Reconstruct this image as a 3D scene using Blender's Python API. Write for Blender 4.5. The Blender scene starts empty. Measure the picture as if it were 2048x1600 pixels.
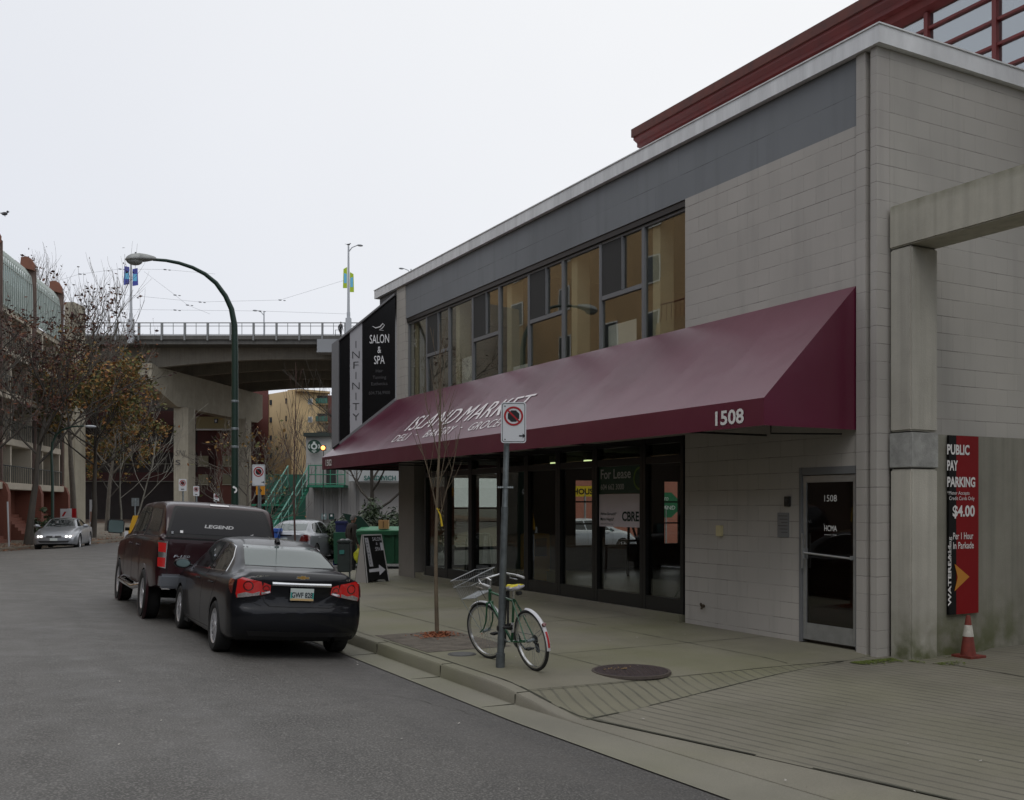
import bpy, bmesh, math, random
from mathutils import Vector, Matrix, noise
from mathutils.bvhtree import BVHTree
R = math.radians
PI = math.pi
random.seed(7)
scene = bpy.context.scene
col = scene.collection
# ---- survey frame: camera at the origin, world +Y runs up the street along the shop front
FOC = 1992.0; CAMH = 2.0; HZ = 1010.0
TH = math.atan(1083 / FOC); SN = math.sin(TH); CN = math.cos(TH)
def W(u, D):                       # plan position of something seen in column u at depth D
    k = (u - 1024) / FOC
    return D * (SN + k * CN), D * (CN - k * SN)
def Zh(v, D): return CAMH - (v - HZ) * D / FOC
RX, RY = CN, -SN                   # unit vector to the right of the view, in plan

# ---------------------------------------------------------------- materials
MATS = {}
def nt(m):
    m.use_nodes = True
    return m.node_tree, m.node_tree.nodes['Principled BSDF']
def node(t, kind, **kw):
    n = t.nodes.new(kind)
    for k, v in kw.items():
        if k in n.inputs: n.inputs[k].default_value = v
        else: setattr(n, k, v)
    return n
def mixc(t, fac, a, b, mode='MIX'):
    n = t.nodes.new('ShaderNodeMix'); n.data_type = 'RGBA'; n.blend_type = mode
    for idx, v in ((0, fac), (6, a), (7, b)):
        if hasattr(v, 'links'): t.links.new(v, n.inputs[idx])
        else: n.inputs[idx].default_value = (*v, 1) if isinstance(v, (tuple, list)) and len(v) == 3 else v
    return n.outputs[2]
def ramp(t, src, p0, p1, lo=0.0, hi=1.0):
    n = t.nodes.new('ShaderNodeMapRange'); n.inputs[1].default_value = p0; n.inputs[2].default_value = p1
    n.inputs[3].default_value = lo; n.inputs[4].default_value = hi
    t.links.new(src, n.inputs[0]); return n.outputs[0]
def mat(name, c, rough=.6, metal=0., var=.0, vscale=3., bump=0., bscale=60., spec=.5, coat=0., emit=None, c2=None, est=1., ior=None, world=False, stretch=None):
    if name in MATS: return MATS[name]
    m = bpy.data.materials.new(name); t, b = nt(m)
    b.inputs['Roughness'].default_value = rough; b.inputs['Metallic'].default_value = metal
    b.inputs['Specular IOR Level'].default_value = spec
    if ior: b.inputs['IOR'].default_value = ior
    if coat: b.inputs['Coat Weight'].default_value = coat; b.inputs['Coat Roughness'].default_value = .04
    b.inputs['Base Color'].default_value = (*c, 1)
    if emit: b.inputs['Emission Color'].default_value = (*emit, 1); b.inputs['Emission Strength'].default_value = est
    co = None
    if var or bump:
        if world: g = t.nodes.new('ShaderNodeNewGeometry'); co = g.outputs['Position']
        else: g = t.nodes.new('ShaderNodeTexCoord'); co = g.outputs['Object']
        if stretch:
            mp = t.nodes.new('ShaderNodeMapping'); mp.inputs['Scale'].default_value = stretch
            t.links.new(co, mp.inputs[0]); co = mp.outputs[0]
    if var:
        n = node(t, 'ShaderNodeTexNoise', Scale=vscale, Detail=6., Roughness=.65); t.links.new(co, n.inputs['Vector'])
        f = ramp(t, n.outputs[0], .3, .7)
        a = tuple(max(0, x * (1 - var)) for x in c); d = c2 or tuple(min(1, x * (1 + var)) for x in c)
        t.links.new(mixc(t, f, a, d), b.inputs['Base Color'])
        t.links.new(ramp(t, n.outputs[0], .2, .8, max(.03, rough * .8), min(1, rough * 1.2)), b.inputs['Roughness'])
    if bump:
        n2 = node(t, 'ShaderNodeTexNoise', Scale=bscale, Detail=4.); t.links.new(co, n2.inputs['Vector'])
        bp = node(t, 'ShaderNodeBump', Strength=bump, Distance=.02); t.links.new(n2.outputs[0], bp.inputs['Height'])
        t.links.new(bp.outputs[0], b.inputs['Normal'])
    MATS[name] = m; return m
def glassmat(name, tint=(.8, .85, .83), refl=1.0, base=.05, rough=0.0):
    if name in MATS: return MATS[name]
    m = bpy.data.materials.new(name); m.use_nodes = True; t = m.node_tree; t.nodes.clear()
    o = t.nodes.new('ShaderNodeOutputMaterial'); tr = node(t, 'ShaderNodeBsdfTransparent'); tr.inputs[0].default_value = (*tint, 1)
    g = node(t, 'ShaderNodeBsdfGlossy'); g.inputs['Roughness'].default_value = rough; g.inputs[0].default_value = (.95, .97, .96, 1)
    # faint waviness so reflections are not mirror perfect
    tc = t.nodes.new('ShaderNodeNewGeometry'); nz = node(t, 'ShaderNodeTexNoise', Scale=.7, Detail=1.); t.links.new(tc.outputs['Position'], nz.inputs['Vector'])
    bp = node(t, 'ShaderNodeBump', Strength=.05, Distance=.05); t.links.new(nz.outputs[0], bp.inputs['Height']); t.links.new(bp.outputs[0], g.inputs['Normal'])
    dN = node(t, 'ShaderNodeVectorMath', operation='DOT_PRODUCT'); t.links.new(tc.outputs['Incoming'], dN.inputs[0]); t.links.new(tc.outputs['Normal'], dN.inputs[1])
    ab = node(t, 'ShaderNodeMath', operation='ABSOLUTE'); t.links.new(dN.outputs['Value'], ab.inputs[0]); om = node(t, 'ShaderNodeMath', operation='SUBTRACT'); om.inputs[0].default_value = 1.; t.links.new(ab.outputs[0], om.inputs[1])
    pw = node(t, 'ShaderNodeMath', operation='POWER'); pw.inputs[1].default_value = 5.; t.links.new(om.outputs[0], pw.inputs[0]); fr = node(t, 'ShaderNodeMath', operation='MULTIPLY_ADD'); fr.inputs[1].default_value = .96; fr.inputs[2].default_value = .04; t.links.new(pw.outputs[0], fr.inputs[0])
    mm = node(t, 'ShaderNodeMath', operation='MULTIPLY_ADD'); mm.inputs[1].default_value = refl; mm.inputs[2].default_value = base
    mm.use_clamp = True
    t.links.new(fr.outputs[0], mm.inputs[0]); mx = t.nodes.new('ShaderNodeMixShader')
    t.links.new(mm.outputs[0], mx.inputs[0]); t.links.new(tr.outputs[0], mx.inputs[1]); t.links.new(g.outputs[0], mx.inputs[2]); t.links.new(mx.outputs[0], o.inputs[0])
    MATS[name] = m; return m
def blockmat(name, c, axis, bw=.44, bh=.222, mortar=.006, dark=.45, bump=.6, var=.12, moss=0.):
    """painted concrete block (or brick): joints laid out in world metres on a wall facing 'axis'"""
    m = bpy.data.materials.new(name); t, b = nt(m)
    g = t.nodes.new('ShaderNodeNewGeometry'); sp = t.nodes.new('ShaderNodeSeparateXYZ'); t.links.new(g.outputs['Position'], sp.inputs[0])
    cb = t.nodes.new('ShaderNodeCombineXYZ'); t.links.new(sp.outputs[1 if axis == 'X' else 0], cb.inputs[0]); t.links.new(sp.outputs[2], cb.inputs[1])
    br = node(t, 'ShaderNodeTexBrick', Scale=1.0); br.inputs['Brick Width'].default_value = bw; br.inputs['Row Height'].default_value = bh
    br.inputs['Mortar Size'].default_value = mortar; br.inputs['Mortar Smooth'].default_value = .3; br.offset = .5
    br.inputs['Color1'].default_value = (1, 1, 1, 1); br.inputs['Color2'].default_value = (.9, .905, .91, 1); br.inputs['Mortar'].default_value = (1, 1, 1, 1)
    t.links.new(cb.outputs[0], br.inputs['Vector'])
    nz = node(t, 'ShaderNodeTexNoise', Scale=1.1, Detail=7., Roughness=.7); t.links.new(g.outputs['Position'], nz.inputs['Vector'])
    nz2 = node(t, 'ShaderNodeTexNoise', Scale=.55, Detail=3.); t.links.new(g.outputs['Position'], nz2.inputs['Vector'])
    cc = mixc(t, ramp(t, nz2.outputs[0], .3, .7), tuple(x * (1 - var) for x in c), tuple(x * (1 + var * .6) for x in c))
    cc = mixc(t, 1., cc, br.outputs['Color'], 'MULTIPLY') if False else mixc(t, .55, cc, mixc(t, 1., cc, br.outputs['Color'], 'MULTIPLY'))
    mps = t.nodes.new('ShaderNodeMapping'); mps.inputs['Scale'].default_value = (5, 5, .45); t.links.new(g.outputs['Position'], mps.inputs[0]); ns = node(t, 'ShaderNodeTexNoise', Scale=1., Detail=6.); t.links.new(mps.outputs[0], ns.inputs['Vector'])
    cc = mixc(t, ramp(t, ns.outputs[0], .52, .8, 0., .35), cc, tuple(x * .6 for x in c))
    # joints: painted over in places, open and dark in others
    zs_ = node(t, 'ShaderNodeMath', operation='DIVIDE'); zs_.inputs[1].default_value = bh; t.links.new(sp.outputs[2], zs_.inputs[0])
    zp = node(t, 'ShaderNodeMath', operation='PINGPONG'); zp.inputs[1].default_value = .5; t.links.new(zs_.outputs[0], zp.inputs[0])
    hk = ramp(t, zp.outputs[0], mortar / bh * 1.2, mortar / bh * 2.2, 1., .3); bf = node(t, 'ShaderNodeMath', operation='MULTIPLY'); t.links.new(br.outputs['Fac'], bf.inputs[0]); t.links.new(hk, bf.inputs[1])
    jm = node(t, 'ShaderNodeMath', operation='MULTIPLY'); t.links.new(bf.outputs[0], jm.inputs[0]); t.links.new(ramp(t, nz.outputs[0], .42, .62, .1, 1.), jm.inputs[1])
    cc = mixc(t, jm.outputs[0], cc, tuple(x * dark for x in c))
    if moss:
        zz = ramp(t, sp.outputs[2], .15, .15 + moss, 1., 0.); n3 = node(t, 'ShaderNodeTexNoise', Scale=3., Detail=5.); t.links.new(g.outputs['Position'], n3.inputs['Vector'])
        mf = node(t, 'ShaderNodeMath', operation='MULTIPLY'); t.links.new(zz, mf.inputs[0]); t.links.new(ramp(t, n3.outputs[0], .35, .65), mf.inputs[1])
        cc = mixc(t, mf.outputs[0], cc, (.10, .11, .04))
    t.links.new(cc, b.inputs['Base Color']); b.inputs['Roughness'].default_value = .75
    nf = node(t, 'ShaderNodeTexNoise', Scale=45., Detail=3.); t.links.new(g.outputs['Position'], nf.inputs['Vector'])
    hh = node(t, 'ShaderNodeMath', operation='MULTIPLY_ADD'); hh.inputs[1].default_value = -1.0; t.links.new(br.outputs['Fac'], hh.inputs[0])
    sc = node(t, 'ShaderNodeMath', operation='MULTIPLY'); sc.inputs[1].default_value = .25; t.links.new(nf.outputs[0], sc.inputs[0]); t.links.new(sc.outputs[0], hh.inputs[2])
    bp = node(t, 'ShaderNodeBump', Strength=bump, Distance=.006); t.links.new(hh.outputs[0], bp.inputs['Height']); t.links.new(bp.outputs[0], b.inputs['Normal'])
    MATS[name] = m; return m
def concmat(name, c, streak=True, board=.0, moss_top=None, moss_bot=None, cz=.2, joints=None):
    m = bpy.data.materials.new(name); t, b = nt(m)
    g = t.nodes.new('ShaderNodeNewGeometry'); P = g.outputs['Position']; sp = t.nodes.new('ShaderNodeSeparateXYZ'); t.links.new(P, sp.inputs[0])
    n1 = node(t, 'ShaderNodeTexNoise', Scale=.8, Detail=8., Roughness=.7); t.links.new(P, n1.inputs['Vector'])
    cc = mixc(t, ramp(t, n1.outputs[0], .3, .7), tuple(x * .82 for x in c), tuple(min(1, x * 1.15) for x in c))
    if streak:
        mp = t.nodes.new('ShaderNodeMapping'); mp.inputs['Scale'].default_value = (9, 9, .35); t.links.new(P, mp.inputs[0])
        n2 = node(t, 'ShaderNodeTexNoise', Scale=1., Detail=5.); t.links.new(mp.outputs[0], n2.inputs['Vector'])
        cc = mixc(t, ramp(t, n2.outputs[0], .45, .75, 0., .45), cc, tuple(x * .55 for x in c))
    n4 = node(t, 'ShaderNodeTexNoise', Scale=4., Detail=6.); t.links.new(P, n4.inputs['Vector'])
    for mz in (moss_top, moss_bot):
        if not mz: continue
        z0, z1 = mz; f = node(t, 'ShaderNodeMath', operation='MULTIPLY'); t.links.new(ramp(t, sp.outputs[2], z0, z1, 1., 0.), f.inputs[0]); t.links.new(ramp(t, n4.outputs[0], .3, .62), f.inputs[1])
        cc = mixc(t, f.outputs[0], cc, (.085, .095, .03))
    t.links.new(cc, b.inputs['Base Color']); b.inputs['Roughness'].default_value = .85
    nf = node(t, 'ShaderNodeTexNoise', Scale=60., Detail=5.); t.links.new(P, nf.inputs['Vector'])
    hsrc = nf.outputs[0]
    if board:
        mp = t.nodes.new('ShaderNodeMapping'); mp.inputs['Scale'].default_value = (1, 1, 0); t.links.new(P, mp.inputs[0])
        wv = node(t, 'ShaderNodeTexWave', Scale=1 / board * .5); wv.bands_direction = 'DIAGONAL'; t.links.new(mp.outputs[0], wv.inputs['Vector'])
        ad = node(t, 'ShaderNodeMath', operation='MULTIPLY_ADD'); ad.inputs[1].default_value = .35; t.links.new(wv.outputs[1], ad.inputs[0]); t.links.new(nf.outputs[0], ad.inputs[2]); hsrc = ad.outputs[0]
    bp = node(t, 'ShaderNodeBump', Strength=.35, Distance=.01); t.links.new(hsrc, bp.inputs['Height']); t.links.new(bp.outputs[0], b.inputs['Normal'])
    MATS[name] = m; return m

# ---------------------------------------------------------------- mesh building
FR = {}
def frame_of(o):
    m = Matrix.Identity(4)
    while o is not None:
        m = FR.get(o.name, Matrix.Identity(4)) @ m; o = o.parent
    return m
class MB:
    def __init__(s): s.v = []; s.f = []; s.mi = []; s.cur = 0
    def add(s, vs, fs):
        n = len(s.v); s.v += [tuple(v) for v in vs]; s.f += [tuple(i + n for i in f) for f in fs]; s.mi += [s.cur] * len(fs); return s
    def box(s, a, b):
        x0, x1 = sorted((a[0], b[0])); y0, y1 = sorted((a[1], b[1])); z0, z1 = sorted((a[2], b[2]))
        return s.add([(x0, y0, z0), (x1, y0, z0), (x1, y1, z0), (x0, y1, z0), (x0, y0, z1), (x1, y0, z1), (x1, y1, z1), (x0, y1, z1)],
                     [(0, 3, 2, 1), (4, 5, 6, 7), (0, 1, 5, 4), (1, 2, 6, 5), (2, 3, 7, 6), (3, 0, 4, 7)])
    def obox(s, c, ax, ay, az):      # centre and three half-axis vectors
        c, ax, ay, az = map(Vector, (c, ax, ay, az)); vs = []
        for k in (-1, 1):
            for i, j in ((-1, -1), (1, -1), (1, 1), (-1, 1)): vs.append(c + ax * i + ay * j + az * k)
        return s.add(vs, [(0, 3, 2, 1), (4, 5, 6, 7), (0, 1, 5, 4), (1, 2, 6, 5), (2, 3, 7, 6), (3, 0, 4, 7)])
    def prism(s, poly, vec):         # planar polygon (3-D points) extruded by vec
        n = len(poly); vec = Vector(vec); p = [Vector(q) for q in poly]
        return s.add(p + [q + vec for q in p], [tuple(range(n))[::-1], tuple(range(n, 2 * n))] + [(i, (i + 1) % n, n + (i + 1) % n, n + i) for i in range(n)])
    def tube(s, pts, r, n=8, cap=True, closed=False):
        pts = [Vector(p) for p in pts]; N = len(pts); rs = r if isinstance(r, (list, tuple)) else [r] * N
        vs = []; up = None
        for i, p in enumerate(pts):
            a = pts[i - 1] if (i or closed) else p; b = pts[(i + 1) % N] if (i < N - 1 or closed) else p
            d = (b - a); d = d.normalized() if d.length > 1e-9 else Vector((0, 0, 1))
            if up is None: up = Vector((0, 0, 1)) if abs(d.z) < .9 else Vector((1, 0, 0))
            s1 = d.cross(up); s1 = s1.normalized() if s1.length > 1e-6 else d.orthogonal().normalized(); s2 = s1.cross(d).normalized(); up = s2
            for k in range(n):
                an = 2 * PI * k / n; vs.append(p + (s1 * math.cos(an) + s2 * math.sin(an)) * rs[i])
        fs = []
        for i in range(N if closed else N - 1):
            j = (i + 1) % N
            for k in range(n): fs.append((i * n + k, i * n + (k + 1) % n, j * n + (k + 1) % n, j * n + k))
        if cap and not closed: fs += [tuple(range(n))[::-1], tuple(range((N - 1) * n, N * n))]
        return s.add(vs, fs)
    def lathe(s, prof, c=(0, 0, 0), axis='Z', n=24, close=False):
        c = Vector(c); vs = []; m = len(prof)
        for k in range(n):
            a = 2 * PI * k / n; ca, sa = math.cos(a), math.sin(a)
            for r, h in prof:
                q = {'Z': (r * ca, r * sa, h), 'Y': (r * ca, h, r * sa), 'X': (h, r * ca, r * sa)}[axis]
                vs.append(c + Vector(q))
        fs = []
        for k in range(n):
            k2 = (k + 1) % n
            for i in range(m if close else m - 1): fs.append((k * m + i, k2 * m + i, k2 * m + (i + 1) % m, k * m + (i + 1) % m))
        return s.add(vs, fs)
    def ball(s, c, r, n=10, sc=(1, 1, 1)):
        c = Vector(c); vs = []; fs = []
        for i in range(n + 1):
            for k in range(n * 2):
                a = PI * i / n; b = PI * k / n
                vs.append(c + Vector((r * sc[0] * math.sin(a) * math.cos(b), r * sc[1] * math.sin(a) * math.sin(b), r * sc[2] * math.cos(a))))
        for i in range(n):
            for k in range(n * 2): fs.append((i * 2 * n + k, i * 2 * n + (k + 1) % (2 * n), (i + 1) * 2 * n + (k + 1) % (2 * n), (i + 1) * 2 * n + k))
        return s.add(vs, fs)
    def grid(s, fn, nu, nv):
        vs = [fn(i / nu, j / nv) for i in range(nu + 1) for j in range(nv + 1)]
        return s.add(vs, [(i * (nv + 1) + j, (i + 1) * (nv + 1) + j, (i + 1) * (nv + 1) + j + 1, i * (nv + 1) + j + 1) for i in range(nu) for j in range(nv)])
    def build(s, name, m, parent=None, bevel=0., smooth=False, world=True, weld=False):
        me = bpy.data.meshes.new(name); vs = s.v
        if parent is not None and world:
            iv = frame_of(parent).inverted(); vs = [iv @ Vector(v) for v in vs]
        me.from_pydata(vs, [], s.f); 
        for mm in (m if isinstance(m, (list, tuple)) else [m]): me.materials.append(mm)
        me.polygons.foreach_set('material_index', s.mi)
        bm = bmesh.new(); bm.from_mesh(me)
        if weld: bmesh.ops.remove_doubles(bm, verts=bm.verts, dist=1e-5)
        bmesh.ops.recalc_face_normals(bm, faces=bm.faces)
        if bevel:
            es = [e for e in bm.edges if len(e.link_faces) == 2 and e.calc_face_angle(0) > .6]
            bmesh.ops.bevel(bm, geom=es, offset=bevel, segments=2, affect='EDGES', clamp_overlap=True)
        bm.to_mesh(me); bm.free()
        if smooth:
            me.polygons.foreach_set('use_smooth', [True] * len(me.polygons))
            try: me.set_sharp_from_angle(angle=R(40))
            except Exception: pass
        o = bpy.data.objects.new(name, me); col.objects.link(o)
        if parent is not None: o.parent = parent
        return o
def tag(o, label=None, cat=None, group=None, kind=None):
    if label: o['label'] = label
    if cat: o['category'] = cat
    if group: o['group'] = group
    if kind: o['kind'] = kind
    return o
def thing(name, label, cat, loc=(0, 0, 0), rz=0., group=None, rx=0., ry=0.):
    o = bpy.data.objects.new(name, None); col.objects.link(o); o.empty_display_size = .2
    o.location = loc; o.rotation_euler = (rx, ry, rz)
    FR[o.name] = Matrix.Translation(loc) @ Matrix.Rotation(rz, 4, 'Z') @ Matrix.Rotation(ry, 4, 'Y') @ Matrix.Rotation(rx, 4, 'X')
    return tag(o, label, cat, group)
def children(o): return [c for c in col.objects if c.parent == o]
def copy_tree(o, parent=None):
    kids = children(o); c = o.copy(); col.objects.link(c); c.parent = parent
    for k in kids: copy_tree(k, c)
    return c
def dup(o, loc, rz=None, label=None):
    c = copy_tree(o); c.location = loc
    if rz is not None: c.rotation_euler = (o.rotation_euler[0], o.rotation_euler[1], rz)
    FR[c.name] = Matrix.Translation(loc) @ Matrix.Rotation(c.rotation_euler[2], 4, 'Z')
    if label: c['label'] = label
    return c
def struct(name, mb, m, **k):
    o = mb.build(name, m, None, **k); return tag(o, kind='structure')
def text_mesh(s, bold=0., shear=0., space=1., depth=0.):
    cu = bpy.data.curves.new('t', 'FONT'); cu.body = s; cu.size = 1.; cu.shear = shear; cu.offset = bold; cu.space_character = space; cu.extrude = depth; cu.resolution_u = 3
    cu.align_x = 'LEFT'
    o = bpy.data.objects.new('t', cu); col.objects.link(o); dg = bpy.context.evaluated_depsgraph_get(); dg.update()
    me = bpy.data.meshes.new_from_object(o.evaluated_get(dg)); bpy.data.objects.remove(o); bpy.data.curves.remove(cu)
    vs = [v.co.copy() for v in me.vertices]; fs = [tuple(p.vertices) for p in me.polygons]; bpy.data.meshes.remove(me)
    return vs, fs
def put_text(mb, s, org, right, up, w=None, h=.1, bold=0., shear=0., th=.004, align='L', space=1., rot=0):
    """flat lettering with a little thickness on the plane (org, right, up); fitted to width w and cap height h"""
    vs, fs = text_mesh(s, bold, shear, space)
    if not vs: return mb
    x0 = min(v.x for v in vs); x1 = max(v.x for v in vs); y0 = min(v.y for v in vs if 1); y1 = max(v.y for v in vs)
    right = Vector(right).normalized(); up = Vector(up).normalized(); n = right.cross(up); org = Vector(org)
    base = 0.0 if y0 > -.12 else y0
    sy = h / (y1 - (0.0 if y0 > -.3 and y0 < 0 and any(c in s for c in 'gjpqy,') else y0)) if y1 > y0 else 1
    yb = 0.0 if any(c in s for c in 'gjpqy,') else y0
    sx = (w / (x1 - x0)) if w else sy
    W_ = (x1 - x0) * sx; ox = {'L': 0, 'C': -W_ / 2, 'R': -W_}[align]
    P = [org + right * ((v.x - x0) * sx + ox) + up * ((v.y - yb) * sy) + n * th for v in vs]
    return mb.add(P, fs)
def arc_disc(mb, c, right, up, r, n=28, r0=0., off=0., a0=0., a1=2 * PI):
    c = Vector(c); right = Vector(right).normalized(); up = Vector(up).normalized(); nn = right.cross(up); c = c + nn * off
    full = abs(a1 - a0 - 2 * PI) < 1e-6; m = n if full else n + 1
    P = [c + (right * math.cos(a0 + (a1 - a0) * i / n) + up * math.sin(a0 + (a1 - a0) * i / n)) * r for i in range(m)]
    if r0 <= 0: return mb.add(P, [tuple(range(m))]) if full else mb.add(P + [c], [tuple(range(m + 1))])
    Q = [c + (right * math.cos(a0 + (a1 - a0) * i / n) + up * math.sin(a0 + (a1 - a0) * i / n)) * r0 for i in range(m)]
    return mb.add(P + Q, [(i, (i + 1) % m, m + (i + 1) % m, m + i) for i in range(n)])
def flat(mb, org, right, up, pts, off=0., th=0.):
    right = Vector(right).normalized(); up = Vector(up).normalized(); n = right.cross(up); org = Vector(org) + n * off
    P = [org + right * x + up * y for x, y in pts]
    if th: return mb.prism(P, n * th)
    return mb.add(P, [tuple(range(len(P)))])
def rrect(x0, y0, x1, y1, r, n=4):
    o = []
    for cx, cy, a in ((x1 - r, y0 + r, -90), (x1 - r, y1 - r, 0), (x0 + r, y1 - r, 90), (x0 + r, y0 + r, 180)):
        for i in range(n + 1): o.append((cx + r * math.cos(R(a + 90 * i / n)), cy + r * math.sin(R(a + 90 * i / n))))
    return o
def interp(keys, x):
    if x <= keys[0][0]: return keys[0][1:]
    for a, b in zip(keys, keys[1:]):
        if x <= b[0]:
            t = (x - a[0]) / (b[0] - a[0])
            return tuple(p + (q - p) * t for p, q in zip(a[1:], b[1:]))
    return keys[-1][1:]
def smoothstep(a, b, x):
    t = max(0, min(1, (x - a) / (b - a))); return t * t * (3 - 2 * t)
# ================================================================ camera, light
cam = bpy.data.cameras.new('camera'); camo = bpy.data.objects.new('camera', cam); col.objects.link(camo)
camo.location = (0, 0, CAMH); camo.rotation_euler = (R(90), 0, -TH)
cam.sensor_width = 36; cam.lens = FOC / 2048 * 36; cam.shift_y = (HZ - 800) / 2048; cam.clip_end = 3000; cam.clip_start = .05
scene.camera = camo
wd = bpy.data.worlds.new('World'); scene.world = wd; wd.use_nodes = True; t = wd.node_tree; bg = t.nodes['Background']
SUN_EL, SUN_AZ = R(52), R(215)      # azimuth clockwise from +Y
sky = node(t, 'ShaderNodeTexSky'); sky.sky_type = 'NISHITA'; sky.sun_disc = False; sky.sun_elevation = SUN_EL; sky.sun_rotation = SUN_AZ; sky.dust_density = 4; sky.air_density = 1.5
hs = node(t, 'ShaderNodeHueSaturation', Saturation=.25); t.links.new(sky.outputs[0], hs.inputs['Color'])
tc = node(t, 'ShaderNodeTexCoord'); dv = node(t, 'ShaderNodeVectorMath', operation='DOT_PRODUCT'); dv.inputs[1].default_value = (.55, .2, .8)
t.links.new(tc.outputs['Generated'], dv.inputs[0])
nz = node(t, 'ShaderNodeTexNoise', Scale=1.6, Detail=5.); t.links.new(tc.outputs['Generated'], nz.inputs['Vector'])
gr = ramp(t, dv.outputs['Value'], .18, .92)
cl = mixc(t, gr, (7.4, 7.8, 8.8), (10.6, 10.65, 10.7))
cl = mixc(t, ramp(t, nz.outputs[0], .35, .7, 0., .2), cl, (7.2, 7.4, 7.9))
t.links.new(mixc(t, .9, hs.outputs[0], cl), bg.inputs['Color']); bg.inputs['Strength'].default_value = .1
sl = bpy.data.lights.new('sun', 'SUN'); so = bpy.data.objects.new('sun', sl); col.objects.link(so)
sl.energy = .5; sl.angle = R(25); sl.color = (1, .97, .93)
dirs = Vector((math.sin(SUN_AZ) * math.cos(SUN_EL), math.cos(SUN_AZ) * math.cos(SUN_EL), math.sin(SUN_EL)))
so.rotation_euler = dirs.to_track_quat('Z', 'Y').to_euler(); so.location = dirs * 60
scene.view_settings.view_transform = 'Standard'; scene.view_settings.look = 'None'; scene.view_settings.exposure = 0; scene.view_settings.gamma = 1
scene.render.engine = 'CYCLES'; scene.cycles.max_bounces = 8; scene.cycles.transparent_max_bounces = 16

# ================================================================ ground materials
def asphalt():
    m = bpy.data.materials.new('asphalt'); t, b = nt(m); g = t.nodes.new('ShaderNodeNewGeometry'); P = g.outputs['Position']
    n1 = node(t, 'ShaderNodeTexNoise', Scale=.35, Detail=6., Roughness=.6); n2 = node(t, 'ShaderNodeTexNoise', Scale=62., Detail=3.); n3 = node(t, 'ShaderNodeTexVoronoi', Scale=170.)
    n5 = node(t, 'ShaderNodeTexNoise', Scale=2.2, Detail=7.)
    for n in (n1, n2, n3, n5): t.links.new(P, n.inputs['Vector'])
    cc = mixc(t, ramp(t, n1.outputs[0], .35, .65), (.060, .057, .051), (.086, .081, .073))
    cc = mixc(t, ramp(t, n5.outputs[0], .5, .75, 0., .35), cc, (.07, .068, .067))
    cc = mixc(t, ramp(t, n2.outputs[0], .48, .66, 0., .8), cc, (.22, .208, .192))
    cc = mixc(t, ramp(t, n3.outputs[0], .0, .28, .55, 0.), cc, (.035, .035, .036))
    mpw = t.nodes.new('ShaderNodeMapping'); mpw.inputs['Scale'].default_value = (.9, .05, 1); t.links.new(P, mpw.inputs[0]); nw = node(t, 'ShaderNodeTexNoise', Scale=1., Detail=3.); t.links.new(mpw.outputs[0], nw.inputs['Vector'])
    cc = mixc(t, ramp(t, nw.outputs[0], .48, .7, 0., .3), cc, (.17, .16, .15))
    # darker band beside the gutter
    sp = t.nodes.new('ShaderNodeSeparateXYZ'); t.links.new(P, sp.inputs[0])
    wv = node(t, 'ShaderNodeMath', operation='MULTIPLY_ADD'); t.links.new(n5.outputs[0], wv.inputs[0]); wv.inputs[1].default_value = 1.4; t.links.new(sp.outputs[0], wv.inputs[2])
    cc = mixc(t, ramp(t, wv.outputs[0], 3.6, 5.0, 0., .38), cc, (.055, .053, .053))
    t.links.new(cc, b.inputs['Base Color']); t.links.new(ramp(t, n5.outputs[0], .3, .7, .52, .75), b.inputs['Roughness'])
    bp = node(t, 'ShaderNodeBump', Strength=.5, Distance=.008); t.links.new(n2.outputs[0], bp.inputs['Height']); t.links.new(bp.outputs[0], b.inputs['Normal'])
    return m
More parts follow.
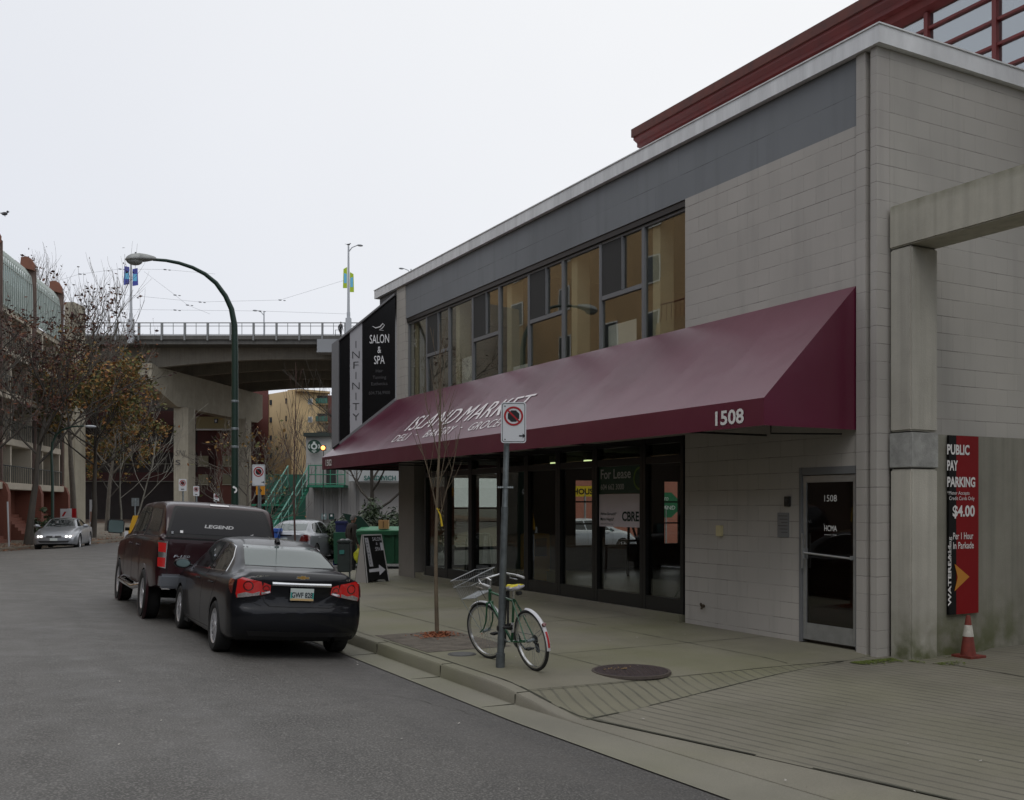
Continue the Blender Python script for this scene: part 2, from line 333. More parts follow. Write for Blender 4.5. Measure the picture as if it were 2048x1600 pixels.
def concrete_ground(name, c, moss=.35, groove=None, gs=.12, scale=1., joint=None):
    m = bpy.data.materials.new(name); t, b = nt(m); g = t.nodes.new('ShaderNodeNewGeometry'); P = g.outputs['Position']
    n1 = node(t, 'ShaderNodeTexNoise', Scale=.7, Detail=8., Roughness=.65); n2 = node(t, 'ShaderNodeTexNoise', Scale=110., Detail=2.); n3 = node(t, 'ShaderNodeTexNoise', Scale=.45, Detail=6.)
    for n in (n1, n2, n3): t.links.new(P, n.inputs['Vector'])
    cc = mixc(t, ramp(t, n1.outputs[0], .3, .7), tuple(x * .8 for x in c), tuple(x * 1.16 for x in c))
    cc = mixc(t, ramp(t, n3.outputs[0], .42, .68, 0., moss), cc, (c[0] * .72, c[1] * .8, c[2] * .42))
    cc = mixc(t, ramp(t, n2.outputs[0], .35, .75, 0., .35), cc, tuple(x * .5 for x in c))
    hs_ = n2.outputs[0]
    if groove is not None:
        a = R(groove); dp = node(t, 'ShaderNodeVectorMath', operation='DOT_PRODUCT'); dp.inputs[1].default_value = (math.cos(a) / gs, math.sin(a) / gs, 0); t.links.new(P, dp.inputs[0])
        wob = node(t, 'ShaderNodeTexNoise', Scale=1.5, Detail=2.); t.links.new(P, wob.inputs['Vector'])
        ad = node(t, 'ShaderNodeMath', operation='MULTIPLY_ADD'); ad.inputs[1].default_value = .35; t.links.new(wob.outputs[0], ad.inputs[0]); t.links.new(dp.outputs['Value'], ad.inputs[2])
        fr = node(t, 'ShaderNodeMath', operation='PINGPONG'); fr.inputs[1].default_value = .5; t.links.new(ad.outputs[0], fr.inputs[0])
        gm = ramp(t, fr.outputs[0], .04, .15, 1., 0.)
        nn = node(t, 'ShaderNodeTexNoise', Scale=2.5, Detail=6.); t.links.new(P, nn.inputs['Vector'])
        mu = node(t, 'ShaderNodeMath', operation='MULTIPLY'); t.links.new(gm, mu.inputs[0]); t.links.new(ramp(t, nn.outputs[0], .3, .65, .15, .72), mu.inputs[1])
        cc = mixc(t, mu.outputs[0], cc, (.06, .06, .045))
        sb = node(t, 'ShaderNodeMath', operation='MULTIPLY_ADD'); sb.inputs[1].default_value = -2.; t.links.new(gm, sb.inputs[0]); t.links.new(n2.outputs[0], sb.inputs[2]); hs_ = sb.outputs[0]
    t.links.new(cc, b.inputs['Base Color']); t.links.new(ramp(t, n1.outputs[0], .3, .7, .6, .85), b.inputs['Roughness'])
    bp = node(t, 'ShaderNodeBump', Strength=.4, Distance=.008); t.links.new(hs_, bp.inputs['Height']); t.links.new(bp.outputs[0], b.inputs['Normal'])
    MATS[name] = m; return m
M_asph = asphalt()
M_side = concrete_ground('pavement_concrete', (.205, .19, .142), .5)
M_apron = concrete_ground('apron_concrete', (.20, .185, .142), .35, groove=10, gs=.145)
M_flare = concrete_ground('flare_concrete', (.19, .178, .125), .4, groove=-15, gs=.14)
M_gut = concrete_ground('gutter_concrete', (.22, .208, .165), .35)
M_kerb = concrete_ground('kerb_concrete', (.22, .205, .16), .5)
M_joint = mat('joint_dirt', (.045, .045, .03), .95, var=.4, vscale=6, world=True)
M_soil = mat('leaf_litter_ground', (.12, .075, .045), .95, var=.5, vscale=3, world=True, bump=.6, bscale=30)

# ================================================================ ground, road, pavements
g = MB(); g.add([(-700, -700, -.12), (900, -700, -.12), (900, 900, -.12), (-700, 900, -.12)], [(0, 1, 2, 3)])
struct('ground', g, mat('far_ground', (.09, .085, .07), .95, var=.3, vscale=.05, world=True))
RIGHT = [(4.42, -40), (4.52, 5.2), (4.40, 8), (4.40, 23), (4.9, 26.5), (7, 30), (12, 35), (17, 41), (24, 52), (36, 70), (60, 106)]
LEFT = [(-9, -40), (-9, 5.2), (-9, 8), (-9, 23), (-8.2, 30), (-6, 37), (-2.3, 43), (1.1, 48.2), (5.6, 55.2), (14, 68), (34, 99)]
def roadz(s): return .28 * (1 - (1 - 2 * s) ** 2)
rd = MB(); NS = 14; rows = []
for (a, b), (c, d) in zip(zip(RIGHT, LEFT), list(zip(RIGHT, LEFT))[1:]):
    for k in range(4):
        tt = k / 4; p = (a[0] + (c[0] - a[0]) * tt, a[1] + (c[1] - a[1]) * tt); q = (b[0] + (d[0] - b[0]) * tt, b[1] + (d[1] - b[1]) * tt)
        rows.append([(p[0] + (q[0] - p[0]) * s / NS, p[1] + (q[1] - p[1]) * s / NS, roadz(s / NS)) for s in range(NS + 1)])
for i in range(len(rows) - 1):
    for j in range(NS): rd.add([rows[i][j], rows[i + 1][j], rows[i + 1][j + 1], rows[i][j + 1]], [(0, 1, 2, 3)])
struct('road', rd, M_asph, smooth=True, weld=True)
sd = MB(); sd.add([(3.8, 25.0, -.012), (70, 20.0, -.012), (70, 40, -.012), (12, 40, -.012)], [(0, 1, 2, 3)]); struct('side_street', sd, M_asph)
# kerb with gutter pan on the shop side, swept along Y with a drop at the driveway
def kerb_h(y): return .014 + .136 * smoothstep(7.6, 9.3, y)
INN = [(-10, 9.0), (1.5, 6.5), (4.02, 5.88), (6.06, 5.43), (7.9, 4.98), (8.6, 4.95), (40, 4.95)]
def inner_x(y): return interp(INN, y)[0]
def outer_x(y): return interp([(-10, 8.3), (1.5, 5.6), (4.02, 5.2), (6.06, 5.0), (7.9, 4.84), (8.8, 4.79), (40, 4.79)], y)[0]
kp = MB(); gp = MB(); ys = [-8, -4, 0, 2, 4, 5, 6, 6.6, 7.2, 7.6, 7.9, 8.2, 8.5, 8.8, 9.1, 9.4, 10, 12, 14, 16, 18, 20, 22, 23.2]
def asph_x(y): return interp([(-40, 4.9), (1.5, 4.75), (5.2, 4.5), (8, 4.38), (23.2, 4.38)], y)[0]
path = [((asph_x(y), y), (outer_x(y), y), (inner_x(y), y), kerb_h(y)) for y in ys]
for k in range(1, 9):                                   # corner radius into the side street
    a = R(11.25 * k); cx, cy = 9.3, 23.2
    f = lambda r: (cx - r * math.cos(a), cy + r * math.sin(a) * .85)
    path.append((f(4.92), f(4.51), f(4.35), .15))
for x in (14, 30, 60): path.append(((x, 27.38 - (x - 9.3) * .06), (x, 27.03 - (x - 9.3) * .06), (x, 26.9 - (x - 9.3) * .06), .15))
for a, b in zip(path, path[1:]):
    for mb, idx in ((gp, 0), (kp, 1)):
        if idx == 0:
            gp.add([(*a[0], .012), (*b[0], .012), (b[1][0], b[1][1], 0.004), (a[1][0], a[1][1], .004)], [(0, 1, 2, 3)])
        else:
            def sec(q):
                (ox, oy), (ix, iy), h = q[1], q[2], q[3]; e = .02
                dx, dy = ix - ox, iy - oy; L = math.hypot(dx, dy); dx /= L; dy /= L
                return [(ox - dx * .01, oy - dy * .01, -.03), (ox + dx * .008, oy + dy * .008, h - e * min(1, h / .06)), (ox + dx * e * 1.3, oy + dy * e * 1.3, h), (ix, iy, h + .002), (ix, iy, -.05)]
            A, B = sec(a), sec(b)
            for i in range(4): kp.add([A[i], B[i], B[i + 1], A[i + 1]], [(0, 1, 2, 3)])
struct('gutter', gp, M_gut, weld=True); struct('kerb', kp, M_kerb, smooth=True, weld=True)
def lineA(x): return 8.80 + (x - 5.1) * -.045
def lineB(x): return 7.72 + (x - 4.95) * .21
def padz(x, y):
    r = smoothstep(inner_x(min(y, 30)), 8.5, x); base = .021 + .098 * r
    return base + (.152 - base) * smoothstep(lineB(x) - .1, lineA(x) + .5, y)
ap = MB()
ap.grid(lambda u, v: (lambda y: (lambda x: (x, y, padz(x, y)))(inner_x(y) + (16 - inner_x(y)) * v))(-8 + 15.72 * u), 40, 30)
N = 30
def strip(mb, y0f, y1f, x0, x1, nu=30, nv=10):
    def fn(u, v):
        x = x0 + (x1 - x0) * u; y = y0f(x) + (y1f(x) - y0f(x)) * v; return (x, y, padz(x, y))
    mb.grid(fn, nu, nv)
strip(ap, lambda x: 7.72, lineB, 4.99, 15.98, 60, 6)
struct('driveway_apron', ap, M_apron, smooth=True)
fl = MB(); strip(fl, lambda x: lineB(x) + .006, lineA, 4.97, 9.3, 30, 8)
struct('apron_flare', fl, M_flare, smooth=True)
sw = MB(); strip(sw, lambda x: max(lineA(x), lineB(x)) + .008, lambda x: 10.2, 4.965, 9.95, 30, 10)
sw.grid(lambda u, v: (4.955 + (12 - 4.955) * u, 10.2 + 13.0 * v, .1525), 8, 16)
pol = [(q[2][0], q[2][1], .1525) for q in path[len(ys) - 1:]] + [(60, 23.2, .1525)]
sw.add(pol, [tuple(range(len(pol)))])
struct('pavement', sw, M_side, smooth=True)
# scored joints of the pavement, a few millimetres proud sheets of packed dirt
jt = MB()
def jl(p, q, w=.012, dz=.0045):
    n = max(2, int(math.hypot(q[0] - p[0], q[1] - p[1]) / .4)); d = Vector((q[0] - p[0], q[1] - p[1])).normalized(); px, py = -d.y, d.x
    pts = [(p[0] + (q[0] - p[0]) * i / n, p[1] + (q[1] - p[1]) * i / n) for i in range(n + 1)]
    for i, (a, b) in enumerate(zip(pts, pts[1:])):
        if random.random() < .06: continue
        w0 = w * random.uniform(.5, 1.3); za, zb = (.157 if a[1] > 10 else padz(*a) + dz), (.157 if b[1] > 10 else padz(*b) + dz)
        jt.add([(a[0] - px * w0 / 2, a[1] - py * w0 / 2, za), (b[0] - px * w0 / 2, b[1] - py * w0 / 2, zb), (b[0] + px * w0 / 2, b[1] + py * w0 / 2, zb), (a[0] + px * w0 / 2, a[1] + py * w0 / 2, za)], [(0, 1, 2, 3)])
jl((4.97, 8.75), (9.3, 8.63), .014); jl((4.99, 7.74), (9.2, 8.6), .02)
for y in (10.6, 13.6, 16.4, 19.2, 22.0): jl((6.3 if y < 14 else 4.99, y), (9.8, y))
jl((6.35, 8.8), (6.35, 23.5)); jl((8.45, 8.75), (8.45, 23.5)); jl((5.0, 23.2), (9.6, 23.2))
for a, b in zip([y for y in ys if -6 < y], [y for y in ys if -6 < y][1:]): jl((inner_x(a) + .012, a), (inner_x(b) + .012, b), .03 if a < 8.9 else .012)
jl((9.9, -2), (10.15, 8.0), .02)
tag(jt.build('pavement_joints', M_joint), kind='structure')
kj = MB()
for y in (8.75, 10.55, 12.6, 14.6, 16.6, 18.6, 20.6):
    o_, i_, h_ = outer_x(y), inner_x(y), kerb_h(y); kj.box((o_ - .004, y - .006, 0.004), (o_ + .004, y + .006, h_ - .012)); kj.box((o_ + .02, y - .006, h_ + .0), (i_ - .004, y + .006, h_ + .0055)); kj.box((4.42, y - .005, .004), (o_ - .01, y + .005, .0125))
tag(kj.build('kerb_joints', M_joint), kind='structure')
ck = MB(); rc = random.Random(4)
def crack(p, a, n, w):
    for k in range(n):
        a += rc.uniform(-.5, .5); q = (p[0] + math.cos(a) * .11, p[1] + math.sin(a) * .11); ww = w * rc.uniform(.4, 1.2)
        if q[0] < 4.3: z_ = lambda c: roadz((4.4 - c[0]) / 13.4) + .0035; ck.add([(p[0], p[1], z_(p)), (q[0], q[1], z_(q)), (q[0] + ww * math.sin(a), q[1] - ww * math.cos(a), z_(q)), (p[0] + ww * math.sin(a), p[1] - ww * math.cos(a), z_(p))], [(0, 1, 2, 3)])
        p = q
crack((4.2, 8.3), 2.2, 14, .006); crack((1.6, 14.5), 1.7, 50, .006)
tag(ck.build('road_cracks', M_joint), kind='structure')
# tree pit
tp = MB()
tp.grid(lambda u, v: (5.02 + 1.2 * u, 11.45 + 1.85 * v, .1575 + .004 * noise.noise(Vector((u * 9, v * 9, 0)))), 12, 16)
struct('tree_pit', tp, mat('tree_pit_gravel', (.14, .12, .095), .95, var=.45, vscale=5, world=True, bump=1., bscale=90))
# far side pavement and verge
ls = MB(); out = []
for (x, y) in LEFT:
    out.append((x, y))
for (a, b) in zip(out, out[1:]):
    def off(p, q, d):
        v = Vector((q[0] - p[0], q[1] - p[1])).normalized(); return (-v.y * d, v.x * d)
    n = off(a, b, 1)
    w = 26
    ls.add([(a[0], a[1], .13), (b[0], b[1], .13), (b[0] + n[0] * w - 6, b[1] + n[1] * w, .14), (a[0] + n[0] * w - 6, a[1] + n[1] * w, .14)], [(0, 1, 2, 3)])
    ls.add([(a[0], a[1], .13), (b[0], b[1], .13), (b[0] + .03, b[1] - .03, -.02), (a[0] + .03, a[1] - .03, -.02)], [(0, 1, 2, 3)])
struct('far_pavement', ls, mat('far_pavement_concrete', (.17, .145, .11), .9, var=.25, vscale=.8, world=True, bump=.2))
bs = MB()
bs.add([(13, 40.3, .12), (70, 40.3, .12), (120, 160, .12), (62, 108, .12), (36, 71, .12), (24, 53, .12), (17, 42, .12)], [tuple(range(7))])
struct('corner_pavement', bs, mat('corner_pavement_concrete', (.2, .18, .14), .9, var=.25, vscale=.8, world=True))
us = MB(); us.add([(34, 99.5, .1), (60, 106.5, .1), (90, 200, .1), (-120, 200, .1), (-60, 110, .1), (-20, 75, .1), (-7, 62, .1), (12, 68, .11)], [tuple(range(8))])
struct('underpass_ground', us, M_soil)
def F(u, v, X):                    # surveyed point on the plane x = X
    k = (u - 1024) / FOC; dx = SN + k * CN; D = X / dx
    return (X, (CN - k * SN) * D, CAMH - (v - HZ) / FOC * D)
def FY(u, v, Y):
    k = (u - 1024) / FOC; D = Y / (CN - k * SN)
    return ((SN + k * CN) * D, Y, CAMH - (v - HZ) / FOC * D)
# ================================================================ the market building
FX = 9.85
M_cmu = blockmat('grey_painted_block', (.43, .405, .37), 'X', moss=0)
M_cmuY = blockmat('grey_painted_block_side', (.42, .40, .36), 'Y')
M_band = blockmat('charcoal_block_band', (.2, .212, .222), 'X', bw=1.2, bh=.45, mortar=.006, dark=.35, bump=.3)
M_fascia = mat('fascia_metal', (.68, .69, .69), .5, var=.18, vscale=1.6, world=True, stretch=(1, 3, .4))
M_black = mat('black_frame', (.012, .012, .012), .35)
M_alu = mat('grey_window_frame', (.16, .165, .17), .45)
M_door = mat('brushed_aluminium', (.42, .43, .43), .38, .7, var=.12, vscale=8)
M_cream = mat('cream_interior', (.34, .32, .26), .8, var=.08, vscale=1)
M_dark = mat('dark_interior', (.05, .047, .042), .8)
M_gl_up = glassmat('upper_glass', (.85, .86, .82), 1.4, .06)
M_gl_sf = glassmat('shop_glass', (.75, .77, .74), .9, .01)
M_white = mat('white_vinyl', (.8, .8, .79), .5)
BL = thing('market_building', 'two-storey grey painted block building with a charcoal band under its pale roof edge', 'building', (FX, 8.6, .15))
ZT = 7.665
w = MB()
w.box((FX, 9.98, .1), (FX + .2, 12.43, 4.9)); w.box((FX, 8.97, 2.5), (FX + .2, 9.98, 4.9)); w.box((FX, 8.97, 4.9), (FX + .2, 12.43, 6.8))
w.box((FX, 12.43, 3.1), (FX + .2, 24.4, 4.62))
w.box((FX - .03, 8.82, .1), (FX + .2, 8.968, ZT)); w.box((FX + .05, 8.74, .1), (FX + .2, 8.82, ZT)); w.box((FX - .03, 8.645, .1), (FX + .2, 8.74, ZT))
w.build('wall', M_cmu, BL)
w = MB(); w.box((FX + .0, 8.97, 6.8), (FX + .2, 23.83, ZT)); w.build('band', M_band, BL)
for a_, b_, n_ in (((FX + .2, 8.64, 2.7), (30, 8.84, ZT), 'side_wall'), ((FX + .2, 8.84, .1), (FX + .5, 12.35, 2.9), 'inner_leaf'), ((FX - .02, 23.83, 4.2), (FX + .3, 24.42, ZT), 'pilaster'), ((FX + .3, 24.2, 3.1), (22, 24.4, ZT), 'end_wall')): w = MB(); w.box(a_, b_); w.build(n_, M_cmuY, BL)
w = MB(); w.box((FX + .02, 23.35, .1), (FX + .55, 24.38, 3.3)); w.build('column', mat('painted_column', (.2, .185, .165), .7, var=.15, vscale=1.5, world=True), BL)
# roof slab, fascia, soffit
w = MB(); w.box((9.765, 8.56, 7.67), (30, 25.9, 7.89)); w.box((9.75, 8.545, 7.892), (30, 25.915, 7.91)); w.build('fascia', M_fascia, BL)
w = MB(); w.box((9.85, 24.45, 7.42), (24, 25.7, 7.668)); w.build('soffit', mat('soffit_grey', (.12, .122, .125), .8), BL)
# ground floor plinth, porch
w = MB(); w.box((9.78, 12.5, .12), (10.1, 22.8, .27)); w.build('sill', M_kerb, BL)
w = MB(); w.box((9.9, 22.8, .12), (24, 24.3, .3)); w.build('step', M_kerb, BL)
# storefront
SF = [12.5, 13.59, 15.05, 16.33, 17.57, 18.76, 20.14, 21.43, 22.7]
for i, (a, b) in enumerate(zip(SF, SF[1:])):
    fr = MB(); X0, X1 = FX + .02, FX + .17; wd_ = .085
    fr.box((X0, a, .27), (X1, a + wd_, 3.1)); fr.box((X0, b - wd_, .27), (X1, b - .001, 3.1))
    fr.box((X0 + .005, a + wd_, .27), (X1 - .005, b - wd_, .5)); fr.box((X0 + .005, a + wd_, 2.68), (X1 - .005, b - wd_, 2.8)); fr.box((X0 + .005, a + wd_, 3.0), (X1 - .005, b - wd_, 3.1))
    o = fr.build('storefront_window', M_black, BL, bevel=.004)
    p = MB(); p.box((FX + .08, a + wd_, .5), (FX + .09, b - wd_, 2.68)); p.box((FX + .08, a + wd_, 2.8), (FX + .09, b - wd_, 3.0)); p.build('pane', M_gl_sf, o)
fr = MB()
for x in (10.1, 10.55, 11.25, 11.95): fr.box((x, 22.6, .27), (x + .09, 22.7, 3.1))
fr.box((10.19, 22.61, .27), (11.95, 22.69, .5)); fr.box((10.19, 22.61, 2.68), (11.95, 22.69, 2.8)); fr.box((10.19, 22.62, 1.9), (11.95, 22.68, 1.94))
o = fr.build('storefront_window', M_black, BL); p = MB(); p.box((10.15, 22.645, .5), (12.0, 22.655, 2.68)); p.build('pane', M_gl_sf, o)
# shop interior: floor, ceiling, rear wall with openings to daylight
w = MB(); w.box((FX + .1, 12.35, .1), (19, 22.6, .26)); w.build('floor', mat('shop_floor', (.17, .155, .13), .35, var=.2, vscale=1, world=True), BL)
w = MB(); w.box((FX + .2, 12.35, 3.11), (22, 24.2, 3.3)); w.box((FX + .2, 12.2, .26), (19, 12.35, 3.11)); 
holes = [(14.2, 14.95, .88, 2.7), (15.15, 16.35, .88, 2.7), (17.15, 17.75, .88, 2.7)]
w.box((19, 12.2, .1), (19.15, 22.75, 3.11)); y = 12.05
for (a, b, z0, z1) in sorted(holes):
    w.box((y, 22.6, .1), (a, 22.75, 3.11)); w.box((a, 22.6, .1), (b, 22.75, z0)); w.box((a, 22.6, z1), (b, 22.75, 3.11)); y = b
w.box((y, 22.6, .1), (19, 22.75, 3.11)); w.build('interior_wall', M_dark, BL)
for (a, b, z0, z1) in holes:
    w = MB(); w.box((a, 22.62, z0), (a + .04, 22.7, z1)); w.box((b - .04, 22.62, z0), (b, 22.7, z1))
    for k in (0, 1, 2, 3): w.box((a + .04, 22.63, z0 + (z1 - z0 - .04) * k / 3), (b - .04, 22.69, z0 + (z1 - z0 - .04) * k / 3 + .04))
    w.build('rear_window', M_black, BL)
# upper ribbon windows
UW = [12.43, 13.63, 14.92, 16.21, 17.53, 18.81, 20.09, 21.35, 22.67, 23.83]
ZB, ZW, ZS = 4.62, 6.7, 5.69
screen = mat('insect_screen', (.035, .035, .033), .8)
for i, (a, b) in enumerate(zip(UW, UW[1:])):
    X0, X1 = FX + .06, FX + .13; e = .04; fr = MB()
    fr.box((X0, a, ZB), (X1, a + e, ZW)); fr.box((X0, b - e, ZB), (X1, b - .001, ZW)); fr.box((X0 + .003, a + e, ZB), (X1 - .003, b - e, ZB + .05)); fr.box((X0 + .003, a + e, ZW - .05), (X1 - .003, b - e, ZW))
    p = MB(); sc = None
    if i % 2 == 1:
        fr.box((X0 + .004, a + e, ZS - .04), (X1 - .004, b - e, ZS + .04)); mid = a + (b - a) * .47
        fr.box((X0 - .008, mid - .012, ZS + .04), (X1 - .02, mid + .012, ZW - .05))
        p.box((FX + .1, a + e, ZS + .04), (FX + .105, mid, ZW - .05)); p.box((FX + .1, a + e, ZB + .05), (FX + .105, b - e, ZS - .04))
        sc = MB(); sc.box((FX + .075, mid, ZS + .04), (FX + .08, b - e, ZW - .05))
    else: p.box((FX + .1, a + e, ZB + .05), (FX + .105, b - e, ZW - .05))
    o = fr.build('window', M_alu, BL, bevel=.004); p.build('pane', M_gl_up, o)
    if sc: sc.build('screen', screen, o)
w = MB(); w.box((FX + .02, 12.43, 6.7), (FX + .16, 23.83, 6.80)); w.build('shadow_gap_strip', M_black, BL)  # black strip stands for the shadow gap under the band
# upper rooms
w = MB(); w.box((FX + .25, 12.2, 3.31), (16, 24.2, 3.45)); w.box((16, 12.0, 3.3), (16.2, 24.2, 7.2)); w.box((FX + .2, 12.0, 3.3), (16, 12.25, 7.2)); w.box((FX + .2, 18.6, 3.45), (16, 18.7, 7.0))
w.box((FX + .21, 8.85, 6.95), (16, 24.2, 7.1))
w.build('interior_wall', M_cream, BL)
for y in (13.3, 15.86, 18.45, 20.98, 23.42): w = MB(); w.box((FX + .17, y, 3.45), (FX + .45, y + .2, 6.95)); w.build('interior_column', mat('cream_column', (.55, .51, .38), .8), BL)
for (y, y2, z0) in ((14.0, 14.85, 5.2), (17.6, 18.4, 4.9), (20.2, 20.9, 5.4)): w = MB(); w.box((FX + .19, y, 4.7), (FX + .2, y2, z0)); w.build('window_paper', M_white, BL)
w = MB(); w.cur = 0
for (y0, y1, x) in ((16.3, 17.4, 13.5), (20.2, 22.6, 12.6), (13.7, 15.4, 12.8)):
    w.box((x, y0, 3.45), (x + .5, y1, 5.5)); 
    for k in range(3): w.box((x - .012, y0 + .05, 3.6 + k * .62), (x - .001, y1 - .05, 3.6 + k * .62 + .5))
w.build('office_cabinet', mat('office_cabinet', (.5, .5, .47), .6), BL)
w = MB()
for k, (a, b) in enumerate(((17.6, 17.75), (17.62, 17.78), (17.58, 17.72))): w.box((FX + .3, a - .1, 4.62 + k * .07), (FX + .55, b + .25, 4.68 + k * .07))
w.box((FX + .2, 16.3, 4.5), (FX + .7, 18.2, 4.6)); w.build('ledge_folders', mat('blue_folders', (.06, .25, .38), .5), BL)
# door 1508
dr = MB(); y0, y1 = 8.972, 9.98; x0 = FX + .0
dr.box((x0 - .01, y1 - .05, .16), (x0 + .15, y1, 2.5)); dr.box((x0 - .01, y0, .16), (x0 + .15, y0 + .03, 2.5)); dr.box((x0 - .006, y0 + .03, 2.4), (x0 + .14, y1 - .05, 2.5))
DO = dr.build('door', M_alu, BL, bevel=.003)
lf = MB(); lf.box((x0 + .01, y1 - .115, .2), (x0 + .055, y1 - .055, 2.39)); lf.box((x0 + .01, y0 + .035, .2), (x0 + .055, y0 + .085, 2.39)); lf.box((x0 + .012, y0 + .085, 2.3), (x0 + .053, y1 - .115, 2.39)); lf.box((x0 + .012, y0 + .085, .2), (x0 + .053, y1 - .115, .42))
lf.build('door_leaf', M_door, DO, bevel=.003)
p = MB(); p.box((x0 + .03, y0 + .08, .4), (x0 + .036, y1 - .11, 2.31)); p.build('pane', glassmat('door_glass', (.35, .3, .28), .8, .03), DO)
h = MB(); h.tube([(x0 - .03, y0 + .1, 1.32), (x0 - .03, y1 - .12, 1.36)], .014, 8); h.box((x0 - .03, y1 - .125, 1.28), (x0 + .03, y1 - .095, 1.42)); h.box((x0 - .03, y0 + .075, 1.3), (x0 + .03, y0 + .1, 1.35)); h.box((x0 - .045, y1 - .105, 1.15), (x0 - .02, y1 - .08, 1.62)); h.build('handle', M_door, DO)
tx = MB(); yr = (0, -1, 0); zu = (0, 0, 1)
put_text(tx, '1508', F(1649, 1003, FX + .028), yr, zu, .215, .085); put_text(tx, 'HCMA', F(1649, 1062, FX + .028), yr, zu, .215, .075, bold=.01); put_text(tx, 'Architecture + Design', F(1649, 1070, FX + .028), yr, zu, .21, .014)
tx.build('lettering', M_white, DO)
w = MB(); w.box((10.6, 8.9, .1), (12.8, 10.6, .16)); w.box((12.8, 8.85, .16), (12.9, 10.6, 2.9)); w.box((10.35, 10.45, .16), (12.8, 10.6, 2.9)); w.box((10.35, 8.85, 2.6), (12.8, 10.6, 2.9)); w.build('interior_wall', mat('lobby_red', (.13, .012, .012), .7), BL)
# small fittings
def fitting(nm, ms, parent=BL): return ms
e = MB(); c = F(1442, 1060, FX); e.box((FX - .06, c[1] - .055, c[2] - .09), (FX, c[1] + .055, c[2] + .07)); o = e.build('socket_box', mat('ivory_plastic', (.62, .55, .32), .5), None, bevel=.006); tag(o, 'small ivory electrical box on the grey block wall left of the glass door', 'socket box')
e = MB(); c = F(1577, 1003, FX); e.box((FX - .04, c[1] - .05, c[2] - .07), (FX, c[1] + .05, c[2] + .07)); e.ball((FX - .04, c[1], c[2] + .02), .02, 6); tag(e.build('intercom', mat('dark_bronze', (.03, .03, .028), .35), None, bevel=.006), 'small dark intercom on the wall beside the top of the glass door', 'intercom')
e = MB(); c = F(1567, 1050, FX); e.box((FX - .012, c[1] - .11, c[2] - .17), (FX, c[1] + .11, c[2] + .17)); PQ = e.build('plaque', mat('grey_plaque', (.24, .25, .26), .4, .4), None, bevel=.004); tag(PQ, 'grey metal notice plate on the wall just left of the glass door', 'plaque')
e = MB()
for k in range(6): e.box((FX - .0135, c[1] - .09, c[2] + .12 - k * .045), (FX - .0125, c[1] + .09 - (k % 3) * .03, c[2] + .13 - k * .045))
e.build('print', mat('plaque_print', (.1, .1, .11), .5), PQ)
e = MB(); c = F(1408, 1212, FX); e.tube([(FX, c[1], c[2]), (FX - .05, c[1], c[2])], .025, 8); e.tube([(FX - .04, c[1], c[2]), (FX - .05, c[1], c[2] - .05)], .016, 8); e.ball((FX - .06, c[1], c[2] + .03), .025, 6, (.6, 1, 1)); tag(e.build('hose_bib', mat('old_brass', (.08, .06, .04), .6, .4), None, smooth=True), 'small weathered water tap low on the grey block wall', 'water tap')
e = MB(); e.tube([F(1283, 1146, FX + .16), F(1303, 1190, FX + .18), F(1318, 1203, FX + .2), F(1345, 1202, FX + .2), F(1362, 1172, FX + .16)], .012, 6); e.tube([F(1306, 1195, FX + .17), F(1298, 1206, FX + .2)], .01, 6); tag(e.build('plastic_strap', mat('strap_grey', (.4, .42, .42), .5), None, smooth=True), 'pale plastic strap hanging in a loop low inside the rightmost shop window', 'strap')
# lease poster behind the shop glass
LP = thing('lease_poster', 'dark green and white For Lease poster fixed on the shop window', 'poster', (FX, 14.9, 1.62))
yl = 14.955
e = MB(); e.box((FX + .062, yl - 1.27, 1.62), (FX + .068, yl, 2.19)); e.build('white_panel', mat('poster_white', (.62, .56, .6), .6), LP)
e = MB(); e.box((FX + .062, yl - 1.27, 2.192), (FX + .068, yl, 2.675)); e.build('green_panel', mat('poster_green', (.01, .05, .03), .5), LP)
e = MB(); put_text(e, 'For Lease', (FX + .060, yl - .06, 2.46), yr, zu, .92, .17, bold=.012); put_text(e, '604 662 3000', (FX + .060, yl - .06, 2.27), yr, zu, .72, .1, bold=.01); e.build('lettering', mat('poster_grey_text', (.45, .45, .45), .6), LP)
e = MB(); put_text(e, 'Adrian Beruschi*', (FX + .060, yl - .05, 1.82), yr, zu, .5, .055, bold=.01); put_text(e, 'Mario Negris*', (FX + .060, yl - .05, 1.725), yr, zu, .42, .055, bold=.01); put_text(e, '*Personal Real Estate Corp.', (FX + .060, yl - .05, 1.655), yr, zu, .4, .028)
put_text(e, 'CBRE', (FX + .060, yl - .72, 1.72), yr, zu, .5, .17, bold=.03); e.build('lettering', mat('poster_dark_text', (.01, .03, .025), .6), LP)
e = MB(); arc_disc(e, (FX + .0595, yl - 1.25, 2.45), yr, zu, .2, 24, .165, 0, PI / 2, 3 * PI / 2); e.build('ring', mat('poster_lime', (.12, .2, .03), .6), LP)
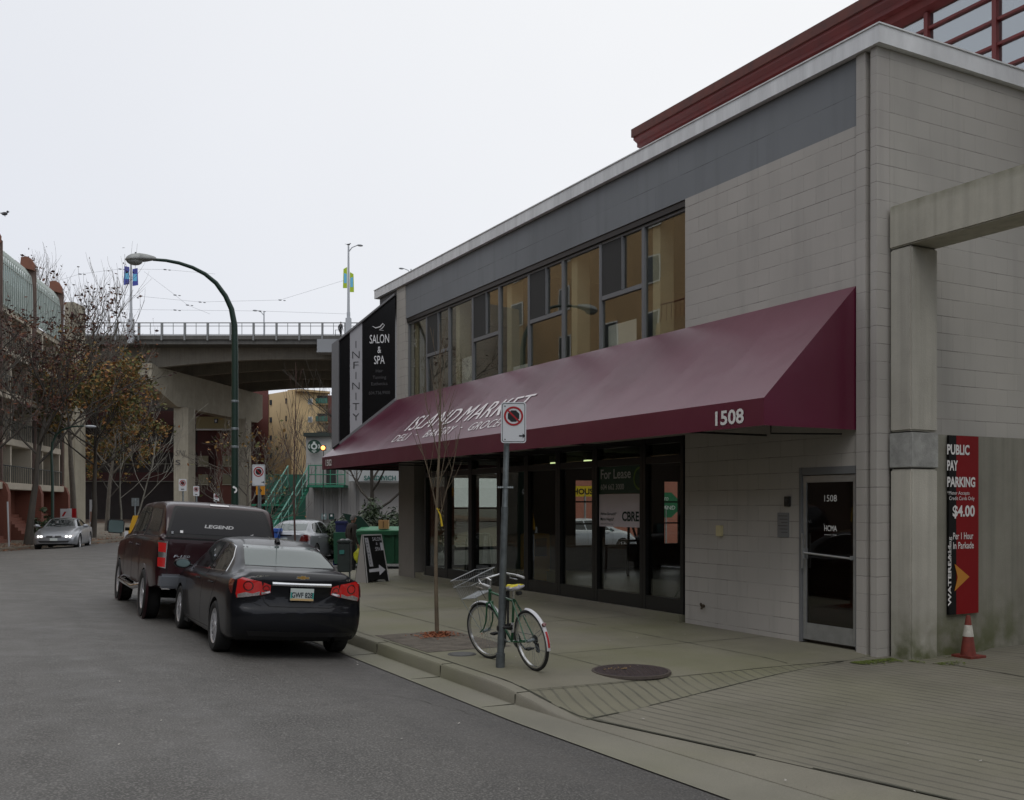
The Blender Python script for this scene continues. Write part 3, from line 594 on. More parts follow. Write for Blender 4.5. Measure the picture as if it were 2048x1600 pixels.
# things inside and behind the shop
def strip_lamp(y, lab):
    T = thing('ceiling_lamp', lab, 'ceiling lamp', (12.2, y, 2.98), group='strip lamps on the shop ceiling')
    e = MB(); e.box((11.5, y - .1, 2.96), (12.9, y + .1, 3.1)); e.build('housing', M_cream, T); e = MB(); e.box((11.52, y - .08, 2.93), (12.88, y + .08, 2.96)); e.build('diffuser', mat('lit_tube', (.8, .85, .5), .5, emit=(.85, 1., .5), est=1.6), T)
strip_lamp(19.3, 'lit strip lamp on the shop ceiling, the one left of the poster'); strip_lamp(17.9, 'lit strip lamp on the shop ceiling, the one above the poster')
T = thing('easel', 'black folding easel standing inside the shop below the lease poster', 'easel', (14.3, 20.2, .26))
for nm, p in (('leg', [(14.1, 20.0, .26), (14.3, 20.25, 1.75)]), ('leg', [(14.5, 20.6, .26), (14.3, 20.25, 1.75)]), ('leg', [(14.7, 20.0, .26), (14.3, 20.25, 1.75)])): e = MB(); e.tube(p, .03, 6); e.build(nm, M_black, T)
e = MB(); e.box((14.15, 20.0, 1.1), (14.45, 20.5, 1.15)); e.build('tray', M_black, T)
# newspaper box seen dimly in the shop
T = thing('newspaper_box', 'yellow newspaper box standing inside the shop, seen dimly through the glass', 'newspaper box', (11.2, 19.6, .26))
e = MB(); e.box((11.0, 19.35, .5), (11.5, 19.85, 1.35)); e.box((11.05, 19.4, .26), (11.45, 19.8, .5)); e.build('body', mat('news_yellow', (.5, .25, .02), .5), T, bevel=.02)
e = MB(); e.box((11.1, 19.33, .85), (11.4, 19.35, 1.25)); e.build('window', M_black, T)
# ---- awning
M_awn = bpy.data.materials.new('burgundy_vinyl'); t, b = nt(M_awn); g = t.nodes.new('ShaderNodeNewGeometry'); n1 = node(t, 'ShaderNodeTexNoise', Scale=.55, Detail=3.); n2 = node(t, 'ShaderNodeTexNoise', Scale=300., Detail=1.)
t.links.new(g.outputs['Position'], n1.inputs['Vector']); t.links.new(g.outputs['Position'], n2.inputs['Vector'])
t.links.new(mixc(t, ramp(t, n1.outputs[0], .35, .7), (.085, .004, .022), (.108, .007, .032)), b.inputs['Base Color'])
b.inputs['Roughness'].default_value = .33; b.inputs['Specular IOR Level'].default_value = .4; b.inputs['IOR'].default_value = 1.5; b.inputs['Coat Weight'].default_value = .48; b.inputs['Coat IOR'].default_value = 1.7; b.inputs['Coat Roughness'].default_value = .3
bp = node(t, 'ShaderNodeBump', Strength=.5, Distance=.12); t.links.new(n1.outputs[0], bp.inputs['Height']); bp2 = node(t, 'ShaderNodeBump', Strength=.25, Distance=.001); t.links.new(n2.outputs[0], bp2.inputs['Height']); t.links.new(bp.outputs[0], bp2.inputs['Normal']); t.links.new(bp2.outputs[0], b.inputs['Normal'])
AW = thing('awning', 'long sloping burgundy awning with white market lettering, wrapping the shop front', 'awning', (FX, 16, 2.95))
XA, ZA, ZV, ZVB, YR_, YL = 8.3, 4.77, 3.28, 2.95, 8.985, 25.95; XW = FX - .012
P0, P1, P2 = (XW, YR_, ZA), (XW, 24.4, ZA), (16, 24.4, ZA); Q0, Q1, Q2 = (XA, YR_, ZV), (XA, YL, ZV), (16, YL, ZV); S0, S1, S2 = (XA, YR_, ZVB), (XA, YL, ZVB), (16, YL, ZVB)
e = MB()
def patch(a, b, c, d, nu, nv, sag=0.):
    a, b, c, d = map(Vector, (a, b, c, d)); n = (b - a).cross(d - a).normalized()
    def fn(u, v):
        p = (a * (1 - u) + b * u) * (1 - v) + (d * (1 - u) + c * u) * v
        bay = (u * nu * .25) % 1
        return p + n * sag * math.sin(PI * v) * math.sin(PI * bay)
    e.grid(fn, nu, nv)
patch(Q0, Q1, P1, P0, 56, 10, .006); patch(Q1, Q2, P2, P1, 20, 4)
e.build('canopy', M_awn, AW, smooth=False)
e = MB(); M_seam = mat('vinyl_seam', (.09, .008, .02), .35, coat=.7)
for y in (): a_, b_ = Vector((XA, y, ZV)), Vector((XW, y, ZA)); e.obox((a_ + b_) / 2 + Vector((-.003, 0, .004)), (b_ - a_) / 2, (0, .007, 0), (-.0015, 0, .0015))
for t_ in (.72,): a_ = Vector((XA + (XW - XA) * t_, 0, ZV + (ZA - ZV) * t_)); e.obox((a_.x - .003, (YR_ + .5 + 24.6) / 2, a_.z + .004), (0, 7.7, 0), Vector((1.54, 0, 1.49)).normalized() * .008, (-.0015, 0, .0015))

e = MB(); e.add([S0, S1, Q1, Q0], [(0, 1, 2, 3)]); e.add([S1, S2, Q2, Q1], [(0, 1, 2, 3)]); e.build('valance', M_awn, AW)
e = MB(); e.add([P0, Q0, S0, (XW, YR_, ZVB)], [(0, 1, 2, 3)]); e.build('end_panel', M_awn, AW)
e = MB(); 
for y in [9.05, 10.6] + SF[1:] + [24.3]: e.tube([(XA + .03, y, ZVB + .03), (FX - .02, y, ZVB + .03)], .016, 6); e.tube([(XA + .03, y, ZV - .03), (FX - .02, y, ZA - .06)], .016, 6)
e.tube([(XA + .02, YR_ + .02, ZVB + .02), (XA + .02, YL - .02, ZVB + .02), (16, YL - .02, ZVB + .02)], .018, 6); e.tube([(XA + .02, YR_ + .02, ZV - .02), (XA + .02, YL - .02, ZV - .02), (16, YL - .02, ZV - .02)], .018, 6)
e.tube([(FX - .04, 9.2, ZVB - .04), (8.75, 9.35, ZVB - .06), (8.75, 9.35, ZVB + .05)], .012, 6)
e.build('awning_frame', M_black, AW)
sl_u = Vector((1.55 - .012, 0, 1.49)).normalized()
def AS(u, v):
    n = Vector(yr).cross(sl_u); k = (u - 1024) / FOC; d = Vector((SN + k * CN, CN - k * SN, -(v - HZ) / FOC)); o_ = Vector((0, 0, CAMH)); q = Vector(Q0)
    return o_ + d * ((q - o_).dot(n) / d.dot(n))
e = MB(); y_i = 21.3
def slope_pt(y, zz): return (XA + (zz - ZV) / 1.49 * 1.538, y, zz)
off = .012
def serif_text(mb, s, y, zz, wid, hgt, sh=0.):
    for q_ in range(2): put_text(mb, s, Vector(slope_pt(y - .06 * hgt * q_, zz)) + Vector(yr).cross(sl_u) * (off - .008 + .001 * q_), yr, sl_u, wid - .06 * hgt, hgt, bold=-.008, shear=0, space=1.08)
serif_text(e, 'ISLAND', 21.2, 3.68, 2.55, .5, .12); serif_text(e, 'MARKET', 18.45, 3.68, 2.75, .5, .12)
serif_text(e, 'DELI', 21.35, 3.43, .85, .24, .12); serif_text(e, '-', 20.15, 3.52, .12, .03); serif_text(e, 'BAKERY', 19.56, 3.43, 1.42, .24, .12); serif_text(e, '-', 17.9, 3.52, .12, .03); serif_text(e, 'GROCERY', 17.42, 3.43, 1.72, .24, .12)
# bracketed serifs on the capitals
def serifs(y0, wid, zz, hgt, feet):
    for f in feet:
        for zc in (zz + .012, zz + hgt * .685):
            a = Vector(slope_pt(y0 - wid * f, zc)) + Vector(yr).cross(sl_u) * (off + .004)
            e.obox(a, (0, -.07, 0), sl_u * .012, Vector(yr).cross(sl_u) * .002)
e.build('lettering', mat('awning_white', (.72, .68, .68), .55), AW)
e = MB(); put_text(e, '1508', (XA - .004, 9.86, 3.0), yr, zu, .53, .185, bold=.025); put_text(e, '1502', (XA - .004, 25.62, 3.03), yr, zu, .5, .17, bold=.015); e.build('numbers', mat('number_white', (.7, .69, .66), .55), AW)
# ---- salon sign on the hip
PA = Vector((9.80, 24.45, 0)); PB = Vector((8.66, 25.56, 0)); hr = (PA - PB).normalized(); nn = hr.cross(Vector(zu)); Ls = (PA - PB).length
zL0, zL1, zR0, zR1 = 3.68, 6.38, 4.80, 7.5
SS = thing('salon_sign', 'tall slanted black and silver salon sign on the far corner above the awning', 'sign', (8.5, 25.72, 3.5))
def SP(s, h, o=0.): p = PB + hr * (s * Ls) + nn * o; return Vector((p.x, p.y, zL0 + (zR0 - zL0) * s + h * ((zL1 - zL0) * (1 - s) + (zR1 - zR0) * s)))
e = MB(); e.prism([SP(0, 0, -.12), SP(1, 0, -.12), SP(1, 1, -.12), SP(0, 1, -.12)], nn * .12); e.build('panel', mat('sign_black', (.006, .006, .007), .22), SS)
M_sgrey = mat('sign_silver', (.38, .38, .4), .45)
e = MB(); e.prism([SP(.19, 0, .002), SP(.41, 0, .002), SP(.41, 1, .002), SP(.19, 1, .002)], nn * .006); e.build('silver_stripe', M_sgrey, SS)
e = MB(); e.prism([SP(-.13, -.01, -.14), SP(0, -.01, -.14), SP(0, 1, -.14), SP(-.13, 1, -.14)], nn * .2); e.prism([SP(-.13, 1, -.14), SP(1, 1, -.14), SP(1, 1.02, -.14), SP(-.13, 1.02, -.14)], nn * .2); e.prism([SP(0, -.03, -.14), SP(1, -.03, -.14), SP(1, 0, -.14), SP(0, 0, -.14)], nn * .17)
e.build('trim', mat('sign_trim', (.2, .2, .205), .45, .3), SS)
e = MB(); 
for k, ch in enumerate('INFINITY'):
    p = PB + hr * (.30 * Ls); zc = 6.17 - k * .275; wch = {'I': .02, 'N': .21, 'F': .15, 'T': .19, 'Y': .2}[ch]
    put_text(e, ch, Vector((p.x, p.y, zc)) + nn * .01, hr, zu, wch, .185, align='C', bold=-.012)
e.build('lettering', mat('sign_ink', (.01, .01, .01), .5), SS)
e = MB(); pc = PB + hr * (.72 * Ls)
for s, zc, wch, hh in (('SALON', 6.27, .55, .23), ('&', 6.01, .10, .17), ('SPA', 5.72, .3, .22)): put_text(e, s, Vector((pc.x, pc.y, zc)) + nn * .003, hr, zu, wch, hh, align='C')
c = Vector((pc.x, pc.y, 6.70)) + nn * .006
e.tube([c + hr * x + Vector((0, 0, z)) for x, z in ((-.2, .03), (-.1, -.03), (.02, .0), (.1, .08), (.15, .04), (.08, -.04), (.0, -.08), (.12, -.1))], [.004, .014, .018, .014, .01, .014, .012, .003], 5)
e.build('lettering', mat('sign_white', (.75, .75, .76), .5), SS)
e = MB()
for s, zc, wch in (('Hair', 5.5, .2), ('Tanning', 5.33, .38), ('Esthetics', 5.16, .46), ('604.736.9900', 4.92, .6)): put_text(e, s, Vector((pc.x, pc.y, zc)) + nn * .003, hr, zu, wch, .085, align='C')
e.build('lettering', mat('sign_dim', (.07, .07, .072), .5), SS)
e = MB(); e.tube([(9.9, 25.2, 7.5), (9.0, 25.9, 6.6)], .008, 5); e.tube([(9.85, 25.25, 7.5), (9.0, 26.1, 6.5)], .008, 5); e.build('stay_wire', M_black, SS)
# ================================================================ concrete portal and low wall
M_conc = concmat('portal_concrete', (.44, .42, .36), moss_bot=(.1, .75)); M_beam = concmat('beam_concrete', (.43, .41, .34), moss_top=(5.78, 5.56), board=.06)
PT = thing('concrete_portal', 'weathered board-marked concrete post and beam frame at the parkade entrance', 'concrete frame', (10.2, 8.4, .1))
PX0, PX1 = 10.0, 10.48
e = MB(); e.box((PX0, 8.28, .02), (PX1, 8.6, 2.44)); e.build('post', M_conc, PT, bevel=.02); e = MB(); e.box((PX0, 8.28, 2.9), (PX1, 8.6, 5.15)); e.build('post', M_conc, PT, bevel=.02); e = MB(); e.box((PX0, 1.2, .02), (PX1, 1.6, 5.15)); e.build('post', M_conc, PT, bevel=.02)
e = MB(); e.box((PX0 - .006, 8.274, 2.455), (PX1 + .006, 8.606, 2.885)); e.build('patch_block', mat('patched_concrete', (.3, .3, .28), .8, var=.3, vscale=5, world=True, bump=.2), PT, bevel=.01)
e = MB(); e.box((PX0 - .004, -4, 5.165), (PX1 + .02, 8.604, 5.69)); e.build('beam', M_beam, PT, bevel=.015)
LW = thing('parkade_wall', 'mossy grey poured concrete wall behind the concrete post, carrying the red banner', 'wall', (11, 8.4, .1))
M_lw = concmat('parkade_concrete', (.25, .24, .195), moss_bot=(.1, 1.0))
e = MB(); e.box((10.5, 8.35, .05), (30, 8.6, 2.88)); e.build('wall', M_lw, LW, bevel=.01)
pf = MB(); pf.box((16.0, -9, .02), (60, 10.4, .13)); struct('parkade_floor', pf, M_gut)
# parking banner
BN = thing('parking_banner', 'tall red and black public pay parking banner on the concrete wall', 'banner', (11.0, 8.3, .63))
bx0, bx1, bz0, bz1 = 10.71, 11.27, .63, 2.87; YB = 8.30
e = MB(); e.box((bx0 + .135, YB, bz0), (bx1, YB + .03, bz1)); e.build('red_panel', mat('banner_red', (.21, .004, .006), .6, spec=.2), BN)
e = MB(); e.box((bx0, YB - .001, bz0), (bx0 + .135, YB + .03, bz1)); e.build('black_panel', mat('banner_black', (.005, .005, .005), .6, spec=.2), BN)
xr = (1, 0, 0)
def bt(mb, s, u, v, wdt, hgt, bold=.0, a='L'):
    p = FY(u, v, YB - .003); put_text(mb, s, p, xr, zu, wdt, hgt, bold=bold, align=a, th=.003)
e = MB()
bt(e, 'PUBLIC', 1894, 909, .42, .13, .035); bt(e, 'PAY', 1894, 941, .2, .13, .035); bt(e, 'PARKING', 1894, 974, .53, .13, .035)
bt(e, '*Meter Accepts', 1894, 989, .42, .045); bt(e, 'Credit Cards Only', 1898, 1000, .48, .045); bt(e, '$4.00', 1905, 1037, .42, .165, .03)
bt(e, 'Per 1 Hour', 1906, 1079, .38, .085, .008); bt(e, 'In Parkade', 1906, 1098, .39, .085, .008)
p = Vector(FY(1902, 1212, YB - .004)); put_text(e, 'WATERFALL', p, zu, (-1, 0, 0), .8, .06, bold=.03); p = Vector(FY(1902, 1128, YB - .004)); put_text(e, 'building', p, zu, (-1, 0, 0), .34, .055)
e.build('lettering', mat('banner_white', (.72, .7, .68), .5), BN)
e = MB(); c = FY(1909, 1155, YB - .003); flat(e, c, xr, zu, [(0, -.17), (.28, .0), (0, .17), (.06, 0)], th=.003); e.build('arrow', mat('banner_orange', (.5, .2, .02), .5), BN)
# traffic cone
CNE = thing('traffic_cone', 'faded red traffic cone with a white collar standing under the banner', 'traffic cone', (10.83, 8.12, padz(10.83, 8.1)))
z0 = padz(10.83, 8.1); e = MB(); e.box((10.70, 7.98, z0), (10.98, 8.26, z0 + .03)); e.lathe([(.095, .02), (.09, .05), (.028, .50), (.022, .52), (0, .52)], (10.83, 8.12, z0)); e.build('body', mat('cone_red', (.17, .03, .02), .7, var=.35, vscale=12), CNE, smooth=True)
e = MB(); e.lathe([(.0655, .26), (.0445, .40), (.0435, .40), (.064, .26)], (10.83, 8.12, z0)); e.lathe([(.0625, .27), (.047, .385)], (10.83, 8.12, z0)); e.build('collar', mat('cone_white', (.5, .48, .42), .6, var=.3, vscale=15), CNE, smooth=True)
# ================================================================ glass and red steel building behind the roof
RB = thing('glass_atrium', 'red steel framed glass building with a moulded red cornice rising behind the roof', 'building', (13, 12, 7.8))
M_redst = mat('red_steel', (.15, .024, .022), .5, var=.25, vscale=2, world=True); M_rust = mat('cornice_top', (.1, .03, .022), .7, var=.4, vscale=3, world=True)
e = MB()
prof = [(13.35, 9.72), (13.12, 9.80), (13.10, 9.92), (13.0, 9.94), (13.0, 10.02), (12.9, 10.08), (12.9, 10.14), (13.0, 10.16), (13.35, 10.2)]
e.prism([(x, 18.1, z) for x, z in prof], (0, -20, 0)); e.build('cornice', M_redst, RB)
e = MB(); e.box((12.86, -2, 10.14), (13.36, 18.13, 10.32)); 
for k in range(4): e.box((13.05, 17.5 - k * 1.6, 9.62), (13.2, 17.62 - k * 1.6, 9.8))
e.tube([(13.05, 18.2, 9.7 + .0), (13.05, 18.28, 9.6), (13.05, 18.25, 9.45), (13.05, 18.18, 9.35)], .04, 8)
e.build('cornice_cap', M_rust, RB)
e = MB(); mz = [9.5 - .37 * k for k in range(6)]
for k in range(16): y = 17.8 - k * 1.19; e.box((13.2, y - .035, 7.8), (13.35, y + .035, 9.75))
for z in mz: e.box((13.22, -1, z - .02), (13.33, 18, z + .02))
e.build('window_bars', M_redst, RB)
e = MB(); e.box((13.27, -1, 7.8), (13.28, 18, 9.75)); e.build('glazing', glassmat('atrium_glass', (.55, .6, .62), 1.6, .28), RB)
e = MB(); e.box((16.5, -1, 7.8), (16.7, 18, 9.9)); e.box((13.3, -1, 9.76), (16.5, 17.9, 9.9)); e.build('inner_wall', mat('atrium_inner', (.6, .64, .66), .8), RB)
# stucco building across the street (seen mirrored in the upper windows)
OB = thing('stucco_building', 'orange stucco apartment building across the street, mirrored in the upper windows', 'building', (-16, 14, .2))
M_st = mat('orange_stucco', (.55, .36, .19), .9, var=.12, vscale=.6, world=True); M_st2 = mat('brick_red_stucco', (.25, .07, .045), .9, var=.15, vscale=1, world=True)
e = MB(); e.box((-26, 27, 0), (-12.5, 78, 20)); e.build('wall', M_st, OB); e = MB(); e.box((-26, -40, 0), (-12.6, 26.9, 13.5)); e.build('darkening_wing', mat('darkening_wing_brown', (.085, .075, .06), .9, var=.2, vscale=.5, world=True), OB)  # unseen brown wing added and raised to darken lower walls and car sides
e = MB(); e.box((-12.49, 27, 0), (-12.3, 78, 4.2)); e.build('brick_base', mat('dull_brown_base', (.09, .065, .05), .9), OB); e = MB(); e.box((-12.7, 27, 19.4), (-12.2, 78, 20.1)); e.build('cornice', M_st2, OB)
for (y, z) in [(y, z) for y in (28.5, 31.5, 43, 47, 52, 58, 64, 70) for z in (5.0, 8.0, 11.0, 14., 17.)]:
    e = MB(); e.box((-12.48, y, z), (-12.42, y + 1.3, z + 1.5)); fr_ = e.build('window', M_white, OB); e = MB(); e.box((-12.42, y + .08, z + .08), (-12.41, y + 1.22, z + 1.42)); e.build('pane', mat('far_pane', (.05, .06, .07), .1), fr_)
for z in (5.4, 8.4, 11.4):
    e = MB(); e.box((-12.5, 34, z - .7), (-11.2, 41.5, z)); bo_ = e.build('balcony', M_st, OB); e = MB(); e.box((-12.49, 35, z), (-12.4, 40.5, z + 2)); e.build('balcony_door', mat('far_pane', (.05, .06, .07), .1), bo_)
    e = MB(); e.tube([(-11.3, 34.1, z + .9), (-11.3, 41.4, z + .9)], .04, 5)
    for k in range(20): e.tube([(-11.3, 34.1 + k * .38, z), (-11.3, 34.1 + k * .38, z + .9)], .02, 4)
    e.build('railing', M_st2, bo_)
NB = thing('darkening_building', 'unseen brown building added behind the viewer to darken the driveway side', 'building', (20, -8, 0)); e = MB(); e.box((11.2, -40, 0), (45, -4.2, 8)); e.build('wall', mat('darkening_wall', (.16, .145, .125), .9, var=.15, vscale=.4, world=True), NB); e = MB(); e.box((11, -40.3, 8), (45.3, -4.1, 8.4)); e.build('roof_edge', M_dark, NB)  # unseen block added to darken the portal, side wall and apron
NB = thing('darkening_building', 'unseen dark building added far behind the viewer to darken reflections', 'building', (-5, -66, 0)); e = MB(); e.box((-26, -80, 0), (10, -65, 9)); e.build('wall', mat('darkening_wall_rear', (.11, .10, .085), .9, var=.15, vscale=.4, world=True), NB); e = MB(); e.box((-26.3, -80.3, 9), (10.3, -64.7, 9.4)); e.build('roof_edge', M_dark, NB)  # unseen block added so the car rears reflect something dark
# yard behind the shop: brick wall, white car side, round green sign, yellow sign
e = MB(); e.box((24.5, 40.0, 0), (36, 40.2, 4)); o = e.build('brick_wall', blockmat('yard_brick', (.4, .15, .1), 'Y', .22, .075, .01, .6, .2), None); tag(o, 'red brick wall glimpsed through the rear window of the shop', 'wall')
T = thing('octagon_sign', 'green eight-sided sign seen through the rear shop window', 'sign', (27.5, 38, 0)); k_ = (1332 - 1024) / FOC; D_ = 44.; q_ = Vector((D_ * (SN + k_ * CN), D_ * (CN - k_ * SN), Zh(1010, D_)))
rr_ = Vector((RX, RY, 0)); e = MB(); flat(e, q_, rr_, (0, 0, 1), [(.6 * math.cos(R(22.5 + 45 * k)), .6 * math.sin(R(22.5 + 45 * k))) for k in range(8)], 0, .03); e.build('sign_plate', mat('octagon_green', (.02, .16, .07), .5), T)
e = MB(); put_text(e, 'TO', q_ + rr_.cross(Vector((0, 0, 1))) * .032 + Vector((0, 0, .2)), rr_, (0, 0, 1), .2, .14, align='C'); put_text(e, 'ISLAND', q_ + rr_.cross(Vector((0, 0, 1))) * .032 - Vector((0, 0, .2)), rr_, (0, 0, 1), .8, .17, align='C'); e.build('lettering', M_white, T); e = MB(); e.tube([(q_.x, q_.y, 0), (q_.x, q_.y, q_.z)], .04, 6); e.build('pole', M_door, T)
k_ = (1170 - 1024) / FOC; D_ = 40.; q_ = Vector((D_ * (SN + k_ * CN), D_ * (CN - k_ * SN), Zh(983, D_))); T = thing('yellow_sign', 'yellow house sign seen through the rear shop window', 'sign', (q_.x, q_.y, 0)); e = MB(); flat(e, q_, rr_, (0, 0, 1), [(-.6, -.2), (.6, -.2), (.6, .22), (-.6, .22)], 0, .03); e.build('sign_plate', mat('house_yellow', (.7, .5, .02), .5), T)
e = MB(); put_text(e, 'HOUSE', q_ + rr_.cross(Vector((0, 0, 1))) * .032 - Vector((0, 0, .12)), rr_, (0, 0, 1), .95, .24, align='C', bold=.03); e.build('lettering', M_black, T); e = MB(); e.tube([(q_.x, q_.y, 0), (q_.x, q_.y, q_.z)], .04, 6); e.build('pole', M_door, T)
yd = MB(); yd.add([(19.2, 12, .05), (60, 12, .05), (60, 23.1, .05), (19.2, 23.1, .05)], [(0, 1, 2, 3)]); struct('yard_ground', yd, M_gut)
# ================================================================ vehicles (local frame: x forward from the rear bumper, y left, z up)
def catmull(P, n):
    out = []
    for i in range(len(P) - 1):
        p0 = P[max(0, i - 1)]; p1 = P[i]; p2 = P[i + 1]; p3 = P[min(len(P) - 1, i + 2)]
        for k in range(n):
            t = k / n; out.append(tuple(.5 * ((2 * b) + (-a + c) * t + (2 * a - 5 * b + 4 * c - d) * t * t + (-a + 3 * b - 3 * c + d) * t ** 3) for a, b, c, d in zip(p0, p1, p2, p3)))
    out.append(P[-1]); return out
def herm(keys, x):
    """monotone smooth interpolation of keyed rows (x, ...)"""
    if x <= keys[0][0]: return list(keys[0][1:])
    if x >= keys[-1][0]: return list(keys[-1][1:])
    for i in range(len(keys) - 1):
        if x <= keys[i + 1][0]: break
    r = []
    x0, x1 = keys[i][0], keys[i + 1][0]; h = x1 - x0; t = (x - x0) / h
    for c in range(1, len(keys[0])):
        y0, y1 = keys[i][c], keys[i + 1][c]; d = (y1 - y0) / h
        dm = (y0 - keys[i - 1][c]) / (x0 - keys[i - 1][0]) if i > 0 else d
        dp = (keys[i + 2][c] - y1) / (keys[i + 2][0] - x1) if i + 2 < len(keys) else d
        m0 = 0 if dm * d <= 0 else 2 * dm * d / (dm + d); m1 = 0 if dp * d <= 0 else 2 * dp * d / (dp + d)
        r.append((2 * t ** 3 - 3 * t * t + 1) * y0 + (t ** 3 - 2 * t * t + t) * h * m0 + (-2 * t ** 3 + 3 * t * t) * y1 + (t ** 3 - t * t) * h * m1)
    return r
def car_body(keys, L, wheels, wr, sect, plan_r=.16, plan_f=.22, deform=None, ns=90, er=.07, yin=.6):
    """loft the shell, round both ends, cut the wheel wells; returns (verts, faces, dark flags, bvh)"""
    xs = sorted(set([0, .01, .025, .045, .07] + [L - q for q in (0, .01, .025, .045, .07)] + [L * i / ns for i in range(1, ns)]))
    rings = []
    for x in xs:
        q = herm(keys, x); half = catmull(sect(*q), 3)
        ins = 0
        for d in (x, L - x):
            if d < er: ins = er * (1 - math.sqrt(max(0, 1 - (1 - d / er) ** 2)))
        ring = []
        zc = .6
        for (y, z) in half + [(-y, z) for (y, z) in half[-2:0:-1]]:
            v = Vector((y, z - zc)); l = v.length; v = v * max(0, (l - ins) / l) if l > 1e-6 else v
            ring.append((x, v.x, v.y + zc))
        rings.append(ring)
    n = len(rings[0]); V = [p for r in rings for p in r]; Fc = []
    for i in range(len(rings) - 1):
        for k in range(n): Fc.append((i * n + k, i * n + (k + 1) % n, (i + 1) * n + (k + 1) % n, (i + 1) * n + k))
    for base, ring, rev in ((0, rings[0], 1), ((len(rings) - 1) * n, rings[-1], 0)):      # closed ends, ringed inwards
        prev = list(range(base, base + n)); cz = .6
        for s in (.85, .7, .5, .3, .12):
            st = len(V); V += [(p[0], p[1] * s, cz + (p[2] - cz) * s) for p in ring]; cur = list(range(st, st + n))
            for k in range(n): Fc.append((prev[k], prev[(k + 1) % n], cur[(k + 1) % n], cur[k]))
            prev = cur
        st = len(V); V.append((ring[0][0], 0, cz)); 
        for k in range(n): Fc.append((prev[k], prev[(k + 1) % n], st))
    wmax = max(k[4] for k in keys)
    def dfm(p):
        x, y, z = p; a = abs(y) / wmax
        wr_ = max(0, 1 - x / .9) ** 1.5; wf_ = max(0, 1 - (L - x) / 1.0) ** 1.5
        nx = x + wr_ * plan_r * a ** 2.6 - wf_ * plan_f * a ** 2.4
        if deform: nx += deform(x, y, z)
        return (nx, y, z)
    V = [dfm(p) for p in V]
    me = bpy.data.meshes.new('b'); me.from_pydata(V, [], Fc); bm = bmesh.new(); bm.from_mesh(me); bmesh.ops.remove_doubles(bm, verts=bm.verts, dist=1e-5); bmesh.ops.recalc_face_normals(bm, faces=bm.faces); bm.to_mesh(me)
    bvh = BVHTree.FromBMesh(bm); bm.free()
    o = bpy.data.objects.new('b', me); col.objects.link(o); cuts = []
    for wx, wz in wheels:
        for s in (1, -1):
            c = MB(); c.lathe([(0, s * yin), (wr, s * yin), (wr, s * 1.4), (0, s * 1.4)], (wx, 0, wz), 'Y', 40); co = c.build('c', M_black, None, weld=True); cuts.append(co)
            md = o.modifiers.new('b', 'BOOLEAN'); md.operation = 'DIFFERENCE'; md.object = co; md.solver = 'EXACT'
    dg = bpy.context.evaluated_depsgraph_get(); dg.update(); m2 = bpy.data.meshes.new_from_object(o.evaluated_get(dg))
    V2 = [tuple(v.co) for v in m2.vertices]; F2 = [tuple(p.vertices) for p in m2.polygons]; dk = []
    for p in m2.polygons:
        c = p.center; d = 0
        for wx, wz in wheels:
            if abs(math.hypot(c.x - wx, c.z - wz) - wr) < .02 and abs(c.y) < wmax - .02 and abs(p.normal.y) < .5: d = 1
            if math.hypot(c.x - wx, c.z - wz) < wr and abs(abs(c.y) - yin) < .01: d = 1
        if c.z < .30 and abs(p.normal.z) > .7: d = 1
        dk.append(d)
    for c in cuts: bpy.data.objects.remove(c)
    bpy.data.objects.remove(o)
    return V2, F2, dk, bvh
def clip(poly, a, b, c):           # keep a*x+b*y<=c
    out = []
    for i in range(len(poly)):
        p, q = poly[i], poly[(i + 1) % len(poly)]; dp = a * p[0] + b * p[1] - c; dq = a * q[0] + b * q[1] - c
        if dp <= 0: out.append(p)
        if dp * dq < 0: t = dp / (dp - dq); out.append((p[0] + (q[0] - p[0]) * t, p[1] + (q[1] - p[1]) * t))
    return out
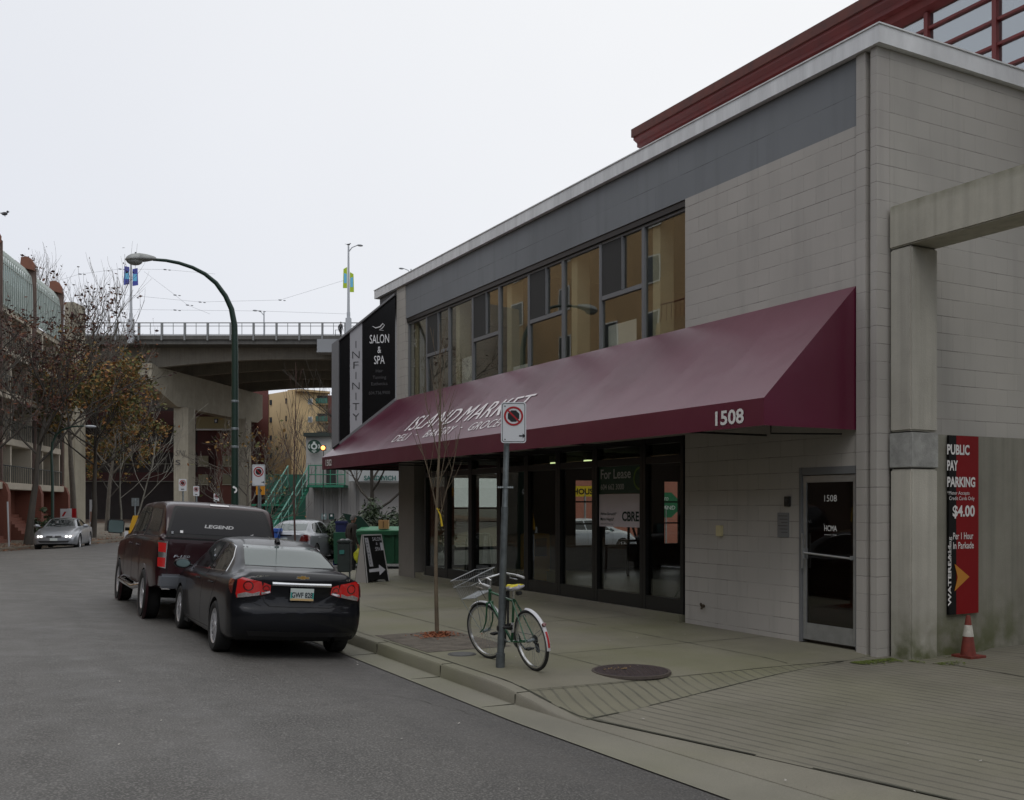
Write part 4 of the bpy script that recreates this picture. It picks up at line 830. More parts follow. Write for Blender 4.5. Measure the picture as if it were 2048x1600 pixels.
def decal(mb, bvh, poly, axis, off=.004, cell=.05, depth=.012, side=1):
    """outline in a side/rear/front/top view, laid onto the shell with a rim"""
    xs = [p[0] for p in poly]; ys = [p[1] for p in poly]; x0, y0 = min(xs), min(ys); nx = int((max(xs) - x0) / cell) + 1; ny = int((max(ys) - y0) / cell) + 1
    cx = (max(xs) - x0) / nx or 1; cy = (max(ys) - y0) / ny or 1
    idx = {}; V = []; D = []; Fc = []
    def ray(p):
        a, b = p
        if axis == 'side': o_, d = Vector((a, 3 * side, b)), Vector((0, -side, 0))
        elif axis == 'rear': o_, d = Vector((-2, a, b)), Vector((1, 0, 0))
        elif axis == 'front': o_, d = Vector((8, a, b)), Vector((-1, 0, 0))
        else: o_, d = Vector((a, b, 4)), Vector((0, 0, -1))
        h = bvh.ray_cast(o_, d)
        if h[0] is None:
            h = bvh.find_nearest(o_ + d * (2 if axis != 'side' else 2.1))
        nrm = h[1].normalized()
        if nrm.dot(d) > 0: nrm = -nrm
        return h[0] + nrm * off, h[0] + d * depth
    for i in range(nx):
        for j in range(ny):
            q = poly
            for (a, b, c) in ((-1, 0, -(x0 + i * cx)), (1, 0, x0 + (i + 1) * cx), (0, -1, -(y0 + j * cy)), (0, 1, y0 + (j + 1) * cy)):
                q = clip(q, a, b, c)
                if len(q) < 3: break
            if len(q) < 3: continue
            f = []
            for p in q:
                key = (round(p[0], 4), round(p[1], 4))
                if key not in idx: idx[key] = len(V); a_, b_ = ray(p); V.append(a_); D.append(b_)
                if not f or f[-1] != idx[key]: f.append(idx[key])
            if len(f) > 2 and f[0] == f[-1]: f.pop()
            if len(set(f)) > 2: Fc.append(tuple(f))
    from collections import Counter
    ec = Counter(); 
    for f in Fc:
        for a, b in zip(f, f[1:] + f[:1]): ec[tuple(sorted((a, b)))] += 1
    n = len(V); V2 = V + D
    for (a, b), c in ec.items():
        if c == 1: Fc.append((a, b, b + n, a + n))
    mb.add(V2, Fc); return mb
def line_decal(mb, bvh, pts, axis, w=.008, **k):
    for a, b in zip(pts, pts[1:]):
        d = Vector((b[0] - a[0], b[1] - a[1])).normalized(); px, py = -d.y * w / 2, d.x * w / 2
        decal(mb, bvh, [(a[0] + px, a[1] + py), (b[0] + px, b[1] + py), (b[0] - px, b[1] - py), (a[0] - px, a[1] - py)], axis, cell=.08, **k)
M_tyre = mat('tyre_rubber', (.018, .018, .018), .85, var=.2, vscale=20)
M_rim = mat('wheel_alloy', (.62, .62, .64), .35, .6)
M_chrome = mat('chrome', (.75, .76, .78), .12, 1.)
M_trimb = mat('black_plastic_trim', (.015, .015, .016), .5)
M_under = mat('underbody_black', (.008, .008, .008), .9)
M_glc = mat('car_glass', (.012, .015, .015), .04, spec=.5, ior=1.5)
M_glrear = mat('car_rear_glass', (.085, .11, .105), .05, spec=.5, ior=1.75)  # base colour holds the bright windscreen seen through the cabin
M_red = mat('tail_lamp_red', (.33, .008, .008), .12, spec=1., coat=1., emit=(.6, .01, .01), est=.15)
M_redd = mat('tail_lamp_dark_red', (.12, .004, .004), .15, spec=1., coat=1.)
M_clear = mat('clear_lamp', (.45, .42, .42), .12, .5, spec=1., coat=1., var=.4, vscale=30)
M_mirr = mat('mirror_glass', (.15, .21, .21), .12, .4)  # base colour holds the defroster tint plus the reflected sky
def wheel(parent, x, y, z, r, w, s, spokes=10, rim=None, rr=.68, turn=0.):
    """one wheel: tyre and alloy; s = +1 on the left side"""
    t = MB(); w2 = w / 2
    prof = [(r * rr, -w2 * .8), (r * .8, -w2), (r * .93, -w2 * .98), (r * .985, -w2 * .82), (r, -w2 * .5), (r, w2 * .5), (r * .985, w2 * .82), (r * .93, w2 * .98), (r * .8, w2), (r * rr, w2 * .8)]
    W_ = bpy.data.objects.new('wheel', None); col.objects.link(W_); W_.parent = parent; W_.location = (x, y, z); W_.rotation_euler = (0, 0, turn); W_.empty_display_size = .1
    t.lathe(prof, (0, 0, 0), 'Y', 36); t.build('tyre', M_tyre, W_, smooth=True, world=False)
    m = MB(); m.lathe([(r * rr, s * -w2 * .7), (r * rr * .96, s * -w2 * .6), (r * rr * .95, s * w2 * .75), (r * rr * 1.02, s * w2 * .86), (r * rr, s * w2 * .7), (r * rr * .94, s * w2 * .6)], (0, 0, 0), 'Y', 36)
    for k in range(spokes):
        a = 2 * PI * k / spokes + .1; d = Vector((math.cos(a), 0, math.sin(a))); tn = Vector((-math.sin(a), 0, math.cos(a))); c = d * (r * rr * .54); yy = s * w2 * .62
        m.obox((c.x, yy, c.z), d * (r * rr * .43), tn * (.016 if spokes > 6 else .034), Vector((0, s * .014, 0)) + d * (-.01))
    m.lathe([(0, s * w2 * .82), (.05, s * w2 * .8), (.062, s * w2 * .6)], (0, 0, 0), 'Y', 16)
    m.build('rim', rim or M_rim, W_, smooth=True, world=False)
    b = MB(); b.lathe([(0, s * w2 * .1), (r * rr * .95, s * w2 * .1)], (0, 0, 0), 'Y', 24); b.build('brake_disc', M_under, W_, world=False)
    return W_
def sect_sedan(zb, zs, zt, w, wb, wr):
    zm = zb + (zs - zb) * .45; top = zt - zs
    return [(0, zb), (.5 * w, zb), (.86 * w, zb), (.955 * w, zb + .045), (.985 * w, zb + .15), (w, zm), (w * .998, zm + (zs - zm) * .45), (w * .975, zs - .07 * min(1, (zs - zb) / .5)), (wb + (w - wb) * .35, zs - .015), (wb - .012, zs + .012 * min(1, top / .05) if top > 0 else zs),
            (wb - .012 + (wr - wb) * .42, zs + top * .42), (wr + .03, zs + top * .80), (wr - .03, zs + top * .915), (wr * .72, zs + top * .97), (wr * .35, zt), (0, zt)]
P = lambda *a: list(a)
def join_parts(): pass
def place(T):                      # parts are modelled in the vehicle's own frame
    return T
def vmesh(V, Fc, dk, mats, parent, name='body'):
    mb = MB(); mb.v = [tuple(v) for v in V]; mb.f = Fc; mb.mi = dk; return mb.build(name, mats, parent, smooth=True, world=False)
def bld(mb, name, m, parent, **k): return mb.build(name, m, parent, world=False, **k)
def side_both(fn):
    for s in (1, -1): fn(s)

# ---------------------------------------------------------------- black saloon
SED = [  # x, zb, zs, zt, w, wb, wr
 (0.00, .26, .98, 1.045, .80, .74, .60), (.06, .24, 1.0, 1.085, .85, .77, .62), (.25, .23, 1.0, 1.11, .885, .79, .62), (.55, .21, .99, 1.13, .893, .80, .615), (.85, .19, .985, 1.25, .895, .805, .60),
 (1.25, .17, .975, 1.40, .895, .81, .575), (1.7, .17, .965, 1.465, .895, .815, .57), (2.2, .17, .955, 1.477, .895, .815, .57), (2.7, .17, .945, 1.44, .895, .81, .565), (3.1, .17, .94, 1.28, .895, .805, .59),
 (3.5, .17, .93, 1.06, .893, .80, .66), (3.8, .18, .90, .985, .89, .79, .66), (4.2, .2, .80, .90, .87, .76, .62), (4.45, .22, .68, .78, .83, .72, .56), (4.6, .25, .58, .66, .76, .66, .5)]
def rear_deform(x, y, z):
    w = max(0, 1 - x / .35)
    d = 0
    d += -.045 * smoothstep(.32, .45, z) * (1 - smoothstep(.60, .68, z))
    if abs(y) < .52: d += .035 * smoothstep(.66, .72, z) * (1 - smoothstep(.90, .95, z)) * (1 - smoothstep(.44, .52, abs(y)))
    d += .10 * (1 - smoothstep(.22, .36, z))
    d += .05 * smoothstep(1.02, 1.10, z)
    return d * w
def make_saloon(T, paint, rear=True, front=False, keys=SED, deform=rear_deform, L=4.6, wx=(.95, 3.635), r=.325, spokes=10, coupe=False):
    V, Fc, dk, bvh = car_body(keys, L, [(wx[0], r), (wx[1], r)], r + .045, sect_sedan, deform=deform)
    B = vmesh(V, Fc, dk, [paint, M_under], T)
    side_both(lambda s: [wheel(T, x, s * (.79), r, r, .215, s, spokes) for x in wx])
    # side glass
    for s in (1, -1):
        g = MB()
        if coupe: polys = [[(1.0, 1.0), (1.45, 1.27), (2.1, 1.31), (2.15, 1.0)], [(2.2, 1.0), (2.17, 1.31), (2.55, 1.27), (3.1, 1.0)]]
        else: polys = [[(1.0, 1.035), (1.10, 1.20), (1.30, 1.33), (1.52, 1.36), (1.86, 1.38), (1.90, 1.015)], [(1.96, 1.012), (1.93, 1.38), (2.3, 1.385), (2.62, 1.33), (3.02, 1.10), (3.12, .99)]]
        for q in polys: decal(g, bvh, q, 'side', .004, .06, side=s)
        bld(g, 'side_window', M_glc, T, smooth=True)
        if not coupe:
            g = MB(); line_decal(g, bvh, [(.98, 1.03), (1.9, 1.008), (3.14, .982)], 'side', .016, off=.008, side=s)
            line_decal(g, bvh, [(.98, 1.03), (1.09, 1.21), (1.30, 1.35), (1.55, 1.38), (2.3, 1.40), (2.64, 1.345)], 'side', .008, off=.006, side=s); bld(g, 'window_trim', M_chrome, T)
        g = MB(); dz = .22
        for pts in ([(1.92, 1.0), (1.93, .25)], [(3.15, .97), (3.12, .5), (3.0, .27)], [(1.02, 1.0), (1.18, .72), (1.36, .45)], [(1.36, .27), (3.0, .25)]): line_decal(g, bvh, pts, 'side', .007, off=.0015, depth=.004, side=s)
        bld(g, 'panel_gap', M_under, T)
        for hx in (1.25, 2.15):
            g = MB(); g.tube([(hx, s * .875, .865), (hx + .03, s * .905, .87), (hx + .17, s * .907, .872), (hx + .2, s * .875, .87)], .012, 6); bld(g, 'door_handle', paint, T, smooth=True)
        g = MB(); g.ball((3.02, s * .99, 1.02), .12, 8, (.5, 1.05, .62)); g.tube([(3.05, s * .84, .99), (3.03, s * .93, 1.0)], .022, 6); mo = bld(g, 'mirror', paint, T, smooth=True)
        g = MB(); g.add([(2.955 + .0, s * .99 + .1 * math.cos(a), 1.02 + .058 * math.sin(a)) for a in [2 * PI * k / 20 for k in range(20)]], [tuple(range(20))]); g.add([(2.945, s * .99 + .088 * math.cos(a), 1.02 + .048 * math.sin(a)) for a in [2 * PI * k / 20 for k in range(20)]], [tuple(range(20))]); bld(g, 'mirror_glass', M_mirr, mo)
    return B, bvh
M_blk = mat('black_car_paint', (.006, .0065, .009), .3, 0., spec=.2, coat=.38)
# hull seats on its four wheels; the street falls to the gutter so the car leans to the kerb
def zroad(x, y):
    s = (4.4 - x) / 13.4; return roadz(s)
def seat(name, label, cat, x, y, heading, tilt=None, group=None):
    """x,y = centre of the rear bumper on the ground; heading measured from +Y to the left"""
    rz = PI / 2 + heading; fx, fy = math.cos(rz), math.sin(rz); lx, ly = -fy, fx
    cx, cy = x + fx * .95, y + fy * .95
    zl = zroad(cx + lx * .8, cy); zr = zroad(cx - lx * .8, cy); roll = math.atan2(zl - zr, 1.6)
    T = thing(name, label, cat, (x, y, (zl + zr) / 2), rz, group, rx=roll if tilt is None else tilt)
    return T
CAR = seat('parked_car', 'black four-door saloon parked at the kerb, rear towards the viewer with whip aerial', 'car', 3.57, 12.16, R(-1.0))
CAR.scale = (1, .97, 1)
B, bvh = make_saloon(CAR, M_blk)
g = MB(); decal(g, bvh, [(-.60, 1.135), (.60, 1.135), (.58, 1.2), (.505, 1.38), (-.505, 1.38), (-.58, 1.2)], 'rear', .004, .07); bld(g, 'rear_window', M_glrear, CAR, smooth=True)
g = MB(); decal(g, bvh, [(3.36, -.60), (3.42, 0), (3.36, .60), (2.80, .47), (2.74, 0), (2.80, -.47)], 'top', .004, .07); bld(g, 'windscreen', M_glc, CAR, smooth=True)
for s in (1, -1):
    g = MB(); decal(g, bvh, [(s * y, z) for y, z in ((.525, .80), (.79, .755), (.805, .80), (.79, .975), (.74, 1.0), (.52, .965), (.50, .90))], 'rear', .012, .04); lamp = bld(g, 'tail_lamp', M_red, CAR, smooth=True)
    g = MB(); decal(g, bvh, [(x_, z_) for x_, z_ in ((.19, .80), (.19, .97), (.33, .975), (.27, .86))], 'side', .010, .05, side=s); bld(g, 'side_lens', M_redd, lamp, smooth=True)
    g = MB(); decal(g, bvh, [(s * y, z) for y, z in ((.395, .83), (.515, .80), (.49, .955), (.40, .93))], 'rear', .012, .04); l2 = bld(g, 'boot_lamp', M_red, CAR, smooth=True)
    g = MB(); decal(g, bvh, [(s * y, z) for y, z in ((.53, .80), (.78, .757), (.785, .80), (.70, .83), (.62, .815), (.535, .845))], 'rear', .016, .03); bld(g, 'reversing_lens', M_clear, lamp, smooth=True)
    g = MB(); decal(g, bvh, [(s * y, z) for y, z in ((.40, .83), (.512, .805), (.51, .835), (.45, .84), (.40, .855))], 'rear', .016, .03); bld(g, 'reversing_lens', M_clear, l2, smooth=True)
    for (cy_, cz_, rr_) in ((.67, .905, .062), (.455, .885, .045)):
        g = MB(); decal(g, bvh, [(s * cy_ + rr_ * math.cos(a), cz_ + rr_ * math.sin(a)) for a in [2 * PI * k / 16 for k in range(16)]], 'rear', .018, .06); bld(g, 'lamp_ring', M_redd, lamp, smooth=True)
        g = MB(); decal(g, bvh, [(s * cy_ + rr_ * .72 * math.cos(a), cz_ + rr_ * .72 * math.sin(a)) for a in [2 * PI * k / 16 for k in range(16)]], 'rear', .021, .06); bld(g, 'lamp_centre', M_red, lamp, smooth=True)
g = MB(); g.grid(lambda u, v: (lambda y: (lambda xx: (xx - .028 * math.sin(PI * (.12 + .76 * v)) , y, .925 + .052 * v))(bvh.ray_cast(Vector((-2, y, .95)), Vector((1, 0, 0)))[0].x - .002 + .022 * v))(-.385 + .77 * u), 16, 6); bld(g, 'chrome_bar', mat('bright_chrome', (.8, .81, .83), .2, 1.), CAR, smooth=True)
M_platebg = mat('plate_white', (.55, .6, .58), .4)
g = MB(); g.box((-.012, -.152, .80 - .052), (.005, .152, .80 + .1)); pl = bld(g, 'number_plate', M_platebg, CAR, bevel=.002)
pr, pu = (0, -1, 0), (0, 0, 1)
g = MB(); flat(g, (-.012, .15, .75), pr, pu, [(0, .0), (.3, .0), (.3, .026), (0, .026)], .001); bld(g, 'plate_strip', mat('plate_sand', (.6, .42, .2), .5), pl)
g = MB()
for xs_ in ((0, .022), (.278, .3)): flat(g, (-.012, .15, .75), pr, pu, [(xs_[0], .026), (xs_[1], .026), (xs_[1], .1), (xs_[0], .1)], .001)
bld(g, 'plate_band', mat('plate_teal', (.05, .38, .33), .5), pl)
g = MB(); put_text(g, 'GWF 828', (-.012, .138, .785), pr, pu, .275, .068, bold=.02); bld(g, 'plate_text', mat('plate_ink', (.01, .02, .03), .5), pl)
def rx_at(y, z):
    h = bvh.ray_cast(Vector((-2, y, z)), Vector((1, 0, 0))); return h[0].x if h[0] else 0
xe = rx_at(0, 1.03) - .008
g = MB(); flat(g, (xe, .085, 1.01), pr, pu, [(0, .008), (.055, .008), (.05, 0), (.115, 0), (.12, .008), (.175, .008), (.17, .038), (.118, .038), (.122, .05), (.056, .05), (.052, .038), (.005, .038)], .0, .006); em = bld(g, 'badge', M_chrome, CAR)
g = MB(); flat(g, (xe - .006, .085, 1.01), pr, pu, [(.012, .013), (.06, .013), (.057, .006), (.11, .006), (.114, .013), (.163, .013), (.16, .033), (.113, .033), (.116, .044), (.062, .044), (.059, .033), (.015, .033)], .0, .003); bld(g, 'badge_centre', mat('badge_gold', (.5, .3, .08), .35, .6), em)
x2 = rx_at(.56, 1.035) - .004
g = MB(); put_text(g, 'CRUZE', (rx_at(.52, 1.035) - .007, .59, 1.015), pr, pu, .19, .026, bold=.03, shear=.2); put_text(g, 'LT', (rx_at(-.62, 1.03) - .03, -.60, 1.01), pr, pu, .05, .022, bold=.03); bld(g, 'lettering', M_chrome, CAR)
g = MB(); line_decal(g, bvh, [(.50, 1.06), (.505, .80), (.47, .72), (.40, .665), (-.40, .665), (-.47, .72), (-.505, .80), (-.50, 1.06)], 'rear', .007, off=.002, depth=.004); line_decal(g, bvh, [(.80, .74), (.6, .70), (.5, .665)], 'rear', .006, off=.002, depth=.004); line_decal(g, bvh, [(-.80, .74), (-.6, .70), (-.5, .665)], 'rear', .006, off=.002, depth=.004); bld(g, 'panel_gap', M_under, CAR)
g = MB(); decal(g, bvh, [(-.62, .30), (.62, .30), (.66, .36), (-.66, .36)], 'rear', .006, .08); bld(g, 'bumper_trim', M_trimb, CAR, smooth=True)
g = MB(); g.box((.02, .42, .25), (.2, .5, .31)); g.lathe([(.03, 0), (.03, .2), (.026, .2), (.026, 0)], (.05, 0, 0), 'X', 12); bld(MB().lathe([(.032, -.01), (.032, .2), (.027, .2), (.027, -.01)], (.0 + .03, -.45, .27), 'X', 14), 'exhaust', M_chrome, CAR)
zroof = bvh.ray_cast(Vector((1.35, 0, 3)), Vector((0, 0, -1)))[0].z
g = MB(); g.tube([(1.33, 0, zroof), (1.40, 0, zroof + .05), (1.5, 0, zroof + .01)], [.03, .028, .02], 8); g.tube([(1.40, 0, zroof + .04), (1.16, 0, zroof + .30)], [.006, .003], 6); bld(g, 'aerial', M_trimb, CAR, smooth=True)
g = MB(); g.box((.4, -.7, .2), (4.2, .7, .32)); g.box((3.0, -.85, .16), (4.3, .85, .24)); bld(g, 'underbody', M_under, CAR)

# ---------------------------------------------------------------- maroon pickup with canopy
M_mar = mat('maroon_paint', (.022, .0022, .0045), .35, .0, spec=.25, coat=.5, var=.1, vscale=1)
TRK = [ # x, zb, zs, zt, w, wb, wr
 (0.0, .62, 1.34, 1.37, .94, .93, .75), (.06, .60, 1.37, 1.52, .965, .95, .80), (.22, .58, 1.38, 1.80, .985, .955, .80), (.38, .56, 1.38, 1.92, .99, .955, .79), (1.0, .52, 1.37, 1.97, .995, .955, .78), (1.75, .5, 1.36, 1.965, .995, .955, .78),
 (1.95, .5, 1.36, 1.94, 1.0, .955, .74), (2.6, .5, 1.35, 1.965, 1.0, .955, .73), (3.3, .5, 1.33, 1.95, 1.0, .955, .72), (3.75, .5, 1.30, 1.80, 1.0, .95, .74), (4.3, .5, 1.25, 1.36, 1.0, .94, .82), (4.9, .5, 1.20, 1.30, 1.0, .93, .82), (5.5, .5, 1.14, 1.22, .97, .90, .8), (5.8, .5, .95, 1.05, .93, .86, .7)]
def sect_truck(zb, zs, zt, w, wb, wr):
    top = zt - zs
    return [(0, zb), (.5 * w, zb), (.93 * w, zb), (.985 * w, zb + .06), (w, zb + (zs - zb) * .3), (w, zb + (zs - zb) * .6), (w * .99, zs - .10), (w * .965, zs - .03), (wb - .02, zs), (wb - .035, zs + .02 * min(1, top / .05)), (wb - .03 + (wr - wb) * .35, zs + top * .4), (wr + .05, zs + top * .85), (wr - .04, zs + top * .955), (wr * .7, zs + top * .985), (wr * .3, zt), (0, zt)]
TR = seat('pickup_truck', 'dark maroon pickup truck with a matching hard canopy, parked ahead of the black saloon', 'pickup truck', 3.44, 16.25, R(-1.))
V, Fc, dk, bv = car_body(TRK, 5.8, [(1.2, .40), (4.75, .40)], .47, sect_truck, plan_r=.05, plan_f=.2, er=.05, yin=.66)
vmesh(V, Fc, dk, [M_mar, M_under], TR)
side_both(lambda s: [wheel(TR, x, s * .875, .40, .40, .27, s, 5, rr=.62) for x in (1.2, 4.75)])
gl = MB(); decal(gl, bv, [(-.80, 1.44), (.80, 1.44), (.70, 1.80), (.66, 1.84), (-.66, 1.84), (-.70, 1.80)], 'rear', .008, .08); M_tg = mat('tinted_canopy_glass', (.012, .011, .012), .15, spec=.4, ior=1.45)
M_seal = mat('rubber_seal', (.01, .01, .01), .6)
fr = MB(); decal(fr, bv, [(-.855, 1.385), (.855, 1.385), (.735, 1.83), (.70, 1.87), (-.70, 1.87), (-.735, 1.83)], 'rear', .004, .08); bld(fr, 'hatch_seal', M_seal, TR, smooth=True); hw = bld(gl, 'hatch_glass', M_tg, TR, smooth=True)
def rxt(y, z): h = bv.ray_cast(Vector((-2, y, z)), Vector((1, 0, 0))); return h[0].x if h[0] else 0
g = MB(); sl_ = Vector((.2, 0, .43)).normalized()
put_text(g, 'LEGEND', (rxt(.0, 1.555) - .014, .27, 1.545), pr, sl_, .46, .06, bold=.03, shear=.15)
for (a_, b_) in ((.42, .15), (.11, -.04), (-.08, -.3), (-.34, -.5)):
    x_ = rxt(.3, 1.50) - .012
    for dz in (0, .038): g.obox((x_ + (dz) * .45, (a_ + b_) / 2, 1.475 + dz), (0, (a_ - b_) / 2, 0), sl_ * .005, (.001, 0, 0))
    for yy in (a_, b_): g.obox((x_ + .009, yy, 1.494), (0, .005, 0), sl_ * .02, (.001, 0, 0))
bld(g, 'lettering', mat('decal_grey', (.5, .5, .5), .5), hw)
g = MB(); g.obox((rxt(.6, 1.46) - .012, .62, 1.47), (0, .022, 0), sl_ * .022, (.002, 0, 0)); bld(g, 'sticker', M_white, hw)
for yy in (.76, -.76): g = MB(); g.box((rxt(yy, 1.45) - .03, yy - .015, 1.43), (rxt(yy, 1.45), yy + .015, 1.47)); bld(g, 'latch', M_chrome, TR)
g = MB(); decal(g, bv, [(-.15, 1.90), (.15, 1.90), (.15, 1.925), (-.15, 1.925)], 'rear', .012, .08); bld(g, 'brake_lamp', mat('pale_lens', (.7, .68, .68), .3), TR)
g = MB(); line_decal(g, bv, [(.80, 1.33), (.80, .70), (-.80, .70), (-.80, 1.33)], 'rear', .012, off=.002, depth=.004); line_decal(g, bv, [(-.86, 1.36), (.86, 1.36)], 'rear', .03, off=.003, depth=.004); line_decal(g, bv, [(-.78, 1.02), (.78, 1.02)], 'rear', .006, off=.002, depth=.004)
bld(g, 'panel_gap', M_under, TR)
g = MB(); line_decal(g, bv, [(-.78, .98), (.78, .98)], 'rear', .07, off=.005, depth=.004); bld(g, 'tailgate_crease', M_mar, TR, smooth=True)
g = MB(); put_text(g, 'F-150', (rxt(.7, 1.1) - .012, .72, 1.06), pr, pu, .0 or .25, .04, bold=.03, shear=.2); put_text(g, 'XLT', (rxt(.7, .78) - .012, .74, .76), pr, pu, .12, .035, bold=.02); bld(g, 'lettering', M_chrome, TR)
g = MB(); arc_disc(g, (rxt(0, 1.15) - .014, 0, 1.15), pr, pu, .07, 20); g.box((rxt(0, 1.28) - .02, -.1, 1.25), (rxt(0, 1.28), .1, 1.3)); bld(g, 'badge', M_chrome, TR)
for s in (1, -1):
    g = MB(); decal(g, bv, [(s * .825, .88), (s * .925, .90), (s * .945, 1.31), (s * .82, 1.31)], 'rear', .022, .06); lp = bld(g, 'tail_lamp', M_chrome, TR, smooth=True)
    for (a_, b_) in ((.90, 1.05), (1.13, 1.28)): g = MB(); decal(g, bv, [(s * .838, a_), (s * .93, a_ + .01), (s * .935, b_), (s * .838, b_)], 'rear', .03, .06); bld(g, 'red_lens', M_red, lp, smooth=True)
    g = MB()
    for q in ([(.45, 1.44), (.55, 1.80), (1.62, 1.83), (1.66, 1.44)],): decal(g, bv, q, 'side', .006, .1, side=s)
    bld(g, 'canopy_window', M_tg, TR, smooth=True)
    g = MB()
    for q in ([(2.0, 1.42), (2.06, 1.83), (2.75, 1.86), (2.76, 1.40)], [(2.84, 1.40), (2.83, 1.86), (3.35, 1.82), (3.95, 1.37)]): decal(g, bv, q, 'side', .006, .1, side=s)
    bld(g, 'side_window', M_glc, TR, smooth=True)
    g = MB()
    for pts in ([(1.83, 1.9), (1.83, .55)], [(2.8, 1.38), (2.8, .55)], [(3.98, 1.33), (4.0, .55)], [(.02, 1.375), (1.8, 1.375)]): line_decal(g, bv, pts, 'side', .014, off=.002, depth=.004, side=s)
    bld(g, 'panel_gap', M_under, TR)
    for hx in (1.95, 2.95): g = MB(); g.tube([(hx, s * .97, 1.17), (hx + .04, s * 1.02, 1.18), (hx + .2, s * 1.02, 1.185), (hx + .24, s * .97, 1.18)], .016, 6); bld(g, 'door_handle', M_mar, TR, smooth=True)
    g = MB(); g.box((3.72, s * 1.06, 1.32), (3.86, s * 1.36, 1.58)); g.box((3.76, s * .93, 1.38), (3.82, s * 1.07, 1.44)); mo = bld(g, 'mirror', M_trimb, TR, bevel=.04, smooth=True)
    g = MB(); flat(g, (3.718, s * 1.21 + .13, 1.335), pr, pu, rrect(0, 0, .26, .225, .04), .003); bld(g, 'mirror_glass', M_mirr, mo)
    g = MB(); g.tube([(1.75, s * .96, .5), (1.9, s * 1.06, .46), (3.9, s * 1.06, .46), (4.05, s * .96, .5)], .045, 10); bld(g, 'step_bar', M_chrome, TR, smooth=True)
    g = MB(); g.lathe([(.40, s * .99), (.48, s * 1.0), (.50, s * .96)], (1.2, 0, .42), 'Y', 30); bld(g, 'arch_lip', M_mar, TR, smooth=True)
    g = MB(); g.lathe([(.40, s * .99), (.48, s * 1.0), (.50, s * .96)], (4.75, 0, .42), 'Y', 30); bld(g, 'arch_lip', M_mar, TR, smooth=True)
g = MB(); g.box((-.16, -.93, .58), (.02, .93, .80)); bp_ = bld(g, 'bumper', mat('dull_chrome', (.36, .38, .41), .28, .9), TR, bevel=.035, smooth=True)
g = MB(); g.box((-.165, -.6, .79), (.0, .6, .825)); g.box((-.165, -.9, .795), (-.1, -.62, .815)); bld(g, 'step_pad', M_chrome, bp_)
g = MB(); g.box((.05, -.5, .45), (5.2, .5, .62)); g.tube([(1.2, -.75, .4), (1.2, .75, .4)], .07, 8); g.box((-.12, -.05, .42), (.1, .05, .5)); g.box((-.02, -.5, .5), (.1, .5, .56)); bld(g, 'chassis', M_under, TR)
# ---------------------------------------------------------------- silver cars
M_sil = mat('silver_paint', (.30, .315, .34), .35, .6, coat=.6)
SAL = [(k[0], *k[1:]) for k in SED]
x_, y_ = W(566, 33.6)
CS = thing('parked_car', 'silver four-door saloon stopped in the side street, seen from its rear left', 'car', (x_, y_, .0), R(72))
CS.rotation_euler = (0, 0, PI / 2 - R(34)); FR[CS.name] = Matrix.Translation(CS.location) @ Matrix.Rotation(CS.rotation_euler[2], 4, 'Z')
B, b3 = make_saloon(CS, M_sil, spokes=7)
g = MB(); decal(g, b3, [(-.60, 1.135), (.60, 1.135), (.505, 1.38), (-.505, 1.38)], 'rear', .004, .08); bld(g, 'rear_window', M_glrear, CS, smooth=True)
g = MB(); decal(g, b3, [(3.36, -.60), (3.42, 0), (3.36, .60), (2.80, .47), (2.74, 0), (2.80, -.47)], 'top', .004, .1); bld(g, 'windscreen', M_glc, CS, smooth=True)
for s in (1, -1): g = MB(); decal(g, b3, [(s * y, z) for y, z in ((.55, .78), (.80, .76), (.79, 1.0), (.62, .97))], 'rear', .012, .05); decal(g, b3, [(.09, .78), (.09, 1.0), (.28, .95), (.2, .8)], 'side', .012, .05, side=s); bld(g, 'tail_lamp', M_redd, CS, smooth=True)
g = MB(); decal(g, b3, [(-.3, .955), (.3, .955), (.3, 1.0), (-.3, 1.0)], 'rear', .01, .08); bld(g, 'boot_trim', M_trimb, CS); g = MB(); g.box((-.012, -.15, .75), (.005, .15, .9)); bld(g, 'number_plate', M_platebg, CS)
COU = [(0.00, .28, .90, .99, .80, .72, .58), (.06, .26, .93, 1.03, .86, .76, .6), (.4, .22, .96, 1.06, .90, .79, .60), (.8, .2, .965, 1.14, .91, .80, .58), (1.3, .18, .96, 1.30, .91, .80, .55), (1.9, .18, .95, 1.37, .91, .80, .55), (2.4, .18, .935, 1.345, .91, .80, .55), (2.9, .18, .92, 1.16, .91, .79, .60), (3.3, .18, .90, .985, .91, .78, .64), (3.8, .18, .84, .92, .90, .77, .62), (4.3, .2, .74, .82, .87, .74, .58), (4.6, .24, .62, .70, .80, .66, .5), (4.75, .28, .52, .58, .72, .58, .44)]
x_, y_ = W(107, 42.3)
CC = thing('moving_car', 'silver two-door coupe with its headlights on, coming down the far kerb', 'car', (x_ + 1.15, y_ + 4.6, .06), R(-104))
B, b4 = make_saloon(CC, M_sil, keys=COU, deform=None, L=4.75, wx=(.98, 3.75), r=.34, spokes=10, coupe=True)
g = MB(); decal(g, b4, [(3.22, -.60), (3.3, 0), (3.22, .60), (2.52, .46), (2.46, 0), (2.52, -.46)], 'top', .004, .08); bld(g, 'windscreen', M_glc, CC, smooth=True)
g = MB(); decal(g, b4, [(-.5, 1.06), (.5, 1.06), (.44, 1.28), (-.44, 1.28)], 'rear', .004, .1); bld(g, 'rear_window', M_glc, CC, smooth=True)
M_hl = mat('lit_headlamp', (.8, .8, .8), .3, emit=(1, .98, .92), est=2.2)
